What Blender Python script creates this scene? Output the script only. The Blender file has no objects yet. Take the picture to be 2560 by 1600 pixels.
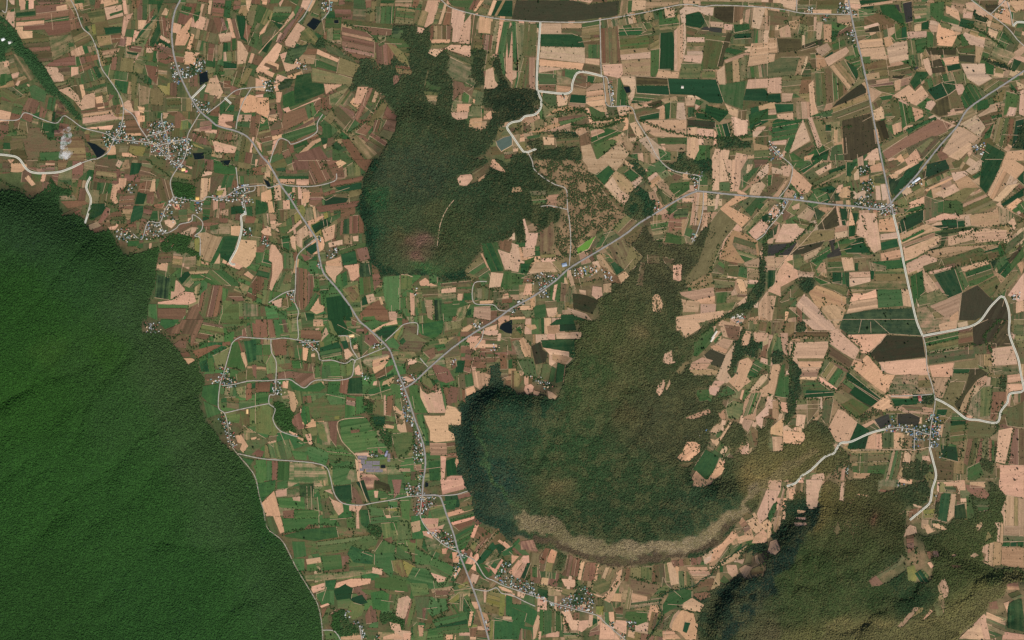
import bpy, math, random
import numpy as np

random.seed(7)
rng = np.random.default_rng(11)
R = math.radians
scene = bpy.context.scene
C = scene.collection

# ------------------------------------------------------------------ camera
S = 4.0                 # metres of ground for one photograph pixel
CAM = 20000.0           # camera height above the plain
cam_d = bpy.data.cameras.new("camera")
cam = bpy.data.objects.new("camera", cam_d)
C.objects.link(cam)
cam.location = (0, 0, CAM)
cam.rotation_euler = (0, 0, 0)
cam_d.sensor_fit = 'HORIZONTAL'
cam_d.sensor_width = 36.0
cam_d.lens = 36.0 * CAM / (2560 * S)
cam_d.clip_start = 100.0
cam_d.clip_end = 200000.0
scene.camera = cam

# ------------------------------------------------------------------ light
SUN_EL, SUN_AZ = 47.0, 152.0        # azimuth clockwise from north
w = bpy.data.worlds.new("World")
scene.world = w
w.use_nodes = True
nt = w.node_tree
bg = nt.nodes["Background"]
sky = nt.nodes.new("ShaderNodeTexSky")
sky.sky_type = 'NISHITA'
sky.sun_disc = False
sky.sun_elevation = R(SUN_EL)
sky.sun_rotation = R(SUN_AZ)
nt.links.new(sky.outputs[0], bg.inputs[0])
bg.inputs[1].default_value = 0.075
sd = bpy.data.lights.new("sun", 'SUN')
sd.energy = 3.6
sd.angle = R(0.53)
sd.color = (1.0, 0.955, 0.88)
sun = bpy.data.objects.new("sun", sd)
C.objects.link(sun)
sun.location = (3000, -5000, 9000)
sun.rotation_euler = (R(90 - SUN_EL), 0, R(180 - SUN_AZ))
vs = scene.view_settings
vs.view_transform = 'Standard'
vs.look = 'None'
vs.gamma = 1.0
vs.exposure = 0.68
scene.cycles.use_denoising = False
scene.cycles.max_bounces = 5
scene.cycles.diffuse_bounces = 2
scene.cycles.volume_bounces = 4

# ------------------------------------------------------------------ data read off the photograph
TILES = {
"00": """
S 19 0 24 0 24 9 19 10
G 24 0 27 0 27 9 24 9
S 27 0 32 0 32 8 27 9
R 33 0 62 0 63 2 38 5
P 33 5 62 3 64 9 34 13
S 53 6 63 4 64 9 53 12
G 15 10 33 8 34 14 15 16
R 34 13 65 9 65 15 15 20 15 17 34 15
G 42 19 65 15 65 19 42 21
S 15 21 42 19 42 23 15 25
R 42 22 66 19 67 30 46 34 42 28 22 29 22 24
S 15 25 22 25 22 29 31 29 31 36 20 37 14 27
R 64 3 77 24 77 26 67 29
D 20 37 46 35 50 60 42 63 30 48 22 44
O 31 30 46 34 46 35 31 36
M 46 35 67 32 72 46 50 57
O 67 29 80 26 88 38 72 46
R 50 57 71 52 72 62 42 63
R 75 54 93 51 94 56 76 61
S 42 63 55 64 56 68 60 71 61 77 51 78
D 55 64 66 63 67 72 61 77 56 68
S 67 63 74 63 74 70 67 73
R 74 62 86 60 87 64 75 69
M 76 70 87 64 93 75 77 80
D 51 79 64 77 68 80 55 85
S 55 85 66 82 74 90 76 97 80 90 90 87 90 101 77 104 70 95
M 78 85 100 78 101 87 90 88
R 89 98 103 96 103 100 89 102
D 76 105 106 101 106 104 77 108
S 78 108 106 104 106 107 78 111
S 78 111 106 107 112 112 78 117
M 80 118 113 112 113 115 82 121
S 80 121 108 118 105 123 88 122
R 103 90 110 83 107 92 102 97
O 104 100 115 98 112 112 106 105
G 100 78 110 80 115 90 105 90
M 70 4 77 2 80 13 76 12
S 70 4 78 3 79 9 73 9
R 90 0 96 0 94 8 89 8
S 98 0 112 0 112 3 98 7
S 98 7 115 4 116 10 117 15 101 19
G 103 13 116 9 116 12 104 16
S 115 0 119 0 121 13 117 14
R 124 0 133 0 131 8 125 9
M 82 11 99 8 100 20 86 22
K 101 19 116 16 116 26 103 25
E 98 26 115 25 114 31 100 33
S 117 15 126 12 121 22 117 37 114 36
Y 82 25 90 22 91 32 88 33
R 104 33 115 32 113 40 106 41
K 91 34 104 33 106 42 93 44
K 96 48 114 45 110 53 97 56
S 127 28 132 30 127 40 125 39
G 132 30 145 15 149 14 142 30 138 42 128 40
K 142 34 149 17 146 30 141 43
E 149 14 152 30 145 45 140 43 148 25
G 148 0 155 0 149 14
R 141 12 147 7 142 22 137 23
R 121 42 135 44 133 50 122 48
E 119 48 131 50 130 53 120 51
S 130 51 132 51 127 60 126 59
R 150 15 163 18 161 32 161 38 152 32
S 152 33 161 39 161 42 150 36
E 150 36 161 42 162 46 150 40
R 148 42 163 46 164 58 157 61 148 58
S 138 45 146 45 144 50 138 50
S 181 16 182 18 178 30 180 33 175 43 165 43 167 32
S 181 31 184 33 180 48 176 47
S 175 49 189 50 180 59 173 58
S 156 7 160 9 158 15 152 14
G 172 5 182 7 178 15 170 12
G 182 13 190 10 188 18 184 22
R 201 0 213 0 211 16 200 15
G 213 0 219 0 217 18 211 16
R 221 0 228 0 227 8 220 10
S 232 0 238 0 235 12 233 8
K 234 10 242 10 239 25 232 22
S 197 0 201 0 199 14 196 13
R 201 16 211 17 215 28 206 31
S 214 17 218 17 223 36 219 36
R 218 18 222 17 227 36 224 38
E 223 14 232 15 234 40 227 37
R 232 22 238 25 234 39 230 35
S 206 32 220 30 218 39 208 40
G 219 37 223 36 223 47 219 48
K 211 49 223 48 223 58 211 58
S 224 38 228 39 235 50 232 60 224 61
E 211 58 224 60 224 65 211 65
G 202 68 213 67 212 71 201 72
D 225 63 231 63 228 74 219 72
K 233 64 239 65 234 75 228 83 224 82
D 211 73 218 71 218 90 212 90
S 198 74 204 73 206 90 193 87
D 193 88 206 91 203 98 192 95
D 179 73 187 70 187 82 179 82
K 132 80 142 83 140 98 132 100
K 142 83 155 87 154 100 142 99
O 157 89 170 92 172 100 164 110 158 106
K 124 70 130 71 127 95 124 95
R 137 61 150 63 148 80 140 72
M 150 70 160 75 158 82 149 80
M 131 53 140 53 136 65 126 65
G 210 95 218 98 213 105 208 110
S 227 93 236 89 241 91 241 106 231 107 226 102
S 225 108 238 108 238 115 223 115
R 212 115 223 114 222 121 214 118
P 189 115 201 113 200 124 188 124
D 206 122 225 126 225 138 202 132
S 200 132 224 139 222 145 204 144
R 182 123 195 130 195 137 182 134
Y 171 114 178 113 178 122 170 123
Y 182 135 193 140 192 141 183 138
R 237 110 242 109 242 130 236 126
R 27 91 38 97 33 108 21 104
R 39 100 45 105 42 112 36 110
R 23 106 34 110 29 116 20 112
D 0 115 14 114 12 125 5 128 0 131
G 31 108 38 105 36 118 30 118
G 38 115 52 117 52 130 46 131 40 122
D 28 121 37 120 46 132 52 132 60 138 58 145 38 143 36 150 26 150 22 135
R 51 123 61 122 60 129 51 129
D 68 129 76 129 80 135 82 151 60 151 60 138 66 136
G 37 144 57 143 57 151 38 151
O 9 133 22 131 22 140 10 142
S 3 59 8 57 9 62 4 64
G 0 70 6 69 8 73 6 80 0 82
S 17 76 20 76 17 82 14 80
S 26 79 28 80 28 83 25 80
G 27 82 33 80 45 87 42 97 30 93
D 55 95 66 106 60 109 52 112
S 130 100 137 101 136 107 132 106
S 130 109 137 109 137 115 130 116
G 149 106 153 106 152 112 148 112
S 154 106 160 107 157 112 154 112
M 138 105 147 105 147 115 138 115
Y 123 137 138 139 135 148 121 146
S 115 144 122 144 131 149 115 148
K 113 138 122 138 120 144 112 144
G 46 92 54 92 51 106 44 103
M 12 50 22 55 34 74 28 77 14 62
M 0 83 12 82 22 90 12 97 0 90
S 7 12 14 11 14 27 5 18
S 8 0 14 0 14 5 10 4
E 87 63 92 62 97 72 93 75
G 64 40 70 40 70 44 65 45
D 161 42 175 44 173 50 162 50
O 192 40 197 40 196 57 192 58
D 197 40 203 42 201 58 196 57
M 203 42 211 41 210 56 203 58
G 211 40 218 40 218 48 211 48
X 0 15 4 17 14 28 20 37 30 49 42 64 52 80 57 88 66 97 72 104 78 113 73 113 60 98 54 91 47 89 42 84 35 74 26 62 15 50 11 43 10 35 7 22 0 20
X 0 22 6 26 10 35 11 44 6 47 5 57 0 58
V 96 126 104 123 112 120 114 115 118 115 120 127 137 130 150 127 152 133 150 141 145 146 137 138 125 136 110 135 104 140 96 136
V 138 118 148 113 164 116 165 122 158 126 162 130 174 129 182 132 181 150 150 151 144 145 138 139 140 131
V 160 60 166 58 172 65 182 60 190 52 197 62 196 68 188 70 180 73 172 75 170 80 164 78
V 180 92 190 95 198 98 200 104 194 108 186 106 182 99
W 188 70 196 67 197 77 189 81
W 182 145 193 144 193 150 184 151
W 82 134 90 136 100 143 96 148 92 150 88 142
L 92 44 100 60 110 50
L 150 40 165 48
L 205 70 232 82
L 76 100 64 80 70 76
L 120 45 140 40 160 55
L 128 70 140 80
L 178 30 186 60
L 70 118 76 128 82 134
L 0 127 15 123 24 126
L 40 123 46 131 60 131
L 182 125 200 132 224 132 230 110
L 192 146 210 145 220 151
L 205 5 230 15 240 40
L 12 88 22 84 28 92
""",  # one dull brown plot beside the ridge strip paints the small cloud's shadow
"01": """
S 7 0 14 0 10 4
S 22 0 33 0 27 8
D 54 0 65 0 62 9 55 11
R 37 5 52 4 52 10 40 10
K 80 1 90 2 89 10 79 8
D 92 1 113 0 110 11 91 9
T 112 0 116 2 113 8 109 5
T 113 10 123 8 122 1 118 1
E 124 2 135 3 131 13 122 15
D 134 3 145 4 142 14 131 15
D 145 8 150 8 149 16 141 14
M 91 10 110 12 111 20 90 17
G 96 21 107 22 104 32 93 32
S 27 14 34 23 30 25 23 17
S 40 13 44 13 42 22 38 20
R 50 14 56 12 54 26 48 16
M 56 34 70 33 73 38 57 38
R 57 39 80 38 84 42 64 46
D 72 42 84 40 83 47 75 46
R 57 52 72 45 77 48 75 53 68 50 60 53
S 106 24 112 22 112 17 120 17 119 26 111 29 110 34 112 40 109 42 104 37
R 113 34 128 33 126 46 120 47 115 48 111 47
K 116 46 126 46 124 55 121 57 114 52
R 132 22 143 19 141 31 130 30
S 144 18 147 18 147 30 141 30
G 147 18 151 17 151 29 147 29
D 151 17 160 19 164 34 157 40 144 34 148 28
R 139 33 146 34 145 42 138 41
D 145 42 156 40 153 46 145 45
E 130 30 139 32 136 42 127 42
E 126 43 136 43 135 55 123 60 123 55
D 137 42 146 44 140 60 134 68 131 65
E 87 41 98 41 102 44 98 50 90 55 84 55
R 97 50 100 44 104 46 103 52 96 60 92 60
P 82 62 92 58 98 64 92 70 86 67
S 102 63 109 62 111 58 112 62 109 66 103 66
S 162 41 171 42 170 47 166 47
S 155 57 165 55 167 60 162 65 156 61
R 169 63 181 58 190 58 191 60 182 64 174 71 168 69
S 181 63 188 64 180 72 169 70
O 145 10 152 14 160 17 163 11 153 9
K 160 10 181 14 181 19 164 16
O 182 1 194 0 192 14 183 19 181 12
R 195 0 202 0 201 10 194 10
G 202 1 222 5 224 13 213 14 202 12
S 193 10 201 11 200 14 190 16
T 190 17 199 17 201 19 194 38 189 38
D 199 16 213 14 205 28 200 33 198 30
G 212 14 222 14 218 26 208 27
Y 205 29 212 28 210 33 204 34
R 220 19 225 19 224 28 219 27
S 185 35 188 35 188 38 185 39
G 192 38 200 35 198 56 191 58
T 201 37 206 38 206 46 201 48
R 207 40 213 40 213 46 207 46
T 208 48 216 46 216 53 208 52
E 218 44 229 43 230 50 218 52
R 190 59 207 59 206 65 194 66
R 207 54 216 55 215 60 208 59
G 198 62 208 60 206 70 199 70
K 206 60 218 60 217 70 207 70
S 218 62 228 62 226 72 218 71
T 186 69 195 68 205 72 210 72 200 97 190 94 189 82
Y 182 75 189 73 189 88 177 82
E 211 72 226 72 222 84 216 97 208 92 207 86
G 204 86 210 73 212 76 203 98 198 98
S 202 98 208 88 208 98
S 228 75 242 76 242 90 234 103 218 95 223 86
R 232 53 242 53 240 60 231 60
T 190 95 198 97 197 100 190 98
D 150 88 162 88 162 97 148 98
S 148 98 159 97 158 105 148 103
K 164 86 173 90 172 102 162 102
K 175 92 186 90 185 101 173 102
M 148 104 160 106 164 110 160 118 148 112
F 148 108 162 112 159 132 146 130
S 162 112 168 114 175 122 174 126 161 132
S 163 132 174 124 183 125 186 134 178 137 149 136 149 134
G 149 136 178 137 177 140 149 140
G 140 136 148 136 149 150 140 148
R 149 140 176 140 176 146 170 150 149 149
G 165 108 178 105 190 116 182 122 172 118
M 178 105 198 104 190 116 184 118
G 198 104 212 104 226 116 226 120 212 118 200 118 192 114
D 190 126 200 118 210 119 214 124 210 136 206 148 192 149 187 140
R 216 125 226 125 232 133 224 134 216 130
O 178 140 190 134 188 144 194 150 176 151
G 210 120 216 122 214 132 210 134
O 208 146 218 136 226 136 226 150 206 151
D 222 108 228 101 232 104 228 110
S 230 108 234 105 240 110 238 113
G 232 102 238 98 242 100 242 106
R 238 116 242 110 242 133 238 134
X 0 30 10 29 22 32 30 38 44 27 48 16 56 26 68 28 66 33 56 34 56 46 60 53 72 51 79 56 82 63 90 70 96 68 104 66 108 74 109 80 120 91 134 88 142 83 150 82 152 88 148 96 147 118 143 128 140 135 140 151 0 151
X 162 20 185 24 184 38 166 36
X 84 44 90 40 98 42 96 50 90 56 84 56
X 151 82 160 70 178 70 182 74 176 83 188 88 188 95 178 88 164 86 156 88
V 159 0 170 0 178 10 172 11 166 8 160 4
V 164 34 192 38 190 50 186 50 182 40 174 40 173 50 164 42 162 48 166 58 162 60 160 52 150 58 152 50 160 38
V 198 33 214 34 224 24 236 22 236 32 240 40 232 42 232 52 228 40 216 40 200 38
V 148 58 156 66 160 68 150 72 140 76 132 74 136 68 140 58
V 230 62 240 66 238 74 230 72
V 120 22 130 24 128 32 120 32
V 110 66 124 64 128 72 120 78 110 74
V 159 78 168 80 162 84
L 148 58 140 58 130 70
L 110 74 118 90 132 84
L 125 75 140 75 155 72
L 160 70 180 70
L 140 0 150 8 166 18 184 20 192 12 195 2
L 210 2 216 6 222 6 230 10 242 12
L 210 100 218 104 222 112 232 114 226 120 234 134
L 178 78 186 90 195 98
L 163 132 174 126
L 0 20 12 26 24 30
L 216 96 212 104
L 60 20 66 28
L 116 30 126 20 130 15
L 100 40 112 44 118 58 104 58
L 192 120 186 132
L 98 62 108 68 120 62
W 208 1 218 0 216 5 212 5
""",
"02": """
G 152 0 170 0 164 6 156 9 151 4
D 156 10 170 3 172 0 193 0 182 25 180 24 180 14 166 13 160 14
D 182 0 210 5 212 12 198 16 192 20 182 25
G 193 0 242 0 228 6 212 3
O 210 4 225 4 224 10 216 12
R 163 24 170 19 176 20 176 27 168 26
R 170 31 178 30 181 35 173 35
S 173 36 182 36 185 38 178 42
R 181 29 204 23 210 24 186 37
R 210 21 218 20 218 24 210 25
R 229 9 236 4 239 17 229 15
R 220 17 228 14 239 17 232 18 222 21
G 238 2 242 4 242 16 239 16
G 188 40 201 35 204 49 190 49
K 201 34 217 26 213 44 206 46 203 42
G 218 24 224 19 230 34 232 47 224 46 214 44
R 224 18 226 19 231 30 228 32
S 227 31 231 30 234 42 232 46
E 230 20 242 18 242 38 234 41
D 194 51 209 50 208 58 193 59
G 192 62 207 60 206 82 196 78 190 72
G 192 76 206 83 210 88 196 93
M 207 60 222 64 226 73 208 70
D 214 72 226 74 226 85 214 83
R 233 60 238 59 238 74 232 77
S 237 78 242 78 242 82 237 82
O 223 51 238 45 240 56 224 57
R 238 42 242 42 242 56 239 52
G 212 44 226 48 222 56 216 54
M 222 64 232 62 232 74 226 73
M 210 90 228 88 226 98 214 96
D 226 86 236 86 236 100 228 100
D 236 84 242 83 242 100 236 101
S 222 109 228 108 235 119 230 126 226 122
D 221 115 229 117 226 124 222 122
S 237 111 242 110 242 120 237 116
R 237 122 242 122 242 128 237 127
M 230 106 236 106 236 116 231 112
G 228 130 240 132 236 138
S 239 138 242 136 242 144
S 233 85 235 85 235 89 233 89
X 0 0 134 0 134 12 150 12 158 18 170 30 177 43 187 38 188 46 193 56 192 64 187 72 190 85 194 94 200 102 210 116 218 124 226 128 238 146 240 151 0 151
V 208 50 216 46 224 58 224 64 210 64 208 58 200 60 196 56 206 54
V 209 88 216 92 222 108 224 122 218 122 212 104 206 92
V 136 2 152 2 152 12 138 12
V 206 41 212 42 212 48 206 48
L 152 12 164 16 172 10
L 176 18 182 26 192 22 200 16 212 14 232 0
L 186 38 218 25
L 212 60 220 76
L 200 96 214 104 208 108
L 176 28 186 34
L 218 56 222 46 230 50
L 226 108 240 96
""",
"03": """
X 0 0 240 0 242 3 242 151 0 151
""",
"10": """
S 5 0 11 0 10 5 6 4
G 17 6 34 6 33 15 22 22 14 19
S 44 0 52 0 48 10 42 6
S 35 10 37 14 28 24 10 42 3 51 2 50 14 36 25 25
R 42 6 48 9 40 20 30 33 25 41 19 40 28 26 36 17
S 39 21 47 26 36 45 28 43 27 39
S 20 40 25 43 21 55 12 66 0 66 6 57
E 13 19 26 23 22 28 17 22
S 12 20 8 31 4 33 3 42 3 31
G 13 21 22 29 6 44 5 35
M 42 30 50 25 59 36 56 43 48 40 42 38
G 51 15 55 5 62 10 58 17
S 7 61 12 57 22 61 21 66
D 9 59 20 63 19 67 7 62
S 0 67 3 63 18 69 15 75 5 78
D 3 67 16 73 14 76 2 71
S 0 73 9 77 10 84 0 82
S 20 70 31 74 20 79 17 79
F 30 46 50 41 46 50 34 61 26 59
P 49 46 58 46 55 61 38 60 40 55
S 58 46 79 56 77 59 57 51
G 57 51 77 59 76 68 56 63
K 79 54 99 61 92 73 76 69
M 66 42 78 46 96 60 79 54 67 49
K 53 64 78 70 91 74 91 79 82 80 53 77
S 64 79 82 80 66 89
E 38 71 52 69 53 78 64 79 65 88 36 99 36 83
G 25 90 36 85 37 98 52 94 28 103 25 99
S 25 103 31 101 33 104 60 92 62 93 28 107
D 30 82 36 82 35 86 26 90
M 63 91 69 90 89 81 80 93 72 102 70 98
R 62 93 69 90 70 99 65 106 62 102
G 47 100 54 96 58 108 49 113
R 54 96 62 93 61 103 58 108
R 26 107 46 101 50 113 22 126 23 122
R 36 122 60 109 59 113 40 124
G 24 127 57 117 57 124 34 134 24 130
R 48 128 61 127 55 132 47 132
S 40 145 53 133 61 130 62 133 55 137 43 148
G 35 137 48 132 50 136 40 145 36 143
S 16 133 21 131 22 132 16 146 14 146
D 22 133 33 133 30 142 21 147
S 19 86 25 87 23 97 19 97
R 19 97 23 98 26 107 24 115 20 110
G 0 92 12 92 13 105 11 112 0 106
S 0 90 7 89 7 92 0 92
S 0 81 10 82 8 86 0 85
R 0 86 8 86 8 89 0 89
R 0 108 6 108 4 115 0 135
S 5 111 10 113 7 117 4 117
S 12 114 12 110 20 112 19 116
R 1 133 6 136 6 143 3 141
S 0 132 4 135 6 144 4 143
F 27 74 36 74 33 82 22 86 20 82
D 73 5 90 5 90 16 75 17
R 78 0 84 0 84 4 78 5
R 103 0 109 0 109 7 104 8
K 109 1 114 1 114 8 109 9
D 82 18 129 23 128 34 108 33 106 29 82 22
R 81 25 104 30 112 37 112 55 96 56 81 45 81 33
D 72 40 80 39 80 45 76 44
G 73 29 80 28 80 38 72 38
O 64 30 73 25 73 38 70 40 63 36
R 113 41 122 39 129 52 127 62 114 60
O 115 42 122 38 122 42 117 44
M 122 37 138 36 146 44 145 53 140 54 132 43
K 123 40 132 44 140 50 143 56 145 63 135 58
F 129 24 140 24 134 32 129 33
G 132 6 150 8 148 22 131 22
K 133 7 151 9 148 23 131 22
G 151 9 164 10 159 25 148 23
M 113 6 128 6 127 23 113 22
G 127 6 131 6 130 22 126 23
K 108 10 113 8 112 20 107 21
M 118 0 131 0 130 6 117 6
K 131 0 148 0 147 7 131 6
R 149 0 155 0 152 8 147 7
S 162 0 174 0 167 22 158 28 163 12 159 10
K 173 2 178 3 171 23 167 23
S 178 3 181 5 175 23 172 23
R 181 6 185 8 183 24 176 24
S 185 8 198 11 196 26 192 40 185 40 186 27 184 23
S 193 26 204 12 202 42 192 41
D 165 24 185 24 184 38 164 38
S 164 37 184 37 183 41 166 41
K 166 42 182 42 177 46 163 50
S 162 50 168 46 177 47 170 54
S 178 46 184 42 203 43 203 55 190 50
M 177 47 190 51 204 57 206 62 196 60 184 54
M 183 54 196 60 204 63 204 73 210 77 206 82 198 78 186 75 180 68
D 186 76 196 78 198 83 206 82 200 86 192 90 186 96
S 153 25 160 27 157 32 152 32
S 205 13 210 12 208 33 204 45 203 42
M 203 14 210 14 206 48 203 48
S 211 15 224 18 222 32 210 31
M 225 19 231 20 228 40 222 38
R 213 32 224 33 222 50 214 46
K 206 33 213 35 214 47 205 46
K 222 20 227 20 224 33 221 33
S 230 20 234 20 228 51 226 51
G 234 20 240 20 234 50 236 72 233 70 229 50
S 240 21 242 22 241 60 242 80 236 72 236 50
M 237 30 242 22 240 50 238 56
K 219 47 225 46 223 56 221 65 216 65
S 217 66 224 63 226 76 229 80 226 84 215 84
R 131 61 145 63 149 69 145 71 133 70
P 129 71 138 71 134 78 130 81
K 162 65 164 66 161 78 157 90
M 161 75 166 80 177 83 174 86 160 85
M 158 86 173 87 170 100 163 98
S 190 98 204 98 202 106 189 106
S 184 106 201 105 200 112 190 114 185 110
S 202 112 214 111 213 120 201 120
M 201 100 213 100 213 111 201 111
M 209 86 216 87 214 100 206 99
S 215 110 222 104 224 113 215 113
K 229 120 236 122 230 130 227 128
S 96 82 106 82 101 100 92 98
R 106 83 111 83 104 100 96 115 93 110
M 110 84 117 88 113 97 106 96
K 117 88 123 90 118 106 113 104
M 112 97 104 106 96 113 104 113 112 100
K 120 97 124 97 120 112 110 120 104 118
R 124 100 133 110 131 113 119 112
M 118 112 124 113 120 120 115 125
R 112 113 119 113 115 125 110 125
R 124 113 133 114 131 125 120 122
K 120 122 131 125 126 133 116 127
R 73 104 79 99 92 105 95 112 84 123 73 114
M 88 85 94 90 86 101 79 98
G 93 113 99 117 90 125 86 124
R 104 116 110 120 104 128 94 125
G 62 118 70 117 78 123 70 131 63 130
R 80 132 88 131 104 150 92 151
E 71 138 76 133 83 140 78 143
K 88 131 95 127 104 134 115 145 106 151
R 90 129 100 127 110 135 100 140
R 109 125 125 133 122 138 107 128
M 110 130 122 138 116 145 102 136
G 36 146 60 138 70 151 40 151
M 72 140 85 145 92 151 72 151
S 180 0 185 0 185 5 180 4
M 181 0 206 0 201 8 186 6
R 206 0 212 0 207 10 201 9
S 212 0 216 0 208 11 205 11
M 216 0 224 0 218 14 208 12
S 224 0 228 0 222 15 219 14
E 228 0 242 0 242 16 222 15
K 233 0 236 0 228 15 225 15
X 129 24 152 24 153 32 158 32 158 28 164 24 165 40 162 50 170 55 178 48 183 55 180 68 188 80 186 98 184 106 185 112 200 114 201 122 215 122 222 113 225 104 214 100 216 87 215 84 230 83 231 79 224 60 228 52 231 52 233 72 242 85 242 113 236 115 230 122 224 135 216 145 205 151 116 151 124 138 133 122 133 108 124 96 117 87 107 81 97 81 92 88 88 84 92 78 92 70 98 62 97 56 112 56 114 61 128 62 130 52 140 56 146 64 146 45 136 36 140 30
X 204 48 217 48 216 62 206 60
X 206 60 214 62 216 80 206 82 200 76 202 65
X 48 40 64 36 66 44 58 46
W 227 134 234 130 242 128 242 137 237 140 232 143 228 138
V 60 0 72 0 72 8 66 12 62 8
V 38 56 46 56 48 66 36 66
V 6 76 18 76 18 86 8 86
W 54 17 62 20 55 29 48 24
W 74 19 78 19 78 22 74 22
L 0 68 18 76 30 78 36 70
L 59 36 70 40 96 57
L 82 22 105 29 112 38 128 34
L 12 18 26 22
L 14 84 20 110 14 118
L 0 120 8 112
L 62 105 72 103 75 115
L 76 119 86 125 100 117 110 114 118 112
L 75 131 100 118 122 92
L 178 48 202 42
L 213 32 214 47 204 47
L 220 62 228 50
L 36 60 28 46
L 104 12 114 10
L 112 128 126 134
L 8 100 14 90
""",
"11": """
G 34 0 50 0 50 9 36 10 34 4
R 28 9 39 10 39 13 28 13
G 18 8 28 7 28 13 40 13 50 10 50 18 20 18 22 14
R 50 0 66 0 74 17 66 20 52 24 50 18
S 75 2 80 0 86 3 78 8
R 77 10 84 10 84 17 76 17
M 82 8 92 2 102 6 104 12 98 15 84 16
M 92 0 110 0 104 12 97 6
S 38 18 50 18 50 24 38 24
S 23 18 37 18 36 23 23 23
R 70 21 102 15 100 20 82 24 74 28 70 26
E 74 26 100 21 100 28 80 30
K 88 29 100 27 100 33 87 36
R 50 30 64 30 64 36 56 44 50 42
F 65 36 72 34 88 36 84 42 65 44
O 72 32 87 31 87 36 73 35
R 55 44 98 38 96 44 60 50
G 58 49 80 44 94 40 94 42 62 51
R 80 46 94 44 94 51 80 55
R 88 53 98 52 102 60 102 69 88 70
E 83 56 88 55 88 70 82 70
R 80 57 83 57 82 70 79 72
D 75 62 80 58 79 72 75 74
S 62 66 75 60 74 74 65 78
S 68 78 82 75 82 80 69 83
K 83 71 91 71 91 80 83 79
S 91 72 97 71 97 77 92 77
M 97 70 104 70 104 80 97 78
M 77 82 90 80 104 78 104 82 95 84 78 90
R 95 84 105 82 108 93 98 96
E 80 89 94 85 96 98 82 100
S 66 96 80 91 81 101 66 102
S 65 100 82 101 82 104 76 110 75 117 66 106
S 82 100 97 98 98 110 90 116 87 104
G 76 110 86 104 87 118 80 122 76 117
F 98 97 109 97 110 110 98 111
R 109 97 117 106 118 115 111 125 110 112
M 97 111 110 110 112 124 98 128
D 81 122 96 117 98 128 92 135
S 103 128 111 126 113 132 106 136
E 100 131 104 128 106 136 100 138
R 98 145 105 138 116 132 124 142 126 151 100 151
G 101 148 112 147 114 151 100 151
S 116 130 118 129 121 136 118 137
S 125 143 134 143 133 151 126 151
M 120 110 136 109 136 142 126 143 122 134 119 120
M 137 108 148 110 147 122 136 122
S 154 115 160 111 167 117 172 119 155 119
D 156 121 172 120 172 131 158 131
S 145 125 150 126 150 147 146 147
K 142 124 145 125 146 145 143 145
T 160 132 167 132 167 150 162 149
F 168 132 178 132 178 150 169 150
M 152 135 160 132 161 145 153 145
G 175 136 200 134 202 134 198 140 196 148 175 149
S 175 122 189 120 189 125 175 126
D 174 117 204 114 204 117 175 120
M 190 120 204 119 205 125 190 125
S 190 126 196 126 195 133 190 133
G 196 126 206 125 206 132 196 133
M 175 127 189 126 190 133 176 135
S 199 140 203 135 201 140 197 144
T 206 139 222 138 222 150 205 149
E 198 143 204 140 203 147 197 147
M 197 105 206 95 212 91 222 106 218 113 208 110
S 212 88 214 88 222 105 219 103
G 213 79 228 77 232 90 234 105 222 106 216 92
S 228 84 240 88 242 80 242 104 235 104
D 230 76 242 74 240 88 230 84
S 222 106 234 107 231 120 220 121
G 234 105 242 105 242 122 232 123 231 119
K 217 121 224 121 223 133 216 132
M 206 121 217 121 217 132 207 130
S 190 18 193 14 204 13 205 18 199 25 192 24
K 203 13 216 5 216 7 206 14
S 221 7 223 0 226 0 234 8 236 12 226 9
T 210 18 217 13 216 17 210 21
R 38 101 48 103 54 110 55 120 50 136 44 142 38 138
S 28 108 33 104 35 106 33 115 26 118
D 25 117 27 108 30 104 34 105 34 112 31 117
G 20 115 28 104 28 110 22 123 14 124 13 120
S 14 79 18 80 25 90 26 102 20 113 15 124 12 122 15 108 15 97 12 95
M 26 88 36 87 36 103 26 103
R 34 87 40 86 40 94 36 96
G 8 85 13 84 12 95 15 97 12 112 0 109 4 100
S 0 98 4 99 2 104 0 104
R 0 109 8 112 8 120 0 127
G 0 87 8 87 6 97 0 98
S 4 68 8 64 14 63 15 72 8 71
T 6 51 12 50 12 62 8 63
T 12 50 19 51 22 68 14 64
D 15 68 22 68 24 75 16 74
S 5 31 14 27 16 42 18 50 12 50 11 40 5 40
G 0 37 10 40 12 46 9 50 0 52
D 22 46 30 46 29 58 23 58
K 5 7 10 6 10 12 5 12
S 8 12 13 10 14 16 8 17
S 28 70 42 56 44 59 36 66
T 38 68 47 61 51 70 44 75 44 84 38 80
S 32 73 37 70 38 86 33 82
G 24 72 31 71 32 86 25 82
Y 39 43 45 42 47 48 45 55 41 50
S 48 58 63 52 65 53 56 60 50 62
F 52 62 66 55 72 60 62 65 56 70
G 66 55 80 50 80 54 70 60
S 34 26 37 25 38 31 34 31
S 43 30 52 30 50 40 44 42
S 30 32 34 30 33 34 31 34
G 46 142 56 125 60 128 54 140 48 143
S 51 142 59 130 60 136 65 138 64 143 57 146
S 13 134 25 130 24 140 18 138
D 25 131 33 128 34 138 25 141
E 66 130 80 128 90 140 92 148 80 151 68 150
S 69 150 86 147 92 151 70 151
S 30 143 33 143 33 150 31 151
E 46 144 55 145 55 150 48 151
F 45 77 55 71 56 74 45 82
E 46 84 57 77 58 86 52 90
R 42 88 48 90 54 93 46 96
S 0 0 2 0 1 8 0 9
M 188 150 190 140 202 136 196 151
R 186 148 190 147 189 151 185 151
M 224 124 234 124 232 132 224 138
R 232 131 242 129 242 135 232 136
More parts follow.
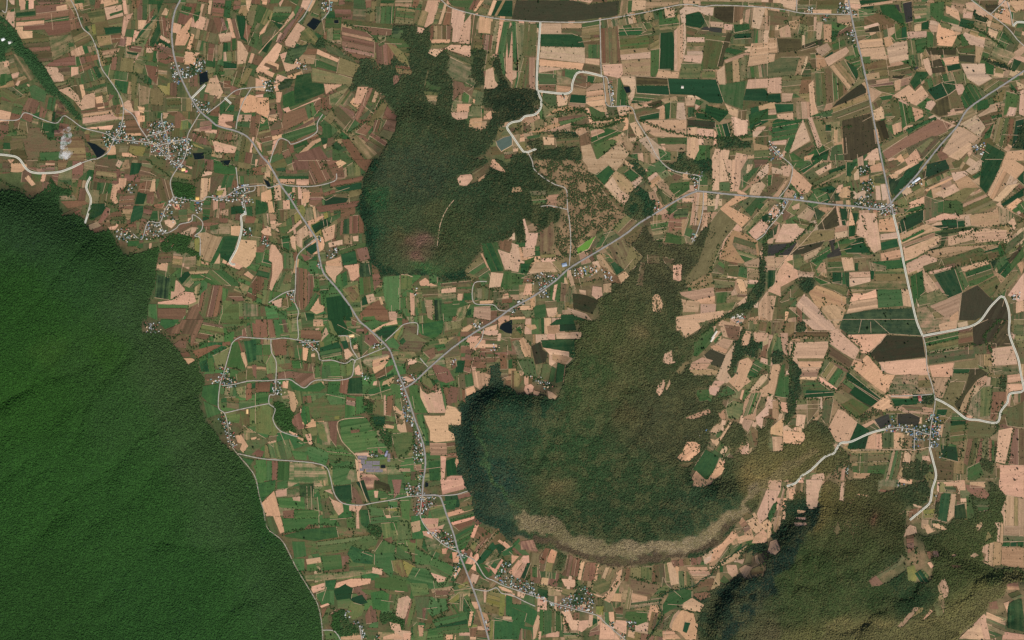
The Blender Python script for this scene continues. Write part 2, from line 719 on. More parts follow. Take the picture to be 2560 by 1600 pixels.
X 110 0 106 8 102 18 100 34 98 40 94 43 95 50 98 52 103 60 104 80 108 93 109 97 116 102 118 114 122 109 136 109 138 107 172 110 180 116 204 113 196 105 206 94 212 88 213 79 228 77 242 72 242 0 236 8 232 0 226 0 218 15 208 22 196 26 190 22 190 14 204 12 208 8 216 4 220 0
V 54 70 62 70 62 78 56 76
V 68 83 76 82 77 92 66 92
V 57 95 62 96 62 103 58 102
V 31 32 38 33 36 40 30 38
V 147 120 153 121 153 130 150 128
V 32 123 37 122 37 136 33 134 28 128
V 3 72 14 74 14 82 6 80
L 44 94 54 104 58 118 58 124 64 128 64 148
L 16 26 20 60 24 74 36 70
L 20 80 28 86 40 86
L 60 110 72 118 64 126
L 98 138 88 140 84 150
L 84 84 94 80 92 86
L 96 96 110 98
L 120 118 118 108
L 50 24 42 26 30 20
L 0 134 16 140 30 148 42 150
L 10 16 18 24 22 36
L 205 112 216 120 230 124
L 134 142 142 150
L 222 138 234 140 226 134
L 120 122 112 126
L 62 10 66 4 60 0
W 7 18 12 20 14 25 11 25
""",
"12": """
R 0 0 10 0 12 16 1 17
R 10 0 15 0 19 16 13 17
D 24 0 28 0 31 12 27 12
K 29 0 34 0 34 12 31 12
S 54 0 63 0 64 6 54 6
G 16 0 24 0 26 12 19 16
R 42 9 62 10 62 19 50 18 42 17
S 66 6 69 13 61 21 63 12
S 56 8 60 7 60 9 56 10
R 15 18 29 18 29 33 18 34
S 44 25 50 27 48 39 44 38
S 52 32 56 31 56 35 52 35
G 37 26 44 27 42 36 36 36
E 60 26 78 20 82 28 80 37 72 37 62 38 60 32
M 62 21 72 13 80 18 74 20
G 60 30 80 26 82 37 72 38 62 38
E 80 20 86 19 88 26 83 28
S 83 28 87 27 92 33 84 39
G 86 8 90 0 100 4 98 8 92 14 78 15
K 70 0 82 0 86 6 88 14 78 15 74 10
R 90 0 96 1 94 7 90 4
S 88 15 92 14 93 16 88 17
R 95 8 102 8 102 11 94 11
R 102 14 110 13 117 22 108 25 102 20
M 96 14 103 12 103 24 108 26 100 34 95 24
S 92 24 97 22 96 28 92 28
G 89 18 96 16 95 22 90 24
G 100 3 113 0 124 4 116 8 110 10 104 6
S 109 10 120 4 133 0 134 4 120 6 111 12
F 112 12 120 7 134 5 130 13 122 18 116 15
Y 131 14 135 5 140 4 139 12 134 20 130 17
D 140 4 151 4 152 14 162 20 156 30 128 28 120 24 128 14 134 22 140 12
E 135 20 139 16 142 20 138 24
G 122 20 130 16 136 24 134 28 126 26
G 154 4 178 0 176 12 168 18 156 14
G 126 29 150 30 152 34 142 40 136 44 132 42 130 34
M 103 36 124 32 126 34 110 38 110 46 100 40
S 110 38 126 33 126 38 120 46 112 51 110 46
D 112 52 124 44 130 42 130 46 122 52 114 55
G 114 56 130 49 131 52 120 60
S 120 58 131 53 130 59 124 65 118 64
S 111 58 115 57 114 62 110 62
S 143 37 152 36 152 40 144 44
S 138 54 142 53 150 57 140 60
R 142 44 146 41 146 46 142 48
O 146 42 160 40 162 44 150 54 142 50
R 158 30 168 26 170 34 162 40 158 36
M 150 38 158 30 164 36 160 42
K 172 18 188 16 180 22 174 26
G 168 24 178 22 180 27 172 30
S 194 8 202 4 206 6 200 11 194 11
M 205 0 212 0 211 8 205 8
S 216 8 228 4 227 10 217 10
M 178 10 196 7 190 14 178 18
R 213 15 228 16 228 20 212 19
S 208 22 228 23 228 26 206 26
S 201 15 212 15 206 22 198 21
R 207 26 228 27 226 30 208 30
R 165 42 172 42 182 46 188 57 180 60 172 57
R 198 28 206 27 202 50 196 48
K 205 30 212 26 211 34 202 36
R 206 35 212 40 206 46 202 50
R 212 36 230 35 226 40 212 40
R 230 31 236 32 238 46 231 47
S 228 12 232 13 231 20 228 20
G 238 38 242 36 242 46 238 46
O 232 14 240 16 242 30 236 28
R 184 40 188 36 190 44 186 47
E 190 38 198 38 196 50 188 50
O 188 53 197 50 198 66 190 63
G 197 52 204 50 206 62 198 64
S 204 44 208 44 208 48 204 48
T 204 48 212 48 222 52 220 62 214 64 212 66 206 62
S 198 65 206 62 208 68 199 72
R 190 63 198 66 198 78 191 76
D 176 63 184 64 185 75 179 75
R 184 62 191 64 190 78 180 79 180 76
D 150 60 156 58 170 68 164 70 158 66
S 155 65 162 70 175 64 178 80 180 88 164 88 158 78
S 180 80 188 82 194 88 194 100 188 100 182 99 182 104 188 108 188 114 170 116 164 114 164 105 158 90 178 90
T 164 116 180 116 181 128 172 128 164 128
D 180 114 188 114 190 130 181 130
S 174 128 180 130 178 151 175 151
S 190 128 192 134 190 140 188 134
S 180 149 184 147 195 147 196 151 180 151
S 155 62 160 75 164 88 160 88 155 75
E 179 133 188 130 190 146 180 148
G 163 134 174 133 174 150 164 151
G 144 62 152 61 156 74 163 88 150 88 146 76
G 151 89 158 89 164 116 160 114 154 100
G 160 114 164 115 165 130 160 126
R 0 59 14 58 13 68 0 68
G 0 69 12 68 12 78 0 80
S 25 58 31 57 30 65 25 64
R 20 49 32 48 44 50 56 50 56 56 44 64 34 55 20 56
R 45 41 56 40 56 50 45 48
D 20 42 34 40 34 47 26 47
G 33 38 44 38 44 46 35 46
G 63 40 76 38 80 42 80 55 62 56
O 80 42 88 38 92 42 90 52 80 54
M 62 44 70 42 72 56 62 56
S 93 46 97 42 101 52 94 52
R 80 56 88 54 86 70 79 69
E 88 55 100 54 101 70 86 70
S 61 58 64 58 64 63 61 63
G 68 58 80 58 78 70 67 70
G 31 58 36 58 44 64 62 58 66 64 60 68 44 68 34 66
M 44 70 67 68 66 78 46 80
D 44 72 60 70 58 78 44 79
S 29 66 36 68 40 78 36 88 33 85 30 76
K 22 68 30 66 32 78 26 76
M 48 80 66 70 84 74 84 94 56 96 52 90
G 84 70 94 72 94 90 84 92
R 85 72 94 74 94 82 85 80
G 94 72 102 72 102 88 94 90
M 66 72 84 70 84 80 70 80
Y 74 91 79 90 79 94 74 94
R 34 92 42 86 44 98 50 101 40 104 34 98
S 41 83 43 84 44 90 42 88
G 44 80 50 82 52 96 46 100 42 90
S 31 104 40 108 38 110 31 108
S 39 110 46 112 44 117 39 115
S 46 108 52 107 54 118 50 118
O 22 104 30 105 40 112 52 118 58 122 40 126 28 118
M 56 96 68 96 72 118 60 118
K 57 98 64 98 68 116 60 112
R 68 96 78 95 76 120 70 112
G 79 95 104 92 112 104 80 110
R 89 104 98 103 99 110 90 110
G 80 108 114 104 116 120 90 126 82 116
E 110 91 122 91 122 100 112 100
Z 122 95 131 96 131 99 122 100
S 121 98 131 100 130 103 120 102
D 132 92 140 94 138 99 132 98
D 112 74 122 75 121 91 110 88
M 108 72 120 71 122 75 110 76
D 124 72 132 70 130 86 138 90 136 92 122 90
S 121 71 123 71 123 90 121 90
S 129 81 132 81 137 86 136 88 130 85
M 106 66 124 60 130 68 118 72 106 74
M 0 80 10 80 16 84 16 94 8 96 0 98
K 0 86 16 84 16 92 22 104 18 110 0 106
G 20 106 30 106 48 118 32 124 18 122
M 8 118 32 112 38 126 30 132 8 130
G 33 123 48 125 48 133 37 132
G 48 120 58 120 70 126 66 138 50 132
M 66 120 80 118 94 130 92 140 70 138
G 72 138 88 132 90 140 84 150 72 150
S 0 112 4 112 4 120 0 120
R 0 122 8 124 6 130 0 129
G 0 132 10 132 6 150 0 151
S 0 150 10 136 10 151 0 151
R 15 133 21 133 20 151 15 151
G 10 133 15 133 15 151 10 151
G 21 134 32 134 31 151 20 151
M 36 134 50 134 66 142 68 151 36 151
F 32 134 36 134 36 151 31 151
S 92 126 107 125 108 129 98 130
S 96 131 100 132 99 145 97 143
P 98 144 112 146 118 151 98 151
P 115 120 122 126 118 127 115 125
M 128 106 148 106 148 120 140 134 134 132 130 118
G 118 127 124 127 122 132 114 132
P 149 137 156 136 156 142 149 142
T 135 140 146 140 146 143 135 143
O 141 144 146 144 146 148 141 148
D 146 143 152 143 150 151 146 150
X 191 82 200 72 214 65 222 56 222 44 230 42 233 62 242 65 242 151 196 151 195 147 190 148 190 130 188 110 182 104 188 98 194 96 193 88
X 17 78 24 77 32 84 35 88 34 98 38 106 50 116 46 116 38 108 26 104 22 102 17 92
X 110 90 122 92 120 104 130 108 128 120 122 118 118 108 110 100 107 95
X 104 74 110 78 110 88 104 90
V 38 19 50 18 60 20 58 26 54 30 48 26 40 22
V 16 58 22 58 28 68 20 72 15 66
V 130 56 138 54 146 62 140 66 134 62 140 66 150 94 144 92 136 64
V 138 82 148 82 150 100 146 100 140 92
V 149 105 156 104 160 122 160 128 148 128 150 115
V 146 128 158 130 158 136 148 136
V 154 142 160 142 160 151 150 151
V 106 124 115 124 114 131 108 131
V 112 20 120 20 118 27 109 26
V 145 52 152 50 154 58 148 56
V 100 48 108 54 106 58 100 54
V 222 22 232 24 228 30 222 30
V 200 4 214 2 212 8 204 8
V 183 36 189 36 188 42 183 42
L 100 40 108 54 106 66 102 74 104 88
L 108 92 116 112 124 118 130 130 134 140
L 18 34 30 36 46 40 60 42
L 60 38 76 37 84 42 92 36
L 155 50 165 56 172 62
L 155 58 164 68 180 62
L 168 18 158 26 156 34 144 38 140 46
L 36 88 48 78
L 46 100 56 120
L 66 140 92 140 100 150
L 120 66 130 56
L 88 16 96 24 100 36
L 196 18 210 34 228 34
L 70 12 78 20 76 14
L 70 138 80 132
L 118 40 128 36
L 135 130 146 122 150 108
L 68 10 62 14
L 220 46 212 50
L 178 62 190 62
W 118 137 122 137 122 140 118 140
W 232 4 242 0 242 13 236 12 230 8
A 96 128 105 129 104 132 96 131
A 99 132 103 132 102 136 99 136
A 100 136 110 137 109 141 100 140
A 104 133 110 133 110 136 104 136
A 110 133 117 134 117 137 110 137
A 110 138 117 138 117 141 110 141
A 98 140 102 140 102 143 98 143
A 104 141 112 141 111 144 104 144
A 112 141 120 141 119 144 112 144
A 124 126 127 128 127 134 124 133
""",
"13": """
S 0 0 8 0 8 3 1 3
G 1 4 19 0 18 9 5 21
S 5 22 17 10 19 16 22 28 25 40 27 49 23 51 16 34 10 34
S 18 10 29 8 29 15 19 16
O 10 35 16 34 22 51 18 52 13 47
G 20 17 45 16 47 28 22 26
M 29 10 41 7 42 16 30 16
F 40 4 55 3 54 16 42 16
G 20 2 30 0 30 8 20 9
G 30 0 58 0 64 6 55 14 55 3 40 3 30 8
S 34 16 42 15 42 20 35 19
M 46 17 58 16 60 34 48 36 47 24
D 25 29 36 28 36 36 26 36
G 25 36 75 36 80 44 50 42 44 48 26 50
M 60 18 70 16 76 32 64 36
G 36 28 60 28 60 36 36 37
S 64 10 71 8 73 14 66 11
E 73 6 90 4 91 18 88 22 80 20 75 14
R 91 5 96 10 101 23 90 22
S 72 0 90 0 90 4 74 5
S 68 14 72 18 82 22 83 30 78 34 74 28
S 88 24 101 24 97 30 98 46 95 46 95 30 88 29
G 98 28 106 28 108 40 104 46 99 42
P 98 0 112 0 111 8 101 8
Z 112 0 126 4 128 12 118 8 112 9
P 128 0 138 0 136 12 130 18 130 8
M 103 10 112 9 122 11 130 18 118 21 107 20
S 111 10 116 10 115 17 112 17
Y 116 18 124 17 120 21 116 21
M 93 0 98 2 106 20 101 22
F 102 0 94 2 107 21 110 26
M 106 24 120 28 122 34 108 34
G 124 20 134 20 134 27 125 26
Y 124 27 136 26 136 30 124 29
M 108 36 122 34 134 34 136 40 120 40 108 42
S 122 33 127 33 128 36 123 36
M 135 16 146 18 145 38 138 36
F 104 44 110 42 120 48 118 54 108 52
M 118 41 130 40 134 52 120 56
G 126 40 134 40 134 48 128 48
M 134 42 144 44 140 60 134 60
M 34 54 56 58 60 66 50 72 34 66
G 34 58 46 58 48 72 36 74
M 56 54 104 48 116 56 110 72 94 66 60 72
G 26 52 50 46 76 44 78 54 56 58 28 54
M 76 44 104 46 104 50 90 54 78 52
O 84 60 110 52 112 58 104 68 88 66
S 47 75 61 73 62 78 48 80
G 62 72 80 70 82 84 64 86
R 81 72 88 71 87 79 81 81
G 90 62 112 70 110 80 92 78 86 70
M 48 80 56 79 60 86 48 86
G 34 74 46 74 46 86 40 86
M 45 90 110 84 110 88 84 93 48 96
S 76 97 90 93 109 93 108 98 90 102 74 102
K 50 98 64 95 65 98 51 101
S 51 101 65 97 65 103 54 107
G 65 95 76 94 74 104 66 104
G 56 108 66 104 74 104 74 118 62 118
E 73 104 84 98 92 102 90 112 76 114
R 90 102 98 100 105 108 105 114 102 116
E 88 112 100 108 106 116 100 118 92 116
O 98 103 115 104 112 110 104 108
S 60 119 68 116 70 118 62 121
D 62 122 72 120 66 134 62 134
K 84 128 90 114 103 119 100 128 92 132
R 103 128 108 118 118 124 116 134 104 136
G 108 106 120 104 126 108 124 124 110 122
D 126 108 136 108 132 124 126 124
S 132 128 134 112 143 109 147 113 142 128 140 132
R 141 130 147 112 148 112 146 124 141 138
S 131 103 141 104 140 106 131 106
D 126 104 138 107 134 109 126 108
G 148 112 152 110 152 126 144 140 142 136
G 120 56 132 62 130 80 120 80 112 68
G 112 70 132 68 132 80 128 92 112 80
S 110 82 120 84 119 90 109 88
D 128 76 138 75 142 84 144 92 138 92 130 86
Y 138 75 144 78 155 84 150 92 144 93 140 84
M 133 62 148 72 146 76 138 75 132 74
K 142 58 151 59 151 64 148 68 144 66
R 145 56 151 56 151 60 146 59
S 146 40 155 38 156 48 148 50
S 155 36 173 36 172 44 178 42 174 50 168 52 162 46
S 157 48 164 48 168 56 158 52
G 150 64 166 72 180 78 190 84 186 92 164 80 150 80
M 164 80 186 92 180 98 166 88
S 164 87 180 92 178 96 172 97 168 92
G 148 82 162 84 168 92 170 104 150 100 142 94
M 112 92 130 92 142 96 144 106 112 102
M 145 97 162 98 164 108 148 110
D 165 103 186 100 188 108 180 112 168 112
R 168 104 184 104 181 112 170 112
Y 182 114 192 106 192 117 182 116
Y 190 100 200 95 202 100 194 105
D 190 92 196 90 195 98 190 98
S 186 90 192 82 194 84 188 94
S 175 65 181 64 180 70 176 70
S 185 68 192 68 192 78 186 78
M 170 50 186 62 182 66 168 60
S 192 66 202 65 202 74 196 70
S 174 0 196 0 199 8 176 14
E 178 15 196 13 192 26 180 27
G 176 20 190 18 188 28 180 28
S 194 24 196 20 202 17 203 20 197 25
S 180 31 190 28 207 24 206 28 182 35
G 182 36 206 30 206 34 184 40
S 184 40 207 34 206 37 186 43
R 186 43 206 37 204 42 192 48
G 188 52 206 42 208 46 198 64 192 68
S 207 42 211 42 206 55 202 54
R 196 64 204 66 202 72 198 72
D 210 44 222 46 224 50 206 72 202 64
R 208 62 218 54 222 58 212 70 206 68
D 224 50 230 44 230 48 212 72
F 222 62 230 60 236 64 230 72 222 72
S 230 56 239 62 237 64 228 58
G 212 72 224 58 232 74 218 78 206 80
G 232 68 242 62 242 70 234 72
S 219 80 226 84 232 74 234 76 226 90
G 207 78 218 80 224 90 216 94 208 86
S 204 88 211 90 207 100 202 96
M 212 92 220 96 222 102 206 102
G 194 78 206 80 200 88 196 80
M 204 104 214 104 216 118 210 118
S 215 102 218 102 217 116 215 116
Y 220 100 234 105 236 118 234 129 216 124 218 110
Y 231 106 236 106 234 129 229 128
G 236 108 242 110 242 130 236 128
G 200 108 208 124 204 140 188 130 182 118
M 192 108 196 107 195 124 192 124
G 164 110 180 112 182 122 166 130 162 124
M 150 110 164 110 162 132 152 130
R 157 121 161 120 160 132 157 130
S 153 137 159 137 158 148 154 148
S 126 134 136 136 138 144 128 142
S 139 145 147 144 146 151 139 151
S 179 146 186 146 186 151 179 151
S 192 144 202 144 202 147 192 147
S 188 146 189 146 189 151 187 151
D 202 140 209 139 208 148 202 148
S 202 148 208 148 208 151 202 151
S 202 124 206 124 203 138 200 138
M 170 140 200 136 202 144 172 146
G 166 132 200 124 200 136 170 140
Y 221 132 225 132 224 151 220 151
K 208 122 222 128 220 144 214 140
M 225 130 242 134 242 151 225 151
R 76 122 82 121 72 127 70 127
S 80 148 100 146 101 151 80 151
S 120 148 133 144 140 150 120 151
M 64 142 72 142 78 150 66 151
G 146 140 152 134 153 151 148 151
R 216 82 222 84 220 88
S 228 100 234 101 242 105 242 107 232 104
X 0 0 5 22 10 42 14 48 25 58 33 74 44 90 54 108 59 118 62 130 62 140 63 151 0 151
X 194 0 242 0 242 60 228 46 208 38 204 26 204 12 200 10
X 73 124 84 122 86 132 92 138 98 144 86 148 76 146 72 138
X 118 125 132 126 134 132 140 132 140 142 132 140 126 134 120 136 116 130
X 104 44 112 42 118 44 118 54 108 52
V 138 4 156 2 156 12 170 14 172 24 160 30 158 22 154 18 142 14
V 152 18 158 22 160 32 152 34 146 28
V 162 50 176 46 184 52 190 64 182 66 174 58
V 188 66 196 68 202 72 192 76
V 226 92 232 78 242 76 242 102 232 98
V 92 132 100 132 104 146 104 151 100 148 98 140 92 138
V 112 146 118 144 118 151 112 151
V 84 124 90 122 90 132 84 130
V 214 132 220 132 220 146 216 144
V 186 80 192 78 190 90 186 90
V 134 24 122 24 122 28
L 24 52 36 48 48 46 60 42 76 42
L 44 86 56 86 66 88 80 87 88 78 98 76
L 64 12 66 24 72 32
L 136 18 134 30 136 38 144 40 144 52
L 116 56 132 61 140 62 146 70 148 78 160 82 170 96 178 98 188 84
L 188 98 182 110 180 126 170 132 164 140
L 102 20 108 30
L 92 30 92 54
L 90 61 108 68
L 152 64 168 74 190 80
L 198 66 220 48
L 205 72 230 48
L 206 98 220 104 232 106
L 165 112 167 130
L 172 112 176 128
L 70 118 74 124 66 126
L 174 46 180 58
L 172 98 176 102
L 204 104 200 124
L 236 76 218 64
W 160 2 163 3 163 6 160 7
""",
"20": """
Z 4 0 58 0 72 4 102 0 100 15 60 20 27 21 0 18
B 58 0 77 0 74 3
K 103 0 110 0 109 13 101 15
M 110 0 114 0 113 11 109 13
B 114 0 127 0 126 9 113 11
K 127 0 160 0 157 4 126 9
B 161 0 178 0 177 4 162 4
O 178 0 236 0 236 5 178 4
G 0 20 12 22 11 55 4 83 2 83 8 55 2 60
M 12 22 24 23 23 53 9 53
D 10 54 16 54 16 83 5 83
T 16 54 22 54 22 85 16 83
B 27 22 47 22 47 32 27 32
B 47 22 66 22 66 27 47 27
D 47 27 66 27 66 34 57 34 57 31 47 31
K 66 22 83 19 83 33 66 33
E 27 32 57 32 66 35 69 45 27 44
D 67 36 83 35 83 42 72 42 68 42
B 27 44 69 45 69 60 26 55
G 72 42 83 42 83 55 72 55
B 69 55 83 56 83 62 69 60
T 26 56 68 60 66 66 62 68 50 65 25 69
D 68 60 83 63 83 70 66 66
G 50 65 65 66 60 73 55 76 50 73
M 25 69 42 70 42 80 25 80
M 42 70 56 74 56 80 42 80
D 25 80 41 80 41 86 25 85
T 42 80 56 82 55 87 42 87
D 63 70 71 72 70 83 59 80 59 75
G 71 71 78 72 78 79 71 78
D 59 80 70 83 75 80 74 77
T 79 73 85 73 87 90 90 106 84 106 70 98 70 84 76 80
T 59 83 70 84 70 98 55 98 56 88
E 56 89 70 90 70 98 54 97
T 50 98 70 98 69 101 58 101
S 42 90 54 90 52 99 43 101
M 28 88 42 90 42 101 36 100 30 95
M 84 19 100 17 100 26 84 27
D 84 27 100 24 102 46 103 60 85 60
B 85 61 104 60 105 70 101 74 87 71
M 100 25 119 22 138 20 138 23 120 33 101 34
G 101 27 123 26 123 33 101 34
O 101 37 128 34 130 36 129 45 102 47
T 102 47 128 45 131 49 102 52
B 102 52 131 49 131 55 103 57
T 103 57 131 55 131 72 105 71
K 124 29 140 24 150 25 130 29
M 139 18 156 16 159 23 153 28 139 31
M 124 30 150 27 152 30 130 35
K 130 42 139 37 140 46 131 47
M 131 48 140 46 139 66 135 73 131 72
E 140 31 152 30 154 40 153 67 139 66
T 153 29 164 20 165 44 160 62 158 68 153 67
B 138 67 158 68 157 74 136 73
B 163 6 191 7 190 15 184 15 176 11 164 14 165 22 160 22 158 10
E 164 14 176 11 182 15 182 22 178 27 164 24
J 178 27 182 25 196 26 199 27 198 32 178 28
B 186 20 200 21 200 26 188 25
M 182 14 200 20 186 20 182 19
Z 191 7 210 6 209 22 200 21 191 16
D 210 6 220 6 218 18 209 22
B 200 22 209 23 208 29 200 28
G 209 23 224 22 225 28 210 31
E 210 32 226 31 226 36 210 37
M 218 10 228 7 226 24 218 20
B 228 7 240 7 234 28 226 26
M 165 25 176 28 171 35 164 35
O 171 35 178 29 210 32 206 40 183 37
B 165 35 182 35 182 40 165 40
K 165 40 182 40 181 48 165 48
B 165 48 181 48 181 52 165 52
B 162 52 181 52 179 60 162 58
M 160 60 179 60 178 74 158 74
O 183 38 200 40 195 66 180 66 180 50
Z 200 40 204 30 208 32 199 63 194 63
G 202 46 208 42 224 46 210 53 199 57
T 226 41 242 40 242 51 224 54
D 228 41 242 41 242 52 226 52
B 224 54 242 51 242 60 222 63
M 222 64 242 60 242 73 222 74
T 200 57 222 49 226 51 202 60
B 193 67 201 61 202 80 194 79
O 201 60 208 58 210 78 203 80
T 208 57 214 55 216 77 209 78
M 214 56 222 51 222 74 216 77
K 179 68 192 67 193 74 179 74
G 195 80 221 76 218 104 201 97 196 90
B 223 75 242 74 242 83 221 84
E 221 84 239 84 242 88 242 96 218 95
M 218 95 242 96 242 98 218 104
Z 117 72 147 74 147 80 117 80
E 117 81 147 81 149 88 148 90 118 88
G 117 88 140 90 130 96 112 98 114 93
E 147 74 193 75 200 96 198 98 186 97 172 90 149 89
B 102 72 116 72 117 82 115 93 109 92 113 86 110 81 105 80
G 94 75 102 74 108 86 111 100 97 100 93 90
T 87 73 90 74 93 100 90 100
Z 127 98 142 94 142 100 132 104
T 140 94 156 90 157 96 144 98
G 144 99 150 96 149 112 145 113
T 140 102 145 102 144 113 139 113
M 150 96 156 95 155 112 150 112
B 156 97 163 97 165 115 155 112
B 163 91 174 92 172 100 164 100
E 166 101 172 101 173 110 166 111
G 173 93 182 96 172 105
B 173 98 178 100 173 105
E 183 99 205 105 204 108 196 116 182 106
E 173 106 186 108 190 114 174 112
E 166 113 192 114 192 122 166 120
Z 166 113 192 115 192 122 166 119
B 121 114 165 113 165 130 135 129 125 123
M 137 130 164 130 164 136 138 136
T 140 137 164 136 164 143 150 143
B 166 121 175 120 177 142 172 150 165 147
S 175 121 191 122 190 130 180 133 175 128
B 111 117 117 115 125 130 118 131
B 119 132 128 128 140 138 146 145 137 151
M 86 122 105 115 108 116 104 125 95 131
G 75 128 90 121 105 125 95 130 80 137 75 135
T 74 124 86 120 88 125 75 130
D 64 128 72 124 75 136 65 138
S 29 129 40 130 40 137 30 137
D 30 137 41 137 40 141 30 141
M 41 131 63 130 64 137 42 139
F 38 125 60 124 63 130 40 130
T 12 126 44 115 46 118 56 116 55 124 40 124
D 43 111 68 108 65 111 45 116
G 44 115 68 110 72 110 60 115 46 119
D 56 117 70 113 73 117 64 121 56 121
T 70 116 96 112 94 115 80 118
T 40 103 55 100 66 103 50 106 32 110
T 8 113 22 108 26 112 14 119
O 70 108 85 112 92 110 100 108 96 113 84 113
G 13 129 28 126 26 130 15 132
T 65 138 74 136 80 151 67 151
T 102 131 107 126 115 138 111 144
B 80 150 102 134 111 146 105 151
M 76 137 95 131 100 134 80 150
G 192 118 206 116 207 130 196 132
S 207 110 223 113 222 130 210 129
B 201 98 214 104 213 112 205 108
O 214 105 222 104 221 114 213 112
G 223 108 242 102 242 115 225 124
M 230 130 242 118 242 138 230 136
M 192 140 206 142 204 151 188 151
T 212 144 223 146 222 151 210 151
G 138 140 150 144 150 151 140 151
M 113 104 125 101 140 103 139 111 120 114 116 108
E 120 110 139 106 139 112 122 114
X 0 84 23 85 26 97 27 102 22 107 10 109 4 113 0 114
X 15 133 28 131 29 140 16 140
X 24 140 64 139 66 151 18 151 20 146
X 0 147 12 143 18 151 0 151
X 39 125 50 125 62 127 62 130 40 130
X 194 128 210 130 218 134 226 134 225 140 205 140 195 140
X 157 144 165 145 165 151 157 151
V 91 75 95 76 97 99 94 100 91 88
V 46 88 50 88 50 94 46 94
V 195 100 195 100 196 101
W 105 82 111 82 112 87 108 88
L 27 98 40 102 66 103 74 112 86 112 90 108 112 105
L 22 108 32 113 30 120 10 125
L 36 115 44 109 66 106
L 60 122 76 117 92 118 108 110
L 25 126 50 123 70 120
L 100 18 120 14 136 10 134 18 122 20
L 137 12 150 8 155 13 143 16
L 118 97 126 101 140 98
L 104 138 112 147 118 134
L 98 136 88 145
L 180 147 195 136 215 130 226 126 232 112
L 226 125 240 105
L 4 62 8 55
L 206 116 208 128
L 118 131 130 125
L 190 132 200 140 190 146
L 172 105 182 107 190 114
L 0 126 14 116
""",
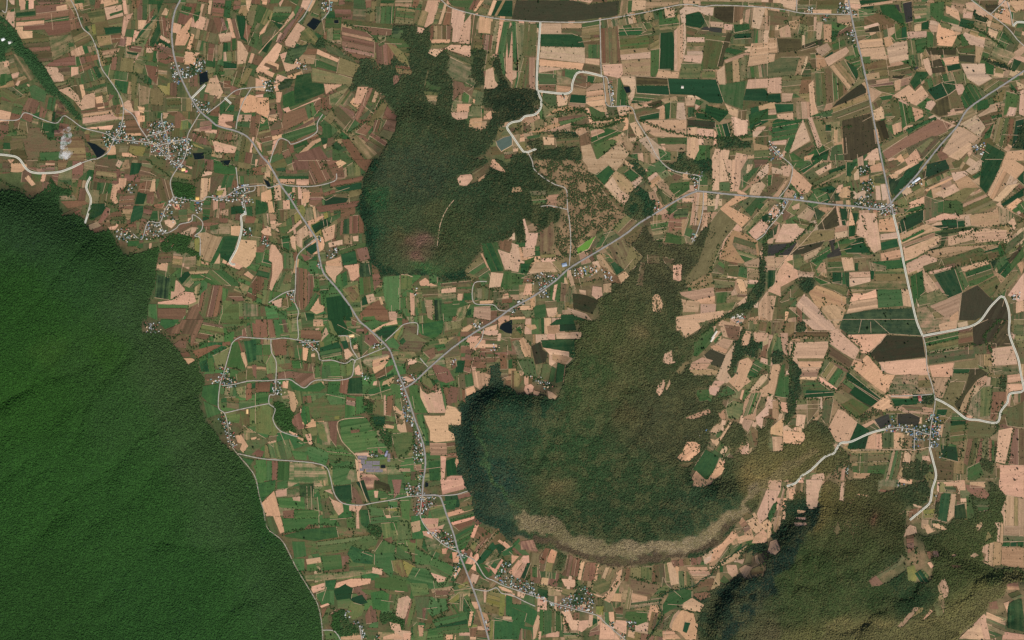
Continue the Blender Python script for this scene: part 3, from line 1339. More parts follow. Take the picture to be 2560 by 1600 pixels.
"21": """
T 66 0 107 0 104 4 98 10 91 5 80 14 72 10 71 6
B 87 0 107 0 99 10 92 5
G 78 14 91 5 97 11 87 24
M 98 10 107 4 110 8 104 14
T 98 10 105 14 118 26 108 34 95 20 92 17
G 105 13 112 8 121 15 113 21
B 113 22 122 15 123 20 116 27
B 87 24 95 15 104 30 99 34
T 99 34 104 29 112 34 106 43
D 83 25 90 28 106 45 104 49 90 35
S 106 0 116 6 113 8 107 4
S 126 8 128 8 129 11 126 11
M 128 7 140 0 148 8 142 12 130 12
T 136 22 143 18 156 36 153 38
M 135 22 142 30 153 38 144 43
T 129 30 135 29 138 38 131 38
T 138 36 143 44 138 48 135 38
G 150 22 168 20 168 28 156 36 148 27
B 189 0 196 0 196 29 189 29
D 189 0 195 0 194 29 190 29
T 196 0 200 0 205 20 196 21
M 196 21 206 21 206 30 197 29
M 200 0 208 0 207 26 204 15
B 208 0 222 0 216 22 214 30 206 30
M 216 10 222 0 228 0 222 18 216 28
B 222 4 228 4 225 12 221 13
G 218 16 228 8 236 4 232 10 218 26
B 232 12 242 2 242 12 236 18 226 24
T 216 30 232 14 236 17 220 30
B 226 24 236 20 240 24 234 34 224 33
D 228 0 242 0 240 4 230 8
S 196 46 214 31 226 34 206 44 226 55 217 64
M 214 42 227 34 232 34 220 47
G 220 47 232 34 242 36 232 44 226 54
M 218 66 242 38 242 48 222 68
E 235 54 242 50 242 60 238 58
B 223 68 236 56 242 62 240 68 230 76
T 172 32 181 31 178 62 168 62
D 156 40 168 40 168 46 155 46
F 154 46 167 46 166 54 152 55
S 162 38 169 36 169 40 160 40
R 149 55 162 56 160 66 148 68
S 180 52 185 52 185 64 179 62
M 130 58 149 55 146 68 142 78 134 76
T 160 56 167 55 162 72 160 72
G 146 68 160 72 160 80 144 78
B 193 32 196 32 194 46 191 48
K 196 47 206 54 213 60 200 76 190 100 187 106 164 118 162 114 176 96 181 82 188 58
S 213 60 218 65 206 88 196 94 196 88 200 76
T 209 66 222 70 232 76 234 90 218 98 204 96 196 93 200 80
M 210 72 230 78 232 92 220 97 208 80
T 218 98 234 92 234 102 222 101
M 196 95 205 96 200 108 188 106
K 188 90 197 82 195 96 188 106
O 201 96 215 100 213 111 200 109
G 215 100 224 102 222 112 213 110
K 222 102 234 104 234 114 222 113
K 190 110 211 112 210 120 192 122
K 165 118 188 106 192 120 180 124 170 122
T 158 125 191 120 192 130 174 134 160 128
T 172 133 192 128 192 136 178 136
O 192 121 210 120 206 130 192 128
G 193 125 204 124 202 135 193 136
T 211 112 223 114 222 124 204 130 210 122
B 212 136 222 128 223 134 214 138
T 160 131 178 134 176 144 162 144
B 178 136 193 136 192 146 178 147
M 193 136 212 134 208 142 193 144
T 155 148 176 145 200 142 200 148 185 151 155 151
S 132 130 136 126 140 128 143 138 140 145 133 143
S 152 99 161 98 160 115 152 114
D 141 91 153 94 152 106 145 98
D 128 89 140 90 140 98 128 98
D 122 96 126 97 124 120 118 118
D 94 64 108 52 118 58 104 72
O 104 73 118 62 124 64 118 76 112 80
G 78 84 86 70 94 65 98 69 90 80
M 86 70 96 67 103 73 90 80
D 90 81 105 75 117 84 114 94 106 104 97 96
T 80 90 84 88 98 108 92 114 86 108 82 98
E 93 98 97 96 106 104 99 109
M 86 88 92 90 96 96 92 97
S 99 110 107 105 111 109 103 117
S 61 88 62 82 76 73 78 76
B 10 56 12 55 16 69 25 69 23 80 20 84 12 84 13 72
S 9 82 22 82 22 90 11 93
B 0 78 6 80 8 94 16 98 0 97
G 12 95 22 91 20 97 10 102
D 26 68 34 63 37 58 40 58 41 76 36 86 26 88
T 22 96 36 96 44 106 28 106 14 108
D 37 96 50 93 50 104 46 106
M 0 97 8 97 6 106 0 105
E 8 98 18 98 14 107 8 107
O 0 106 12 108 10 118 0 118
S 13 117 19 117 19 128 10 128
S 40 118 43 117 40 133 38 132
G 50 128 54 119 60 118 58 136 50 138
D 46 116 52 117 50 134 45 134
Z 57 126 70 128 82 133 76 146 58 140
S 76 119 85 120 86 128 80 132 75 128
T 86 117 94 116 94 125 86 126
T 63 122 70 123 70 128 64 126
K 63 116 84 113 84 116 66 120
G 20 138 32 136 32 148 22 150
D 31 134 42 133 42 139 32 140
S 32 140 43 139 42 146 34 149
T 16 128 22 126 22 138 18 144
M 43 135 50 136 49 146 43 146
T 51 139 70 145 76 150 60 148
E 46 146 60 146 70 151 46 151
T 224 149 238 146 242 151 222 151
T 233 134 240 124 242 124 242 150 233 147
T 0 26 8 25 10 30 0 31
O 16 29 32 28 33 42 20 43
T 52 104 78 98 84 103 76 110 52 112
D 83 99 100 110 104 117 92 116
K 108 92 112 80 124 92 112 106
X 107 34 118 24 130 32 135 40 134 52 118 58 106 50
X 0 0 20 0 24 10 40 22 50 28 34 30 32 44 46 46 46 56 40 60 30 64 25 72 22 62 14 56 10 56 12 78 6 78 0 60
X 136 0 150 4 160 0 190 0 188 18 178 8 174 16 168 18 164 12 152 10
X 108 0 118 0 128 14 130 24 124 18 112 6
x 20 0 66 0 72 10 86 25 106 46 106 52 95 64 84 68 76 74 62 82 60 92 38 92 44 60 50 46 34 44 50 28 26 14
X 100 78 118 72 126 62 134 76 146 80 170 80 188 58 190 62 180 84 176 98 162 114 166 122 158 126 162 134 160 146 155 151 84 151 80 132 94 126 94 116 103 117 111 108 116 96 117 84
X 184 66 190 60 190 70 178 90 176 82
X 237 80 242 78 242 90 236 92
X 234 92 240 96 240 120 232 134 222 146 200 150 196 151 218 136 232 116
W 79 72 72 84 62 89 61 84 70 77
V 158 10 176 14 178 8 184 10 178 20 174 30 170 22 168 14
V 12 112 28 106 42 108 50 108 40 114 30 122 26 118 16 116
V 54 103 76 99 82 102 76 110 60 112
V 84 102 92 106 98 116 90 116
V 0 140 10 130 14 134 8 140 0 146
V 26 120 34 122 34 130 26 130
V 168 70 176 68 170 80
V 132 36 140 38 138 50 134 46
V 90 34 90 34 91 35
V 207 148 219 145 220 150 208 151
L 22 93 40 94 60 88 74 86
L 14 106 22 94
L 95 66 106 50 106 34
L 76 14 90 30 104 44
L 150 46 142 70 140 82
L 152 66 160 70
L 195 80 188 104 176 118
L 190 18 188 56
L 60 118 84 112
L 204 76 194 94
L 226 20 240 14
L 205 12 208 28
L 162 114 176 120 192 116
L 20 140 18 150
L 218 70 230 78
""",
"22": """
T 35 5 42 0 58 0 60 4
T 33 6 44 4 45 11 60 12 60 14 34 13
F 45 4 60 4 61 10 45 11
S 33 13 41 12 41 19 33 18
T 41 12 66 11 65 18 42 18
E 27 19 59 18 60 35 56 36 54 30 29 26
Z 18 25 27 20 29 28 34 31 32 40 22 42
S 29 26 54 30 54 35 58 36 52 42 42 40 35 45 35 32
T 38 32 52 34 56 36 50 42 42 40 38 38
T 35 40 43 40 42 46 35 46
M 22 42 34 41 42 46 40 58 33 60 24 54
G 43 40 50 43 48 58 41 60
T 50 42 51 42 49 59 48 59
M 5 38 20 36 24 54 12 52
T 5 20 11 16 18 26 18 35 12 35
M 0 20 6 18 12 36 6 37
G 3 8 8 5 10 12 8 14
S 11 4 22 4 24 8 18 10
S 12 62 18 60 21 63 20 68 14 71 11 66
S 33 66 38 68 43 72 40 76 34 74
S 20 66 27 68 24 72 20 71
D 0 48 6 48 10 56 6 63 0 64
S 155 0 172 0 180 7 172 12 164 17 160 10 155 10
B 172 0 184 0 182 2 174 3
G 171 34 172 22 182 10 188 6 194 8 194 14 186 24 176 34
B 187 20 194 10 198 10 190 21
G 190 20 198 11 201 10 192 22
T 198 0 205 2 218 6 214 20 200 16 197 8
D 200 4 216 6 214 20 204 17
B 206 0 219 0 214 5
B 217 0 220 0 218 3 215 3
T 191 24 200 17 210 19 204 28
T 187 25 192 23 204 28 202 32 190 28
Z 181 33 188 27 202 33 198 46 188 42
T 180 35 190 38 184 46 196 48 193 52 172 52 167 48 170 40
B 202 33 212 20 208 34 207 42 204 50 208 56 203 60 192 56
S 204 58 212 50 215 38 223 35 228 40 222 54 226 58 219 63 214 68 206 60
G 222 52 230 37 238 40 236 46 230 55
B 223 68 236 52 242 50 242 54 230 68
S 217 18 221 10 226 11 223 24 217 24
S 228 11 242 12 240 20 230 21
D 238 24 242 22 240 37 233 35
S 228 0 232 1 232 4 228 4
S 144 32 151 28 152 38 155 40 148 42 142 40
K 155 48 164 39 168 40 158 52
S 137 62 144 55 145 60 142 70 139 72 136 68
S 145 64 149 56 150 60 146 67
G 175 66 186 65 187 70 184 76 177 77 174 70
G 194 74 196 68 204 62 212 68 208 71
S 187 63 192 57 202 58 196 63 190 64
T 162 93 174 88 187 83 188 88 172 94
M 203 80 209 76 219 79 218 88 214 94 204 93 202 84
T 195 88 201 84 202 96 196 92
T 218 84 220 74 228 66 238 68 232 82 230 95 218 93
M 226 69 236 68 228 88 218 92
B 234 66 242 60 242 72 236 73
B 230 92 238 84 242 78 242 90 238 92 236 103 231 98
T 217 97 220 93 228 95 223 106 218 102
D 221 109 228 100 233 106 232 118 224 122
S 215 124 220 118 224 116 224 127 217 127
S 187 106 190 100 196 97 200 100 196 106 188 109
S 187 112 192 113 197 110 206 96 208 97 199 112 193 120 189 116
M 184 120 187 114 193 118 190 124
G 170 142 183 122 196 130 190 146 183 150 172 142
T 183 122 195 130 192 138 184 128
S 184 150 190 143 197 130 201 140 198 146 190 151
G 170 148 174 142 184 150 182 151 170 151
S 156 130 161 124 165 115 174 115 178 118 178 124 168 133 160 133
K 155 138 162 135 172 134 166 139
K 218 119 212 120 200 128 206 121
X 61 0 155 0 155 10 164 17 172 14 186 2 192 3 180 12 172 24 170 36 164 40 154 48 158 54 168 40 172 52 190 52 192 58 186 64 174 65 174 78 188 77 200 62 212 70 198 76 202 84 195 88 196 96 190 100 186 108 188 114 184 122 170 140 169 151 0 151 0 68 14 72 30 72 42 76 48 62 51 46 60 36 60 18 66 18 66 11
X 210 22 218 8 222 9 217 24 224 24 227 10 228 20 234 22 232 36 238 38 222 34 214 38 208 55 204 50 208 34
X 198 114 210 96 218 100 220 108 224 122 216 118 208 130 200 130 200 140 198 151 242 151 242 96 236 104 232 102 233 120 226 126 206 126
V 214 0 218 2 217 4 212 2
V 14 52 28 54 40 62 34 66 24 62
V 185 104 187 108 184 110 178 112 176 106
L 0 34 4 38 18 36
L 18 24 8 10 0 8
L 12 52 22 54 34 62 42 64
L 204 82 220 76 222 68 234 66
L 216 4 220 10 214 20
L 184 108 196 106 204 98 206 92
L 196 112 200 130 184 150
L 230 82 236 86
L 2 40 6 48
L 222 56 234 52 240 46
""",
"23": """
S 0 71 7 72 0 80
S 0 90 9 73 11 74 2 91
G 0 62 7 54 8 58 0 66
P 8 58 20 56 25 68 14 66 8 66
S 33 74 37 65 43 68 40 79 33 78
D 14 80 19 80 16 94 13 94
G 19 82 24 82 24 92 19 92
M 26 86 42 86 41 94 27 92
F 8 92 14 78 18 78 12 94
E 31 78 38 80 38 84 31 83
R 25 72 32 64 36 65 30 80 25 78
R 50 85 53 70 58 72 54 92 47 90
R 58 73 65 74 62 92 55 90
S 65 76 69 77 65 95 62 94
D 70 78 80 78 78 96 66 95
S 46 93 60 94 60 102 50 101
S 81 79 82 80 80 94 77 96
K 85 92 89 82 98 83 96 92 90 96
M 77 96 95 90 92 104 84 108 76 104
S 73 106 86 110 92 104 100 90 97 88 104 84 102 98 92 116 88 114 84 112
D 104 83 112 83 110 96 104 96
K 112 83 122 82 122 94 112 92
M 122 82 132 82 132 96 122 92
D 134 80 148 78 150 98 132 96
S 146 78 152 77 158 98 150 100
S 152 80 158 82 158 96 154 92
M 157 86 166 86 174 100 158 104
R 150 76 180 72 178 80 152 82
T 165 82 184 82 188 90 174 98
D 112 94 138 98 138 106 122 110 112 106
T 104 104 110 104 108 114 103 112
T 112 106 128 110 128 114 114 116
M 112 116 128 114 138 104 146 104 140 118 128 124 112 122
S 131 118 140 118 138 128 130 134 128 130
K 110 100 114 104 111 122 106 122
G 108 124 128 124 128 134 118 138 106 130
S 98 132 109 133 108 146 96 140
S 40 102 48 104 47 106 40 104
E 24 102 34 104 34 112 25 110
M 48 102 60 104 58 112 46 108
S 62 118 70 117 70 124 62 122
Y 79 119 87 119 86 128 79 127
S 5 105 13 107 11 112 5 110
Y 0 117 14 118 24 124 24 130 20 138 12 134 14 126 0 120
S 24 127 28 130 22 150 20 151 20 138
G 0 120 14 126 12 138 20 139 20 151 0 151
G 26 122 46 124 47 142 26 148
S 46 124 54 122 58 132 64 132 62 142 56 142
S 63 133 73 132 73 138 66 144 62 142
S 73 127 77 127 76 138 72 140
R 58 125 64 125 64 132 58 130
E 76 130 84 132 76 138
R 74 142 83 136 83 146 72 148
S 84 134 92 138 100 148 102 151 82 151
S 110 142 116 143 116 150 109 148
M 48 144 62 144 66 151 50 151
D 8 140 18 142 20 151 6 151
S 25 143 28 143 27 151 25 151
G 142 118 148 108 160 102 170 104 170 114 160 118 142 128
S 170 111 182 118 178 125 160 122 162 116
T 146 134 158 122 160 128 150 142
S 152 134 160 122 172 126 174 135 176 136 174 151 164 151 158 144 150 142
E 163 134 169 135 165 145 161 143
M 144 132 154 124 148 140 142 144
O 132 124 142 126 136 142 128 142
T 142 142 152 142 160 150 142 151
S 180 72 198 60 208 48 216 52 204 62 196 74 184 80
T 210 46 226 44 229 56 214 60
G 206 62 218 60 216 68 200 78 192 80
T 196 76 216 66 222 62 212 76 196 82
S 221 39 229 35 242 46 230 51
S 229 53 237 46 242 52 240 60 226 60
S 231 32 240 10 242 8 242 34 234 42
S 233 42 242 36 242 44 238 46
P 214 40 218 35 226 46 220 50
D 216 34 222 30 228 34 220 38
O 210 46 218 44 220 52 214 54
T 180 72 190 66 188 76 182 80
S 202 80 212 80 214 88 208 92 204 88
M 196 96 200 90 206 96 202 98
S 208 90 214 87 212 91
D 172 104 178 94 190 92 196 100 188 104
T 214 84 220 80 228 82 220 94
D 226 84 236 80 238 88 226 90
S 229 72 232 70 234 80 230 78
K 218 70 228 66 226 80 216 78
T 210 76 220 74 218 80
D 170 102 186 100 188 110 178 114 172 110
S 170 6 172 1 192 0 188 4 180 7
X 0 0 242 0 242 8 238 8 230 28 218 34 212 42 206 50 196 60 186 68 172 74 150 73 148 78 130 80 104 82 88 80 80 78 65 73 54 68 43 66 36 64 24 66 18 56 6 52 0 54
X 44 67 52 72 47 86 42 84
X 172 104 190 104 196 98 204 98 215 92 222 94 238 92 242 76 242 151 176 151 175 136 180 120 172 112
X 225 62 242 58 242 66 228 70 214 76
V 6 95 20 95 22 106 34 112 40 118 58 106 66 102 74 106 78 114 76 126 64 124 50 124 36 118 20 110 6 104
V 60 100 72 100 72 112 62 112
V 0 92 8 94 8 102 0 102
V 92 134 96 134 96 140 92 140
V 100 144 108 146 106 151 102 150
V 108 134 118 132 116 144 110 142
L 82 80 76 98 74 106 86 112 100 96
L 25 120 36 120 44 126 50 130 54 142 66 148
L 128 150 138 138 142 126 138 120 144 108 158 102 174 102 184 92 194 84 204 74 226 62
L 190 84 196 78 204 70 206 64
L 160 122 178 126
L 112 92 138 98
L 138 110 146 104
L 24 100 40 98 48 92
L 22 80 14 94 8 100
L 65 76 62 96 60 110
L 225 66 240 70 236 84
""",
"30": """
B 10 0 28 0 26 10 14 6
O 28 0 46 0 45 10 28 11
O 46 0 68 0 66 8 46 9
B 42 9 60 9 60 13 42 13
D 0 9 20 12 18 23 0 25
T 20 20 32 18 26 28 20 26
S 10 27 21 22 22 35 11 35
M 30 22 40 25 37 34 28 32
K 38 25 44 24 42 36 37 38
B 46 21 52 20 50 38 45 37
T 52 23 60 23 60 40 53 40
M 60 20 76 24 68 30 60 30
E 60 29 70 29 64 38 60 40
D 68 28 80 25 76 32 64 36
Z 8 36 31 37 32 47 10 50
Z 32 43 52 36 52 42 40 46 32 46
T 0 36 8 36 9 50 0 50
D 0 50 31 48 48 43 46 50 6 57
S 0 51 7 51 6 58 0 60
M 0 60 12 54 30 54 29 64 25 71 0 74
T 30 53 38 53 37 60 32 71 25 71
T 44 46 56 40 60 46 50 54
T 45 50 53 54 56 62 46 67
E 53 54 61 48 62 51 54 55
B 53 55 74 44 77 48 74 52 57 63
M 60 42 72 37 74 43 62 48
K 58 63 72 56 84 77 77 86
O 44 68 57 64 76 86 62 97 46 101
G 72 54 86 50 88 62 84 66 76 58
E 74 58 84 64 86 70 83 76
K 84 64 88 62 90 73 86 74
Z 60 102 65 96 88 78 93 84 93 88 75 96
T 94 82 98 82 108 88 97 98
K 75 86 86 73 92 77 80 84
O 95 82 119 80 120 90 104 86
P 94 81 118 77 119 80 98 83
P 118 77 136 72 133 80 126 82
B 119 76 126 75 125 85 120 86
B 117 91 133 80 139 86 145 80 152 90 140 100 130 96
K 59 102 94 89 97 106 70 114 60 110
M 60 110 62 103 50 106 48 112
B 43 75 45 98 48 107 40 110 38 80
B 0 74 13 73 13 88 0 88
T 13 72 33 71 31 80 13 82
M 13 82 30 81 31 86 13 87
G 0 89 12 88 13 97 0 97
T 13 88 24 88 22 96 13 97
T 26 96 40 96 40 112 27 113
B 8 108 24 106 24 113 10 113
E 6 98 24 98 24 105 8 107
G 4 115 8 112 30 114 26 130 3 134
B 20 145 26 128 33 113 40 133
G 15 142 20 130 26 130 19 145
B 2 134 18 132 17 137 4 137
M 34 112 38 112 50 141 47 142
B 37 111 41 110 51 138 47 141
K 42 113 52 113 58 140 50 136
M 52 116 68 114 70 134 60 136 58 124
E 54 118 60 117 60 124 54 124
T 62 122 66 122 66 136 62 134
Z 70 114 97 107 103 136 104 140 80 151 72 151
B 98 105 108 100 110 112 101 114
Z 101 115 110 113 115 130 107 134
M 108 100 119 93 120 110 112 115
O 115 94 123 94 126 110 118 118
G 123 95 136 101 138 113 127 122 126 112
S 136 101 146 104 147 110 139 115
B 117 118 126 115 127 124 119 128
B 86 38 108 36 110 44 86 46
B 86 46 110 44 113 56 96 56 87 52
T 109 36 116 34 120 44 111 44
B 120 40 132 38 133 56 115 60 112 45
M 88 54 97 53 97 60 89 60
D 89 61 114 55 116 62 90 67
M 91 68 116 63 132 60 138 66 135 72 112 66
T 91 70 105 68 106 74 92 76
Z 118 72 130 71 126 75 117 74
M 131 38 139 38 141 52 133 52
G 139 37 150 35 150 45 141 44
G 150 30 160 30 159 44 150 45
B 131 30 150 29 150 35 132 37
B 138 23 145 22 145 29 138 30
E 145 22 152 19 152 28 145 28
E 126 26 131 25 131 38 126 38
G 137 18 150 16 150 20 138 22
J 127 3 136 1 137 20 130 22 128 10
J 119 4 124 4 126 12 122 10
K 137 2 150 1 150 14 138 16
G 153 3 167 1 166 16 162 22 153 14
G 105 5 119 4 127 15 130 25 108 13
O 90 14 105 12 120 20 120 25 106 30 104 22 91 24
B 90 25 104 21 106 24 91 28
Z 91 28 105 24 106 30 92 31
E 86 0 118 0 104 2 87 4
B 87 5 105 2 118 0 118 3 88 7
G 85 8 104 8 100 14 86 18
G 92 34 98 33 97 37 92 37
G 116 34 126 26 126 38 120 39
S 159 35 161 22 174 28 179 34 174 44 160 43
M 161 20 175 24 172 28 164 26
G 165 14 181 20 180 24 164 20
B 168 5 180 11 182 20 168 12
T 172 2 187 4 183 14 180 11
B 187 2 194 2 210 14 200 16 195 11 186 8
B 184 12 194 12 193 18 184 17
E 182 17 196 20 192 28 180 25
M 196 19 207 22 206 30 194 27
F 195 12 208 18 206 22 195 18
D 195 0 216 0 218 6 212 14
Z 205 5 218 4 212 14 206 10
S 220 12 224 5 229 12 230 24 218 20
S 226 0 242 0 242 9 234 11
K 232 12 242 10 242 20 232 22
B 208 26 218 30 214 40 208 33
B 184 33 186 30 205 38 204 46 190 42
T 196 43 204 45 200 60 196 58
O 178 45 196 42 196 52 180 50
Z 148 45 178 45 178 52 152 52
Z 180 52 196 52 195 60 181 58
K 148 46 152 54 148 62 145 56
S 164 55 180 53 181 60 168 62
B 146 56 152 54 156 70 153 72 148 65
Z 153 58 163 55 168 68 155 70
E 168 61 181 60 183 65 170 68
E 134 78 140 68 147 63 152 71 138 85
K 139 66 147 62 150 68 140 68
B 182 60 205 60 206 69 212 74 199 81 188 74
G 205 58 214 62 213 71 206 70
B 214 65 224 66 222 74 213 72
K 215 62 224 66 222 70 214 69
M 200 82 212 74 225 78 208 90
G 188 78 200 82 208 90 186 103 182 92
M 174 68 184 66 188 76 178 80
M 145 80 154 73 173 68 178 80 164 78 150 85
E 150 85 164 78 170 90 158 95
E 164 78 176 76 178 84 170 90
D 170 90 178 84 185 102 174 103
Z 158 97 170 90 173 108 162 110 154 106
G 140 100 150 92 158 95 149 104
B 150 96 156 94 159 98 154 105 148 102
B 169 106 185 104 184 107 170 108
G 130 122 158 110 160 112 140 122 133 127
M 162 111 185 107 180 114 168 115
P 108 144 132 128 160 112 174 118 168 125 130 140 112 151
D 130 140 155 128 165 130 145 151 135 151
K 106 138 132 124 132 128 108 143
K 140 140 154 130 157 132 145 145
S 98 142 104 139 106 151 90 151
S 133 147 140 140 146 151 134 151
B 166 140 180 117 200 130 196 134 172 148 164 143
B 180 118 197 108 206 120 200 130 186 120
T 196 110 214 98 216 104 197 112
K 212 93 222 85 225 83 222 96 214 98
G 225 86 238 90 234 104 222 110
B 228 101 235 102 233 110 225 110
B 238 86 242 84 242 110 237 108
K 206 120 218 108 216 112 200 128
G 205 126 214 116 210 130 204 132
O 216 112 234 110 228 135 222 142 212 134
D 228 112 233 112 231 130 225 138
F 234 114 242 112 242 141 230 140
Z 207 135 224 144 222 151 200 151 205 142
B 170 148 190 134 195 138 180 151
B 226 143 242 142 242 151 222 151
S 231 50 242 42 242 50 226 62
B 234 76 242 80 242 84 236 85
M 204 40 214 44 210 52 226 60 234 52 228 42 214 36
M 218 28 240 38 232 50 214 44
G 224 24 238 40 232 42 218 34
G 236 22 242 22 242 26 234 27
E 232 55 240 58 233 68 228 64
M 238 60 242 60 242 66 236 68
M 60 138 70 136 72 151 58 151
M 22 144 40 134 46 140 30 150
E 42 148 58 141 56 151 40 151
T 34 148 44 145 40 151 34 151
G 20 146 24 144 34 151 22 151
E 229 78 236 86 238 89 230 85
X 203 54 232 65 232 68 224 66 203 57
X 195 12 208 18 206 20 196 17
X 232 140 240 118 242 112 242 140
V 68 2 75 2 77 8 84 11 84 15 77 14 66 11 66 7
V 34 6 42 7 42 12 60 13 60 20 52 22 50 14 34 13
V 74 30 80 28 84 35 84 45 76 43
V 0 130 6 136 12 144 16 150 0 151
V 193 138 206 133 204 148 193 145
V 218 7 224 8 224 12 218 16
L 44 42 66 34 76 30
L 32 64 38 62 44 66
L 16 20 24 24 34 14
L 22 32 30 35 34 25
L 66 24 78 22
L 120 96 130 93 134 100
L 132 50 138 60 136 66
L 146 46 178 45 180 34
L 96 8 110 15 128 25
L 78 120 60 120 44 110
L 100 140 120 128 160 112 180 116
L 166 138 150 151
L 206 128 218 108 214 94
L 230 84 238 90
L 30 145 50 138
L 180 118 188 122
L 190 22 205 30
""",
"31": """
D 3 0 18 0 18 12 12 8 4 6
B 3 6 14 9 13 14 4 13
B 12 6 20 4 23 6 20 16 14 15
O 0 14 16 17 8 30 0 34
G 0 14 4 14 3 24 0 25
T 4 35 16 20 20 18 10 35
S 24 7 42 24 38 31 30 32 20 20
T 16 30 20 26 26 30 22 35 14 35
G 22 2 40 0 30 8 24 6
E 30 9 46 0 52 0 33 13
M 33 14 52 2 60 2 50 12 40 20
B 44 11 60 2 60 8 48 15
E 57 10 73 4 73 8 58 13
M 42 22 60 12 73 10 74 14 62 18 48 25
E 74 2 84 2 78 16 74 15
G 40 28 58 24 62 20 56 30 44 32
G 38 38 44 28 56 32 57 37 50 40
E 48 28 60 24 66 28 58 32
T 66 34 70 26 78 24 78 36 70 36
D 78 18 86 20 92 28 84 32 80 28
T 86 16 95 14 95 20 87 22
T 96 6 108 2 110 10 97 12
K 78 12 86 4 84 10 80 15
B 101 24 106 24 107 38 102 38
B 106 23 112 22 115 36 108 39
M 100 16 110 14 112 22 101 22
D 110 2 122 0 128 6 118 10 110 8
F 113 16 124 18 130 12 118 34 115 30
F 130 10 148 0 140 14 120 34 118 30
B 114 14 124 12 122 17 117 18
B 118 12 138 2 140 3 124 14
Z 145 12 168 0 172 10 148 20
F 150 4 168 0 172 8 148 18
M 148 20 172 10 174 14 148 26
S 148 28 174 16 175 18 150 30
B 173 12 186 10 190 14 176 21
B 186 10 200 0 204 2 200 10 192 14
B 157 32 176 22 183 30 166 37
T 176 20 188 14 200 26 182 31
G 192 16 202 10 202 14 196 18
B 192 20 200 16 200 24
E 202 0 206 0 218 6 220 8 206 32 200 25
D 205 0 222 0 219 7
T 207 33 219 8 220 6 236 18 226 24 212 38
B 222 0 232 0 242 6 242 10 234 18 220 8
B 212 38 226 24 238 22 220 40
E 235 18 242 10 242 24
E 220 42 242 26 242 34 222 44
S 225 44 236 36 240 38 230 48
G 230 48 242 38 242 46 234 50
M 218 44 228 48 234 52 224 62 218 60
T 190 52 212 49 217 44 219 60 210 64 192 62
B 186 53 190 52 192 62 186 63
M 148 34 160 38 160 50 166 50 166 52 148 58
G 160 38 166 38 166 50 160 50
M 166 38 180 38 185 42 184 51 166 50
K 184 42 196 30 200 27 212 38 216 43 200 50 184 50
K 166 36 186 26 198 26 184 40
S 133 40 148 34 148 42 134 46
G 134 46 148 42 148 45 122 55
K 130 34 148 24 148 33 130 38
K 122 38 131 34 133 45 122 46
F 123 60 126 56 147 46 147 58 124 70
F 163 56 185 56 186 63 166 66
F 158 70 166 66 192 63 192 66 170 70 166 82 154 86 151 84 163 80 164 72
S 148 58 166 50 186 54 164 57
T 124 71 148 60 165 66 148 70 126 80
G 126 76 147 65 148 68 127 78
T 126 80 158 68 158 72 128 82
B 128 84 158 72 164 72 160 80 150 86 140 92 129 96
T 151 86 170 82 216 80 220 76 218 80 150 92
B 170 72 192 68 204 64 226 66 222 75 192 76 170 82
B 192 68 226 66 224 76 200 78
T 150 92 218 80 218 84 160 93 150 95
B 130 98 148 89 160 93 160 96 132 108
O 146 100 200 82 206 86 200 92 166 100 148 106
E 204 86 218 82 219 84 205 88
O 166 100 200 90 218 86 218 92 200 96 174 102
S 150 106 174 100 174 102 154 108
S 182 102 208 94 210 98 184 106
M 186 106 210 98 214 109 198 118 190 120
E 156 108 176 102 184 125 170 131
M 176 102 183 104 190 118 184 124
F 210 96 220 92 214 105
G 216 106 226 96 234 100 224 112
E 226 95 232 90 222 95
Z 226 95 238 80 242 84 228 98
G 228 100 242 80 242 92 230 104
M 198 118 216 109 220 116 210 130
K 210 130 230 105 236 104 236 112 218 130
T 140 104 147 102 162 122 150 126 148 120
G 134 110 146 104 148 124 138 137 136 125
M 150 126 162 122 170 132 156 138 150 138
S 104 62 105 56 119 54 121 68 105 68
K 104 54 128 50 148 46 124 54
F 76 45 79 62 83 62 86 50 80 50
S 76 62 78 46 83 62
B 87 50 102 50 106 74 107 84 100 88 92 78 92 74 83 70
E 76 62 83 62 82 72 76 73
F 83 71 91 74 91 80 83 76
T 63 64 75 62 75 73 63 75
Z 47 62 64 45 68 62 47 69
B 64 44 66 44 70 62 68 63
F 67 45 76 46 74 62 70 62
T 47 44 62 45 56 50 48 47
F 37 42 47 46 55 50 48 57 44 55
T 27 54 37 44 45 49 40 58
B 22 44 30 40 30 46 24 48
B 14 60 44 60 30 72 24 78 6 78
M 23 56 46 60 42 68 30 64
K 30 72 46 66 63 66 62 74 36 82 30 82
J 0 80 28 78 20 90 0 91
Z 20 90 28 82 54 76 50 82 34 89
B 34 90 51 82 46 90 34 95
G 38 96 50 86 58 80 60 90 46 98
J 55 90 68 81 70 90 56 93
G 62 80 70 74 82 74 82 78 68 80
E 71 84 84 76 92 80 98 88 88 88 74 88
D 84 88 96 90 98 92 92 94
K 100 88 106 88 106 96 98 95
B 106 70 122 68 123 74 106 76
E 106 78 122 74 124 82 107 86
T 106 88 125 84 127 92 107 96
G 98 96 127 94 128 102 100 105
B 69 92 80 92 82 104 71 105
D 81 93 92 92 96 105 84 105
E 82 97 86 97 85 105 82 105
M 96 96 112 100 112 105 97 104
T 74 106 97 105 97 118 78 121
E 72 106 77 106 77 120 74 120
E 96 103 101 104 100 113 97 113
M 101 105 130 102 132 114 100 114
M 76 120 98 114 130 114 132 122 104 122 80 124
M 56 94 69 92 72 105 56 106
G 56 106 72 106 74 118 60 116
M 46 106 54 96 56 112 46 106
T 45 104 50 97 54 96 56 108
O 30 100 40 96 46 100 40 106 30 105
M 17 96 34 91 32 100 28 103
T 29 105 44 106 42 111 29 110
T 0 92 16 92 12 102 0 103
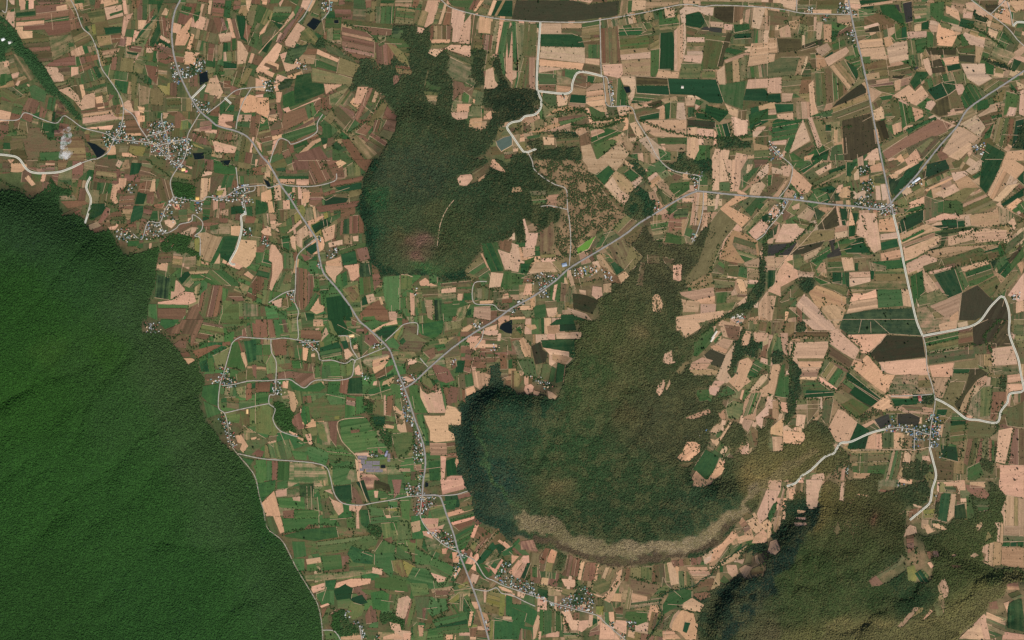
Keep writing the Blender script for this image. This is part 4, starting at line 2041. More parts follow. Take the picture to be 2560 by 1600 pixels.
S 10 104 15 97 28 104 29 111 12 120 12 129 0 124
E 0 104 8 104 6 118 0 122
M 12 125 28 114 30 120 20 132 12 135
G 44 110 60 117 50 118 44 113
T 38 125 46 118 62 124 74 130 74 143 60 148 46 140
M 50 118 60 116 76 122 74 130 62 123
B 26 137 34 126 48 140 56 151 42 151
T 48 140 60 136 74 140 70 150 58 151
M 8 136 24 132 30 128 20 140 30 148 8 150
S 16 143 20 143 18 151 16 151
T 0 128 8 128 4 150 0 151
S 77 134 80 126 92 126 102 122 103 130 78 134
T 74 145 78 134 103 130 104 140 90 142
G 103 122 126 122 128 138 104 140
S 126 122 134 122 136 139 128 138
Z 72 146 100 141 138 140 141 151 70 151
M 140 140 150 138 160 151 141 151
T 152 138 182 126 180 150 166 148
S 172 148 180 142 180 151 172 151
Z 183 126 198 118 214 134 202 148 196 151 180 151
Z 206 146 218 130 224 132 228 151 200 151
B 226 128 242 106 242 140 234 132
B 234 134 242 132 242 143 234 145
E 228 148 242 143 242 151 230 151
M 228 136 234 134 234 144 229 146
K 236 60 242 58 242 62 228 74
M 226 78 242 66 242 74 222 92
F 0 70 10 60 8 70 0 76
S 0 50 6 42 12 48 4 58
B 0 75 6 73 4 79 0 79
X 29 111 36 110 44 112 44 122 38 127 30 122
X 74 30 80 30 82 35 76 36
x 144 12 168 0 172 8 150 18
V 82 40 88 34 100 30 101 38 112 42 118 42 126 48 118 52 104 52 98 47 80 45
V 24 32 32 30 34 37 24 36
V 6 42 18 38 14 50 4 58 0 60 0 54
V 134 20 146 16 146 22 132 26
V 84 6 98 4 96 14 86 14
V 88 20 100 18 100 30 90 30
V 230 126 238 125 238 132 230 132
L 20 30 26 24 40 36
L 42 26 60 22 74 20
L 120 44 148 42
L 63 80 82 72 98 88
L 104 54 100 58
L 190 66 216 62 230 62
L 12 132 30 112
L 196 100 214 94 222 86 230 66 242 56
L 60 108 60 118
L 70 145 78 128 76 120
L 176 74 200 66
L 122 54 148 46
L 150 106 174 102 208 94
L 48 144 54 134 52 130
L 90 52 92 68
""",
"32": """
S 32 0 58 0 64 8 62 10 48 10 42 9
S 60 0 69 0 64 7
S 58 11 66 8 74 16 87 28 82 38 72 32 58 22
S 73 14 112 13 106 22 94 32 88 31 86 25
F 67 8 70 0 140 0 145 15 112 13 76 14
E 100 0 140 0 145 15 115 13
Z 95 33 112 14 146 16 149 35 104 40
S 104 40 149 36 152 44 153 52 120 52 112 50
D 25 11 57 11 57 16 18 16
S 20 20 28 21 57 20 57 26 47 51 32 49 27 42 20 34
T 27 36 54 36 47 51 46 57 28 56 32 50
D 57 27 58 24 80 39 76 47 56 34
M 48 50 54 36 74 50 64 66
S 80 46 94 32 100 40 110 51 120 52 112 70 100 62 90 54
G 74 50 79 47 110 72 106 76 74 56
Z 66 64 73 55 108 77 96 83 80 72
E 70 62 82 62 106 78 98 82 84 75
O 66 64 73 55 83 62 76 70
O 32 58 46 57 58 66 64 66 62 72 34 74
G 36 66 62 67 62 72 34 74
S 46 57 49 53 66 65 64 67
O 68 80 80 74 97 82 84 94
K 60 72 66 68 77 74 68 80
M 114 62 120 54 126 52 142 52 142 64 156 64 156 70 112 70
T 142 52 153 52 156 63 142 64
S 112 70 134 71 133 74 116 73
S 97 82 112 70 117 78 118 82 108 86
E 116 74 142 74 141 80 120 82
T 122 84 128 80 156 83 156 90 130 88
D 124 80 146 82 146 86 132 86
J 122 89 135 88 144 92 142 100 122 98
J 100 94 114 88 116 98 106 103
T 87 100 99 94 104 98 92 102
M 92 102 100 97 106 103 97 106
F 75 120 84 97 90 100 96 106 92 122 75 122
E 84 97 96 104 94 108 80 112
B 64 115 57 102 66 84 72 86 85 97 78 112 74 119 68 116
T 57 100 54 92 60 76 66 84
M 50 92 52 76 62 74 58 98 54 98
K 27 75 50 74 48 90 40 96 22 103 18 100 26 88
S 27 89 36 90 34 103 26 100
D 37 76 49 75 48 84 37 98
S 14 104 34 106 36 112 30 118 14 116
S 2 102 14 92 15 88 14 110 2 108
T 4 110 14 110 14 124 5 124
S 12 77 18 78 19 88 12 86
S 0 64 4 42 12 42 6 70 0 72
G 6 72 13 42 16 42 16 54 10 68
T 11 12 19 12 19 35 14 30
D 6 0 14 0 10 14 6 10
M 0 30 6 12 11 12 4 30 2 50 0 50
G 12 54 20 53 20 74 6 72
S 0 74 8 76 8 84 0 84
T 4 76 10 76 10 96 4 92
S 95 110 102 106 103 122 92 122
S 102 108 108 107 108 122 102 122
M 108 107 119 106 119 121 108 121
S 119 106 128 107 122 115 119 114
M 78 124 116 123 115 146 80 144
M 116 123 130 123 126 140 120 151 108 151 112 135
O 85 126 95 125 94 145 84 145
K 144 124 152 122 152 128 145 128
S 145 129 152 128 154 134 146 132
D 145 15 150 15 193 6 194 24 150 32
M 148 17 180 10 180 26 150 31
Z 193 6 208 0 222 0 212 20 194 26
Z 210 18 224 0 230 4 230 24 212 26
M 142 0 172 0 170 6 146 13
B 161 4 179 1 178 8 162 11
M 151 32 180 28 195 28 196 36 152 42
K 176 40 198 37 200 46 174 46
S 152 43 176 40 174 54 155 54
T 155 54 173 54 165 74 158 74
E 175 45 191 46 190 50 175 51
K 175 50 190 51 188 57 174 58
K 172 58 187 58 180 76 166 74
Z 191 46 200 45 208 50 190 68 180 86 176 80 186 66
G 198 42 206 46 200 46
B 210 27 232 24 236 42 212 44
M 213 45 238 43 240 51 214 52
T 226 52 238 51 240 58 226 60
S 226 60 240 60 241 66 228 68
T 186 72 196 58 209 50 206 60 194 68 186 88 180 86
B 195 62 201 62 196 77 192 77
M 192 74 204 62 212 62 210 94 196 93 188 88
M 201 64 212 62 210 90 200 92
R 212 68 226 67 225 76 218 86 215 96 209 94
S 187 90 194 90 192 94 188 93
G 174 88 182 88 188 94 186 100 172 100
O 172 100 188 98 188 112 178 120 172 116
D 166 98 173 90 172 117 163 117
O 188 96 214 97 216 104 206 116 188 112 188 104
D 182 132 186 112 204 112 202 130 196 138 188 138
O 227 84 242 76 242 102 226 100 224 92
S 218 104 232 101 224 136 215 134
D 232 102 242 103 242 138 227 136
S 219 137 242 137 242 151 219 151
M 236 26 242 26 242 42 238 42
M 232 0 242 0 242 26 236 26 232 12
G 170 116 178 118 180 130 172 126
E 160 84 170 84 168 90 158 92
F 163 118 178 120 180 134 164 130
D 152 124 162 124 164 134 154 134
O 154 132 176 134 175 151 158 151
M 188 140 200 134 204 146 196 151 188 151
D 202 115 206 110 214 114 214 135 202 130
S 42 146 54 144 53 151 40 151
T 70 140 74 138 72 151 68 151
X 0 124 6 125 14 124 16 118 34 112 34 104 42 95 52 98 58 104 64 116 60 126 50 130 38 142 28 151 0 151
X 28 4 34 0 36 10 30 14 26 10
X 4 30 10 28 15 32 15 41 4 41
X 19 38 28 40 32 48 30 60 32 70 26 76 26 88 20 95 15 100 16 90 19 84 18 70 22 56
X 0 92 6 94 4 103 0 104
X 220 53 226 54 224 66 218 66
X 136 61 141 62 139 70 135 68
X 146 72 157 71 157 80 146 79
X 126 66 131 66 131 70 126 70
x 84 90 92 82 102 84 106 90 88 97
X 56 128 68 118 74 124 76 140 68 134 54 148 44 150 48 138
x 76 124 80 144 74 151 56 151 66 134
X 127 135 150 132 154 140 146 151 128 150
X 200 120 214 118 212 146 202 140
X 215 120 220 122 218 134 214 130
X 188 124 198 122 198 130 188 130
X 100 138 112 136 110 151 88 151 98 146
X 198 116 204 114 202 120 198 118
X 212 98 218 98 218 106 212 108
x 120 112 138 112 150 120 144 128 128 124
V 111 98 124 98 142 100 154 99 160 90 165 98 162 116 160 122 152 120 150 112 140 122 137 122 137 110 128 106 112 106
V 142 71 146 70 146 78 142 78
V 152 90 158 88 156 96 146 96
V 162 124 164 126 166 130 162 130
V 117 88 122 88 122 98 116 96
V 72 140 76 138 76 148 73 148
L 210 24 218 10 224 0
L 208 28 214 40 210 50 206 52
L 58 12 58 26 48 50
L 56 36 76 48 66 66 46 56
L 74 14 88 26 80 46
L 94 32 110 50
L 74 54 112 74
L 86 92 80 90 66 80
L 119 60 112 70
L 22 50 20 18 57 18
L 27 75 60 74
L 48 80 52 98
L 162 72 173 54
L 186 90 196 62 206 60
L 188 98 182 130
L 116 78 122 84
L 210 84 212 64
L 227 134 232 102
L 212 92 222 78 216 100
L 78 123 100 123 130 124
L 0 70 10 76 12 88
L 150 32 194 24 212 28
L 18 0 14 10
L 14 118 30 119
L 170 108 168 132
""",
"33": """
S 0 0 13 0 12 10 0 9
T 0 9 12 10 6 24 0 34
G 0 33 5 22 9 20 8 28 2 42
S 0 36 4 42 2 54 0 56
T 4 50 10 26 15 6 17 8 12 28 8 50
S 19 8 26 8 24 19 20 18
S 14 30 17 28 16 38 13 38
S 36 0 53 0 48 12 48 20 46 26 40 28 36 24 36 14
M 41 4 46 4 45 10 41 9
S 2 58 8 56 12 66 6 72 1 68
S 27 28 36 29 34 32 28 32
S 26 35 36 35 37 38 27 37
S 24 40 38 40 36 43 26 44
S 69 2 72 2 71 20 67 20
S 104 0 124 0 122 7 108 6 104 12
M 108 0 120 0 120 2 109 2
S 80 12 94 14 96 16 84 14
S 165 2 186 1 187 10 180 10 178 6 168 6
M 166 6 178 7 178 12 168 11
E 163 14 168 11 173 12 169 40 160 38
S 173 13 178 13 176 34 170 40 169 38
D 152 20 156 6 164 14 162 20 152 26
R 134 28 145 26 143 32 132 36
S 136 22 146 25 144 27 138 25
Y 146 28 158 27 156 36 148 36
S 146 42 152 42 154 46 150 50 156 46 160 45 158 48 151 51
S 155 41 162 41 170 47 166 48 156 44
P 186 4 202 6 210 14 206 18 196 16 188 10
M 187 15 192 16 196 36 188 38
M 193 20 208 20 210 28 200 30
F 176 24 186 22 188 36 176 38
S 218 0 242 0 242 17 224 14 218 8
T 220 30 226 14 242 18 242 44 223 44 222 34
T 223 43 242 43 242 52 223 52
M 222 52 242 53 242 58 222 58
G 222 59 242 58 242 63 221 63
T 221 63 242 64 242 83 228 82 220 80
T 203 62 214 58 221 60 220 80 212 82 204 78 206 70 202 68
T 214 40 223 40 222 60 216 58 217 46
S 196 42 202 39 203 44 198 50
K 204 58 208 47 212 54 206 58
T 190 72 196 68 200 71 194 74
S 134 42 140 44 141 50 134 52 128 54 130 46
P 130 52 138 52 138 66 132 70
Y 131 82 138 80 141 88 140 96 132 95
G 138 88 146 84 152 90 152 96 144 97
S 150 78 154 77 157 82 154 84
P 149 68 160 66 162 72 152 75
K 100 92 110 86 124 76 126 70 130 74 126 80 112 88 105 93
R 95 95 102 90 109 98 106 100 98 100
K 164 94 167 93 171 102 170 110 166 112 168 120 165 128 160 130 156 118 162 108 160 100
K 122 138 138 120 147 120 147 124 136 130 126 140
S 146 132 153 122 156 124 148 132
E 226 118 234 112 240 112 242 130 242 144 226 140
S 222 116 228 114 226 126
M 226 108 236 104 242 110 232 114
M 210 126 225 130 226 142 212 134
S 204 126 210 132 216 151 198 151 194 136
S 180 150 190 140 200 134 204 151
S 222 143 242 146 242 151 221 151
K 206 124 225 132 224 146 210 151 206 134
P 225 98 236 96 238 104 226 104
P 208 116 216 114 218 122 210 122
S 173 70 178 70 178 73 174 72
D 173 80 182 80 182 83 174 83
K 62 46 66 40 69 46 66 52 62 50
X 0 72 12 66 10 56 2 54 10 48 14 38 17 28 14 30 16 20 24 20 26 12 36 14 36 26 46 27 50 12 54 0 66 4 67 20 72 20 74 0 104 0 104 14 124 8 150 0 153 10 150 20 144 24 130 24 130 40 128 60 132 74 125 70 124 76 100 90 94 95 98 101 110 99 132 84 132 96 152 98 158 82 150 66 142 50 150 54 164 48 172 40 176 36 188 38 188 16 210 10 208 0 218 6 224 14 222 40 216 42 216 58 202 62 203 78 214 84 240 84 242 90 242 96 226 97 224 108 214 114 206 120 204 126 196 134 186 140 178 151 0 151
x 62 20 84 14 92 34 84 60 60 60
X 160 14 164 14 160 38 158 30
V 122 2 131 4 128 8 122 7
V 156 14 162 14 160 18
L 8 22 4 48 12 48
L 156 40 168 42
L 140 64 142 80 150 92
L 130 70 136 80
L 16 8 24 6
L 32 12 24 18
""",
}
ROADS = """H 00 grey two-lane highway curving through the western farmland to the junction | 852,0 825,60 812,150 820,250 845,340 875,410 910,475 945,525 985,560 1020,590 1060,605 1110,618 1160,640 1195,675 1230,730 1270,775 1300,825 1330,880 1370,935 1410,1000 1450,1060 1492,1125 1500,1160 1510,1220 1530,1290 1590,1360 1650,1440 1695,1512 1740,1552 1795,1602 1840,1652 1860,1702 1885,1772 1910,1832 1935,1902 1960,1982 1985,2052 2003,2112 2010,2192 2000,2272 1995,2340
H 01 straight grey highway running from the roadside village to the southern frame edge | 1995,828 2070,830 2090,860 2110,920 2140,1000 2165,1090 2200,1180 2235,1270 2270,1370 2310,1512 2340,1600
H 10 grey highway slanting from the south-western junction up to the crossroads village and beyond | -504,1832 -459,1802 -379,1727 -279,1642 -179,1572 -79,1512 0,1455 100,1400 200,1330 275,1265 400,1190 530,1110 600,1055 690,1000 790,940 870,905 900,905 1100,925 1300,940 1500,965 1620,975 1740,988 1785,965 1810,935 1900,840 2020,690 2100,600 2150,520 2230,460 2330,395 2419,335 2500,280
H 10 grey highway dropping south through the eastern plain to the crossroads village | 1580,-60 1590,0 1600,60 1620,150 1650,270 1680,410 1700,520 1725,650 1745,750 1770,870 1790,960 1800,1010
U 10 pale cased road continuing straight south from the crossroads village | 1800,1010 1825,1110 1850,1240 1880,1380 1910,1512 1940,1587
N 11 grey lane leading south into the big blue-roofed village | 1940,75 1955,130 1962,230 1985,310 1998,370 1995,420 1980,500 1972,600
U 11 pale cased road winding south from the blue-roofed village to a quarry | 1972,600 1990,670 2003,735 1985,800 1975,860 1940,895 1880,945
U 11 pale cased loop road round the dark eastern plantations | 1940,75 2100,45 2170,28 2215,0 2260,-62 2310,-112 2325,-107 2345,-52 2350,0 2350,70 2390,180 2405,260 2418,330 2405,340 2350,350 2340,390 2310,430 2290,485 2200,472 2145,465 2080,415 2030,385 2000,372
U 11 pale cased road running down the wooded ridge west of the blue-roofed village | 1765,515 1690,535 1600,575 1550,583 1520,630 1480,645 1410,710 1370,735 1340,770 1298,785
N 10 pale grey road along the northern plain past the dark brown plantation | -400,-60 -334,0 -289,35 -189,65 -89,85 0,95 150,103 330,105 430,92 620,60 780,25 850,22 900,32 970,25 1150,32 1280,45 1370,62 1500,67 1600,68
N 10 short lane joining the northern road beside a hamlet | 1345,-30 1345,55
N 10 grey road cutting across the north-eastern corner | 2140,-30 2170,0 2260,68 2340,130 2390,190 2440,235
N 10 short lane between ponds in the north-eastern corner | 2260,68 2300,30 2330,0
N 10 curving lane past brown ponds in the north-eastern corner | 2365,120 2355,60 2340,10
U 10 short pale cased road by the green fish ponds | 2368,125 2385,105 2440,108
U 10 pale cased road bending round the dark square wood to the reservoir | 134,105 128,200 120,310 118,420 137,470 135,510 110,540 60,550 40,570 0,578 -24,600 0,640 55,718 75,718 115,703
U 10 pale cased stepped road between beige fields | 120,430 180,437 250,443 280,430 288,385 320,340 428,360
N 10 pale lane from the northern road to the tree-shaded village | 415,95 418,200 422,350 430,360 440,440 455,500 560,505 590,570 640,650 690,745 760,805 880,830 885,850 880,905
N 10 short pale lane beside a row of small houses | 428,360 450,370 460,430 470,500
N 10 pale lane running south from the bend of the slanting highway | 905,908 900,1000 880,1080 850,1145
N 10 pale track through open scrub down to the slanting highway | 75,720 95,760 105,800 150,840 200,870 255,895 262,980 272,1050 278,1150 270,1255
N 10 short pale spur into the scrub wood | 135,975 180,972 262,990
N 10 lane from a dark-treed hamlet to the highway west of the crossroads village | 1225,690 1260,730 1310,770 1325,800 1310,870 1260,935
N 10 lane through a hamlet south of the highway | 1305,950 1270,1010 1210,1080 1190,1110 1155,1135
Q 10 narrow dirt track winding between the black ploughed fields | 1525,975 1440,1070 1370,1150 1300,1215 1250,1280 1240,1340 1190,1400 1165,1450 1170,1512
N 00 grey lane curving down the red-brown fields into the large western village | 325,-20 360,50 390,130 430,170 460,240 480,320 520,380 560,440 582,500 580,560 565,620 545,650
N 00 winding grey lane under the narrow wooded ridge, main street of the western village | -40,565 80,567 118,533 190,560 265,582 300,548 330,560 385,600 420,612 500,632 540,655 620,665 700,675 740,690 790,745 850,780
N 00 lane round the dark village pond | 545,650 525,690 510,720 460,750 440,752 400,765 385,770
U 00 pale cased road running west from the village pond | 385,770 320,800 260,815 145,812 90,750 45,735 -40,728
U 00 pale cased road ending at the edge of the western forest | 428,835 408,885 430,950 402,1055
N 00 village street leading north-west from the large western village | 585,512 630,545 660,600 690,645 710,680
N 00 village street lined with roofs | 765,535 765,570 790,650 800,750
N 00 cross street in the large western village | 690,645 780,620 820,590
N 00 cross street near the ox-bow channel | 740,690 820,670 885,655
N 00 lane from the highway through the large western village past the yellow-roofed temple | 945,535 900,610 885,650 880,720 860,770 835,800 805,860 820,930
N 00 grey lane linking two villages with the highway and the eastern hill | 820,930 870,942 950,950 980,930 1050,935 1130,890 1190,880 1250,875 1270,888 1325,870 1370,878 1480,880 1580,855 1590,820
N 00 lane from the lower village to the forest foot | 820,930 780,990 755,1050 700,1050 670,1130 630,1105
N 00 looping lane round a bare paddock | 755,1050 780,1100 830,1080 850,1060 905,1045 910,1015 940,1030 958,1055 950,1090 920,1115 945,1125 945,1210
N 00 short street of the second western village | 1205,880 1200,900 1150,920 1160,990 1165,1010
U 00 pale cased road ending in beige fields below the second western village | 1165,1010 1140,1020 1142,1080 1120,1170 1085,1240 1112,1250
N 00 lane crossing the wooded creek | 1115,790 1125,880
U 00 short pale cased spur beside the black square pond | 905,465 970,400
U 00 very short pale cased spur in green fields | 1062,462 1092,490
N 00 lane from the highway bridge to a farm | 980,535 1040,490 1110,430 1180,415 1250,410
N 00 lane past the solitary tree clump to the highway | 1188,415 1150,480 1125,550 1115,610
N 00 stepped grey lane among green and red fields | 1275,770 1290,720 1320,657 1360,665 1385,680 1490,630 1500,580 1525,540
N 00 lane along a bare strip near the northern farm ponds | 1485,-20 1440,70 1410,105
N 00 lane beside the black rectangular field | 1555,-20 1555,50 1520,95
N 00 long lane from the highway south through the village of brown fields | 1492,1130 1415,1195 1400,1250 1395,1370 1390,1420 1410,1470 1405,1512 1410,1592 1395,1607
N 00 short lane west of the brown field | 1390,1370 1340,1385 1270,1430
N 00 bent lane at the south foot of the central hill | 2300,1330 2240,1340 2240,1430 2330,1440 2360,1465 2419,1470
Q 00 short pale track at the south foot of the central hill | 1895,1298 1920,1298 1950,1308
Q 00 thin pale firebreak on top of the central hill | 2145,945 2110,990 2080,1060 2065,1170
N 00 lane in the north-western corner | 35,-10 32,40 25,60 10,50
N 01 long grey lane along the foot of the western forest | 1135,80 1100,105 1085,150 1060,240 1040,305 1032,410 1060,440 1075,490 1090,580 1120,630 1200,730 1225,830 1245,900 1265,985 1335,1045 1400,1170 1460,1270 1500,1340 1515,1400 1523,1465 1527,1560
N 01 grey lane with a hamlet at its eastern end | 1135,80 1280,90 1340,85 1410,95 1450,105 1510,100
N 01 lane from the hamlet lane south round the pear-shaped wood | 1280,90 1283,150 1305,200 1303,290 1300,350 1275,355 1272,395 1300,420 1290,470 1320,520 1380,545 1410,550
N 01 undulating pale lane across green fields to the highway | 1050,310 1100,305 1180,288 1260,287 1360,280 1400,300 1440,320 1490,285 1590,285 1660,268 1675,200 1700,180 1820,130
N 01 lane between two hamlets at the forest foot | 1060,440 1110,428 1200,408 1270,395
N 01 grey lane looping through green fields to the roadside village | 1120,630 1240,655 1370,665 1480,675 1540,695 1560,740 1580,820 1620,865 1700,875 1760,865 1850,850 1920,835 1995,830
N 01 lane from the roadside village east to the pink fields | 2070,830 2150,825 2210,808
N 01 zigzag canal lane | 1450,110 1500,150 1515,190 1570,190 1630,205 1665,185 1680,200
N 01 short lane past the yellow-roofed shed | 1600,75 1650,80 1660,130 1690,180
N 01 lane bending round a striped yellow field | 1820,100 1880,45 1910,20 1970,15 1972,70
Q 01 thin dirt track past the solar farm | 1720,460 1600,478 1610,560 1650,610 1690,660 1700,760 1735,860
N 01 short lane in the southern wood | 1527,1465 1580,1470 1610,1512
N 01 short street at the southern frame edge | 1700,1450 1715,1540
N 01 meandering stream-side lane of the southern village | 2235,1270 2300,1280 2345,1265 2370,1290 2419,1300 2479,1330 2529,1352
N 01 main street of the southern linear village | 2165,1100 2240,1135 2290,1210 2330,1230 2380,1255 2419,1268 2479,1290 2539,1310 2609,1335 2679,1355 2729,1370 2789,1385 2829,1400 2859,1430 2899,1465 2954,1512 2990,1560
N 01 back street of the roadside village | 1995,828 1990,870 1985,920 2000,960 2030,1000 2070,1040 2110,1070 2165,1095
N 11 cross street of the blue-roofed village | 1765,515 1830,508 1900,520 1970,540 2010,530
N 11 south street of the blue-roofed village | 1900,520 1900,615
N 11 short lane by the tall red-roofed compound | 1985,350 1900,357 1790,360
Q 11 dirt track along the southern fields of the blue-roofed village | 1600,615 1850,612 1900,615 1970,600
N 01 short spur beside the round green field | 1985,180 2010,210 2022,222
N 01 short spur off the slanting highway | 2285,45 2275,90 2245,130"""

PAL = dict(S=(205,161,128), T=(172,137,106), B=(196,160,130), R=(123,90,69), D=(110,87,64), P=(132,98,82),
           K=(128,115,78), O=(100,90,58), Y=(140,130,70), G=(60,92,50), E=(32,68,40), F=(38,58,38),
           M=(84,96,60), Z=(66,60,42), J=(60,58,52))
KA = 0.62              # photograph brightness -> surface albedo

def lin(c):
    return np.where(np.asarray(c, float) / 255 <= 0.04045, np.asarray(c, float) / 255 / 12.92,
                    ((np.asarray(c, float) / 255 + 0.055) / 1.055) ** 2.4)
def alb(c, k=1.0):
    return lin(c) * KA * k

polys = []              # (code, [(px,py)...])
U = 640.0 / 241.9
for key, txt in TILES.items():
    ox, oy = int(key[0]) * 640, int(key[1]) * 400
    for ln in txt.strip().splitlines():
        p = ln.split()
        v = [float(a) for a in p[1:]]
        polys.append((p[0], [(ox + v[i] * U, oy + v[i + 1] * U) for i in range(0, len(v) - 1, 2)]))
roads = []
q = 1280.0 / 2419.0
for ln in ROADS.strip().splitlines():
    a, pts = ln.split('|')
    kind, qq, label = a.strip().split(' ', 2)
    ox, oy = int(qq[0]) * 1280, int(qq[1]) * 800
    roads.append((kind, label, [(ox + float(s.split(',')[0]) * q, oy + float(s.split(',')[1]) * q) for s in pts.split()]))

# ------------------------------------------------------------------ rasters in photograph space
X0, Y0, X1, Y1, RS = -320, -200, 2880, 1800, 2.0
NX, NY = int((X1 - X0) / RS), int((Y1 - Y0) / RS)
gx = X0 + (np.arange(NX) + 0.5) * RS
gy = Y0 + (np.arange(NY) + 0.5) * RS

def fill(mask, pts, val=True):
    xs = np.array([p[0] for p in pts]); ys = np.array([p[1] for p in pts])
    i0 = max(0, int((xs.min() - X0) / RS)); i1 = min(NX, int((xs.max() - X0) / RS) + 2)
    j0 = max(0, int((ys.min() - Y0) / RS)); j1 = min(NY, int((ys.max() - Y0) / RS) + 2)
    if i1 <= i0 or j1 <= j0: return
    GX = gx[None, i0:i1]; GY = gy[j0:j1, None]
    ins = np.zeros((j1 - j0, i1 - i0), bool)
    n = len(pts)
    for k in range(n):
        xa, ya, xb, yb = xs[k], ys[k], xs[(k + 1) % n], ys[(k + 1) % n]
        if ya == yb: continue
        c = ((ya > GY) != (yb > GY)) & (GX < (xb - xa) * (GY - ya) / (yb - ya) + xa)
        ins ^= c
    sub = mask[j0:j1, i0:i1]
    sub[ins] = val

def stroke(mask, pts, wpx, val=True):
    for (xa, ya), (xb, yb) in zip(pts[:-1], pts[1:]):
        L = math.hypot(xb - xa, yb - ya) or 1
        nx, ny = -(yb - ya) / L * wpx, (xb - xa) / L * wpx
        ex, ey = (xb - xa) / L * wpx * .5, (yb - ya) / L * wpx * .5
        fill(mask, [(xa + nx - ex, ya + ny - ey), (xb + nx + ex, yb + ny + ey), (xb - nx + ex, yb - ny + ey), (xa - nx - ex, ya - ny - ey)], val)

def samp(a, x, y):
    i = np.clip(((np.asarray(x) - X0) / RS).astype(int), 0, NX - 1)
    j = np.clip(((np.asarray(y) - Y0) / RS).astype(int), 0, NY - 1)
    return a[j, i]

def blur(a, r):
    r = max(1, int(r))
    for _ in range(3):
        for ax in (0, 1):
            b = np.pad(a, [(r + 1, r) if k == ax else (0, 0) for k in (0, 1)], mode='edge')
            c = np.cumsum(b, axis=ax, dtype=np.float64)
            if ax == 0: a = (c[2 * r + 1:] - c[:-2 * r - 1]) / (2 * r + 1)
            else: a = (c[:, 2 * r + 1:] - c[:, :-2 * r - 1]) / (2 * r + 1)
    return a

def vnoise(x, y, seed):
    """smooth value noise, unit lattice"""
    xi = np.floor(x).astype(np.int64); yi = np.floor(y).astype(np.int64)
    fx = x - xi; fy = y - yi
    fx = fx * fx * (3 - 2 * fx); fy = fy * fy * (3 - 2 * fy)
    def h(a, b):
        n = (a * 374761393 + b * 668265263 + seed * 1442695) & 0x7fffffff
        n = ((n ^ (n >> 13)) * 1274126177) & 0x7fffffff
        return ((n ^ (n >> 16)) & 0xffff) / 65535.0
    return (h(xi, yi) * (1 - fx) + h(xi + 1, yi) * fx) * (1 - fy) + (h(xi, yi + 1) * (1 - fx) + h(xi + 1, yi + 1) * fx) * fy
def fbm(x, y, seed, o=4):
    s = 0; a = 1; t = 0
    for k in range(o):
        s = s + a * vnoise(x * 2 ** k, y * 2 ** k, seed + k); t += a; a *= .5
    return s / t

FIELD = set(PAL)
m_field = np.zeros((NY, NX), bool); m_forest = np.zeros((NY, NX), np.int16); m_sparse = np.zeros((NY, NX), bool)
m_vill = np.zeros((NY, NX), bool); m_road = np.zeros((NY, NX), bool); m_water = np.zeros((NY, NX), bool)
xpolys = [p for c, p in polys if c == 'X']
for i, p in enumerate(xpolys): fill(m_forest, p, i + 1)
for c, p in polys:
    if c in FIELD and c != 'F': fill(m_field, p)
    elif c == 'x': fill(m_sparse, p)
    elif c == 'V': fill(m_vill, p)
    elif c in 'WA': fill(m_water, p)
for k, l, p in roads: stroke(m_road, p, 2.6 if k in 'HU' else 1.8)
# outside the photograph the land goes on as at its edge
ii = np.clip(np.arange(NX), int((2 - X0) / RS), int((2557 - X0) / RS)); jj = np.clip(np.arange(NY), int((2 - Y0) / RS), int((1597 - Y0) / RS))
m_forest = m_forest[jj][:, ii]

# ------------------------------------------------------------------ relief
GX, GY = np.meshgrid(gx, gy)
MASSIF = [
    ("west", 330, 70, [(-600,440),(60,470),(150,520),(230,570),(310,645),(385,640),(390,760),(375,800),(470,910),(500,1000),(540,1080),(610,1150),(650,1300),(720,1420),(800,1540),(810,2000),(-600,2000)]),
    ("central", 90, 30, [(990,260),(1080,270),(1150,330),(1180,400),(1250,430),(1320,480),(1300,560),(1200,600),(1150,680),(960,680),(915,600),(900,500),(925,400)]),
    ("crescent", 180, 36, [(1450,660),(1560,640),(1600,760),(1640,840),(1670,920),(1690,1010),(1660,1080),(1720,1180),(1800,1215),(1880,1190),(1935,1205),(1850,1285),(1780,1350),(1650,1405),(1500,1415),(1350,1365),(1220,1290),(1165,1180),(1160,1090),(1160,1020),(1230,950),(1350,1005),(1400,920),(1440,800)]),
    ("south_east", 150, 32, [(1760,1620),(1785,1500),(1900,1385),(1985,1285),(2060,1240),(2200,1260),(2300,1330),(2440,1420),(2560,1430),(2700,1460),(3000,1500),(3000,1900),(1740,1900)]),
    ("north_west", 60, 10, [(-20,35),(50,110),(110,165),(150,225),(205,300),(190,300),(150,262),(100,205),(20,110),(-20,60)]),
]
HGT = np.zeros((NY, NX)); m_mass = np.zeros((NY, NX), np.int8)
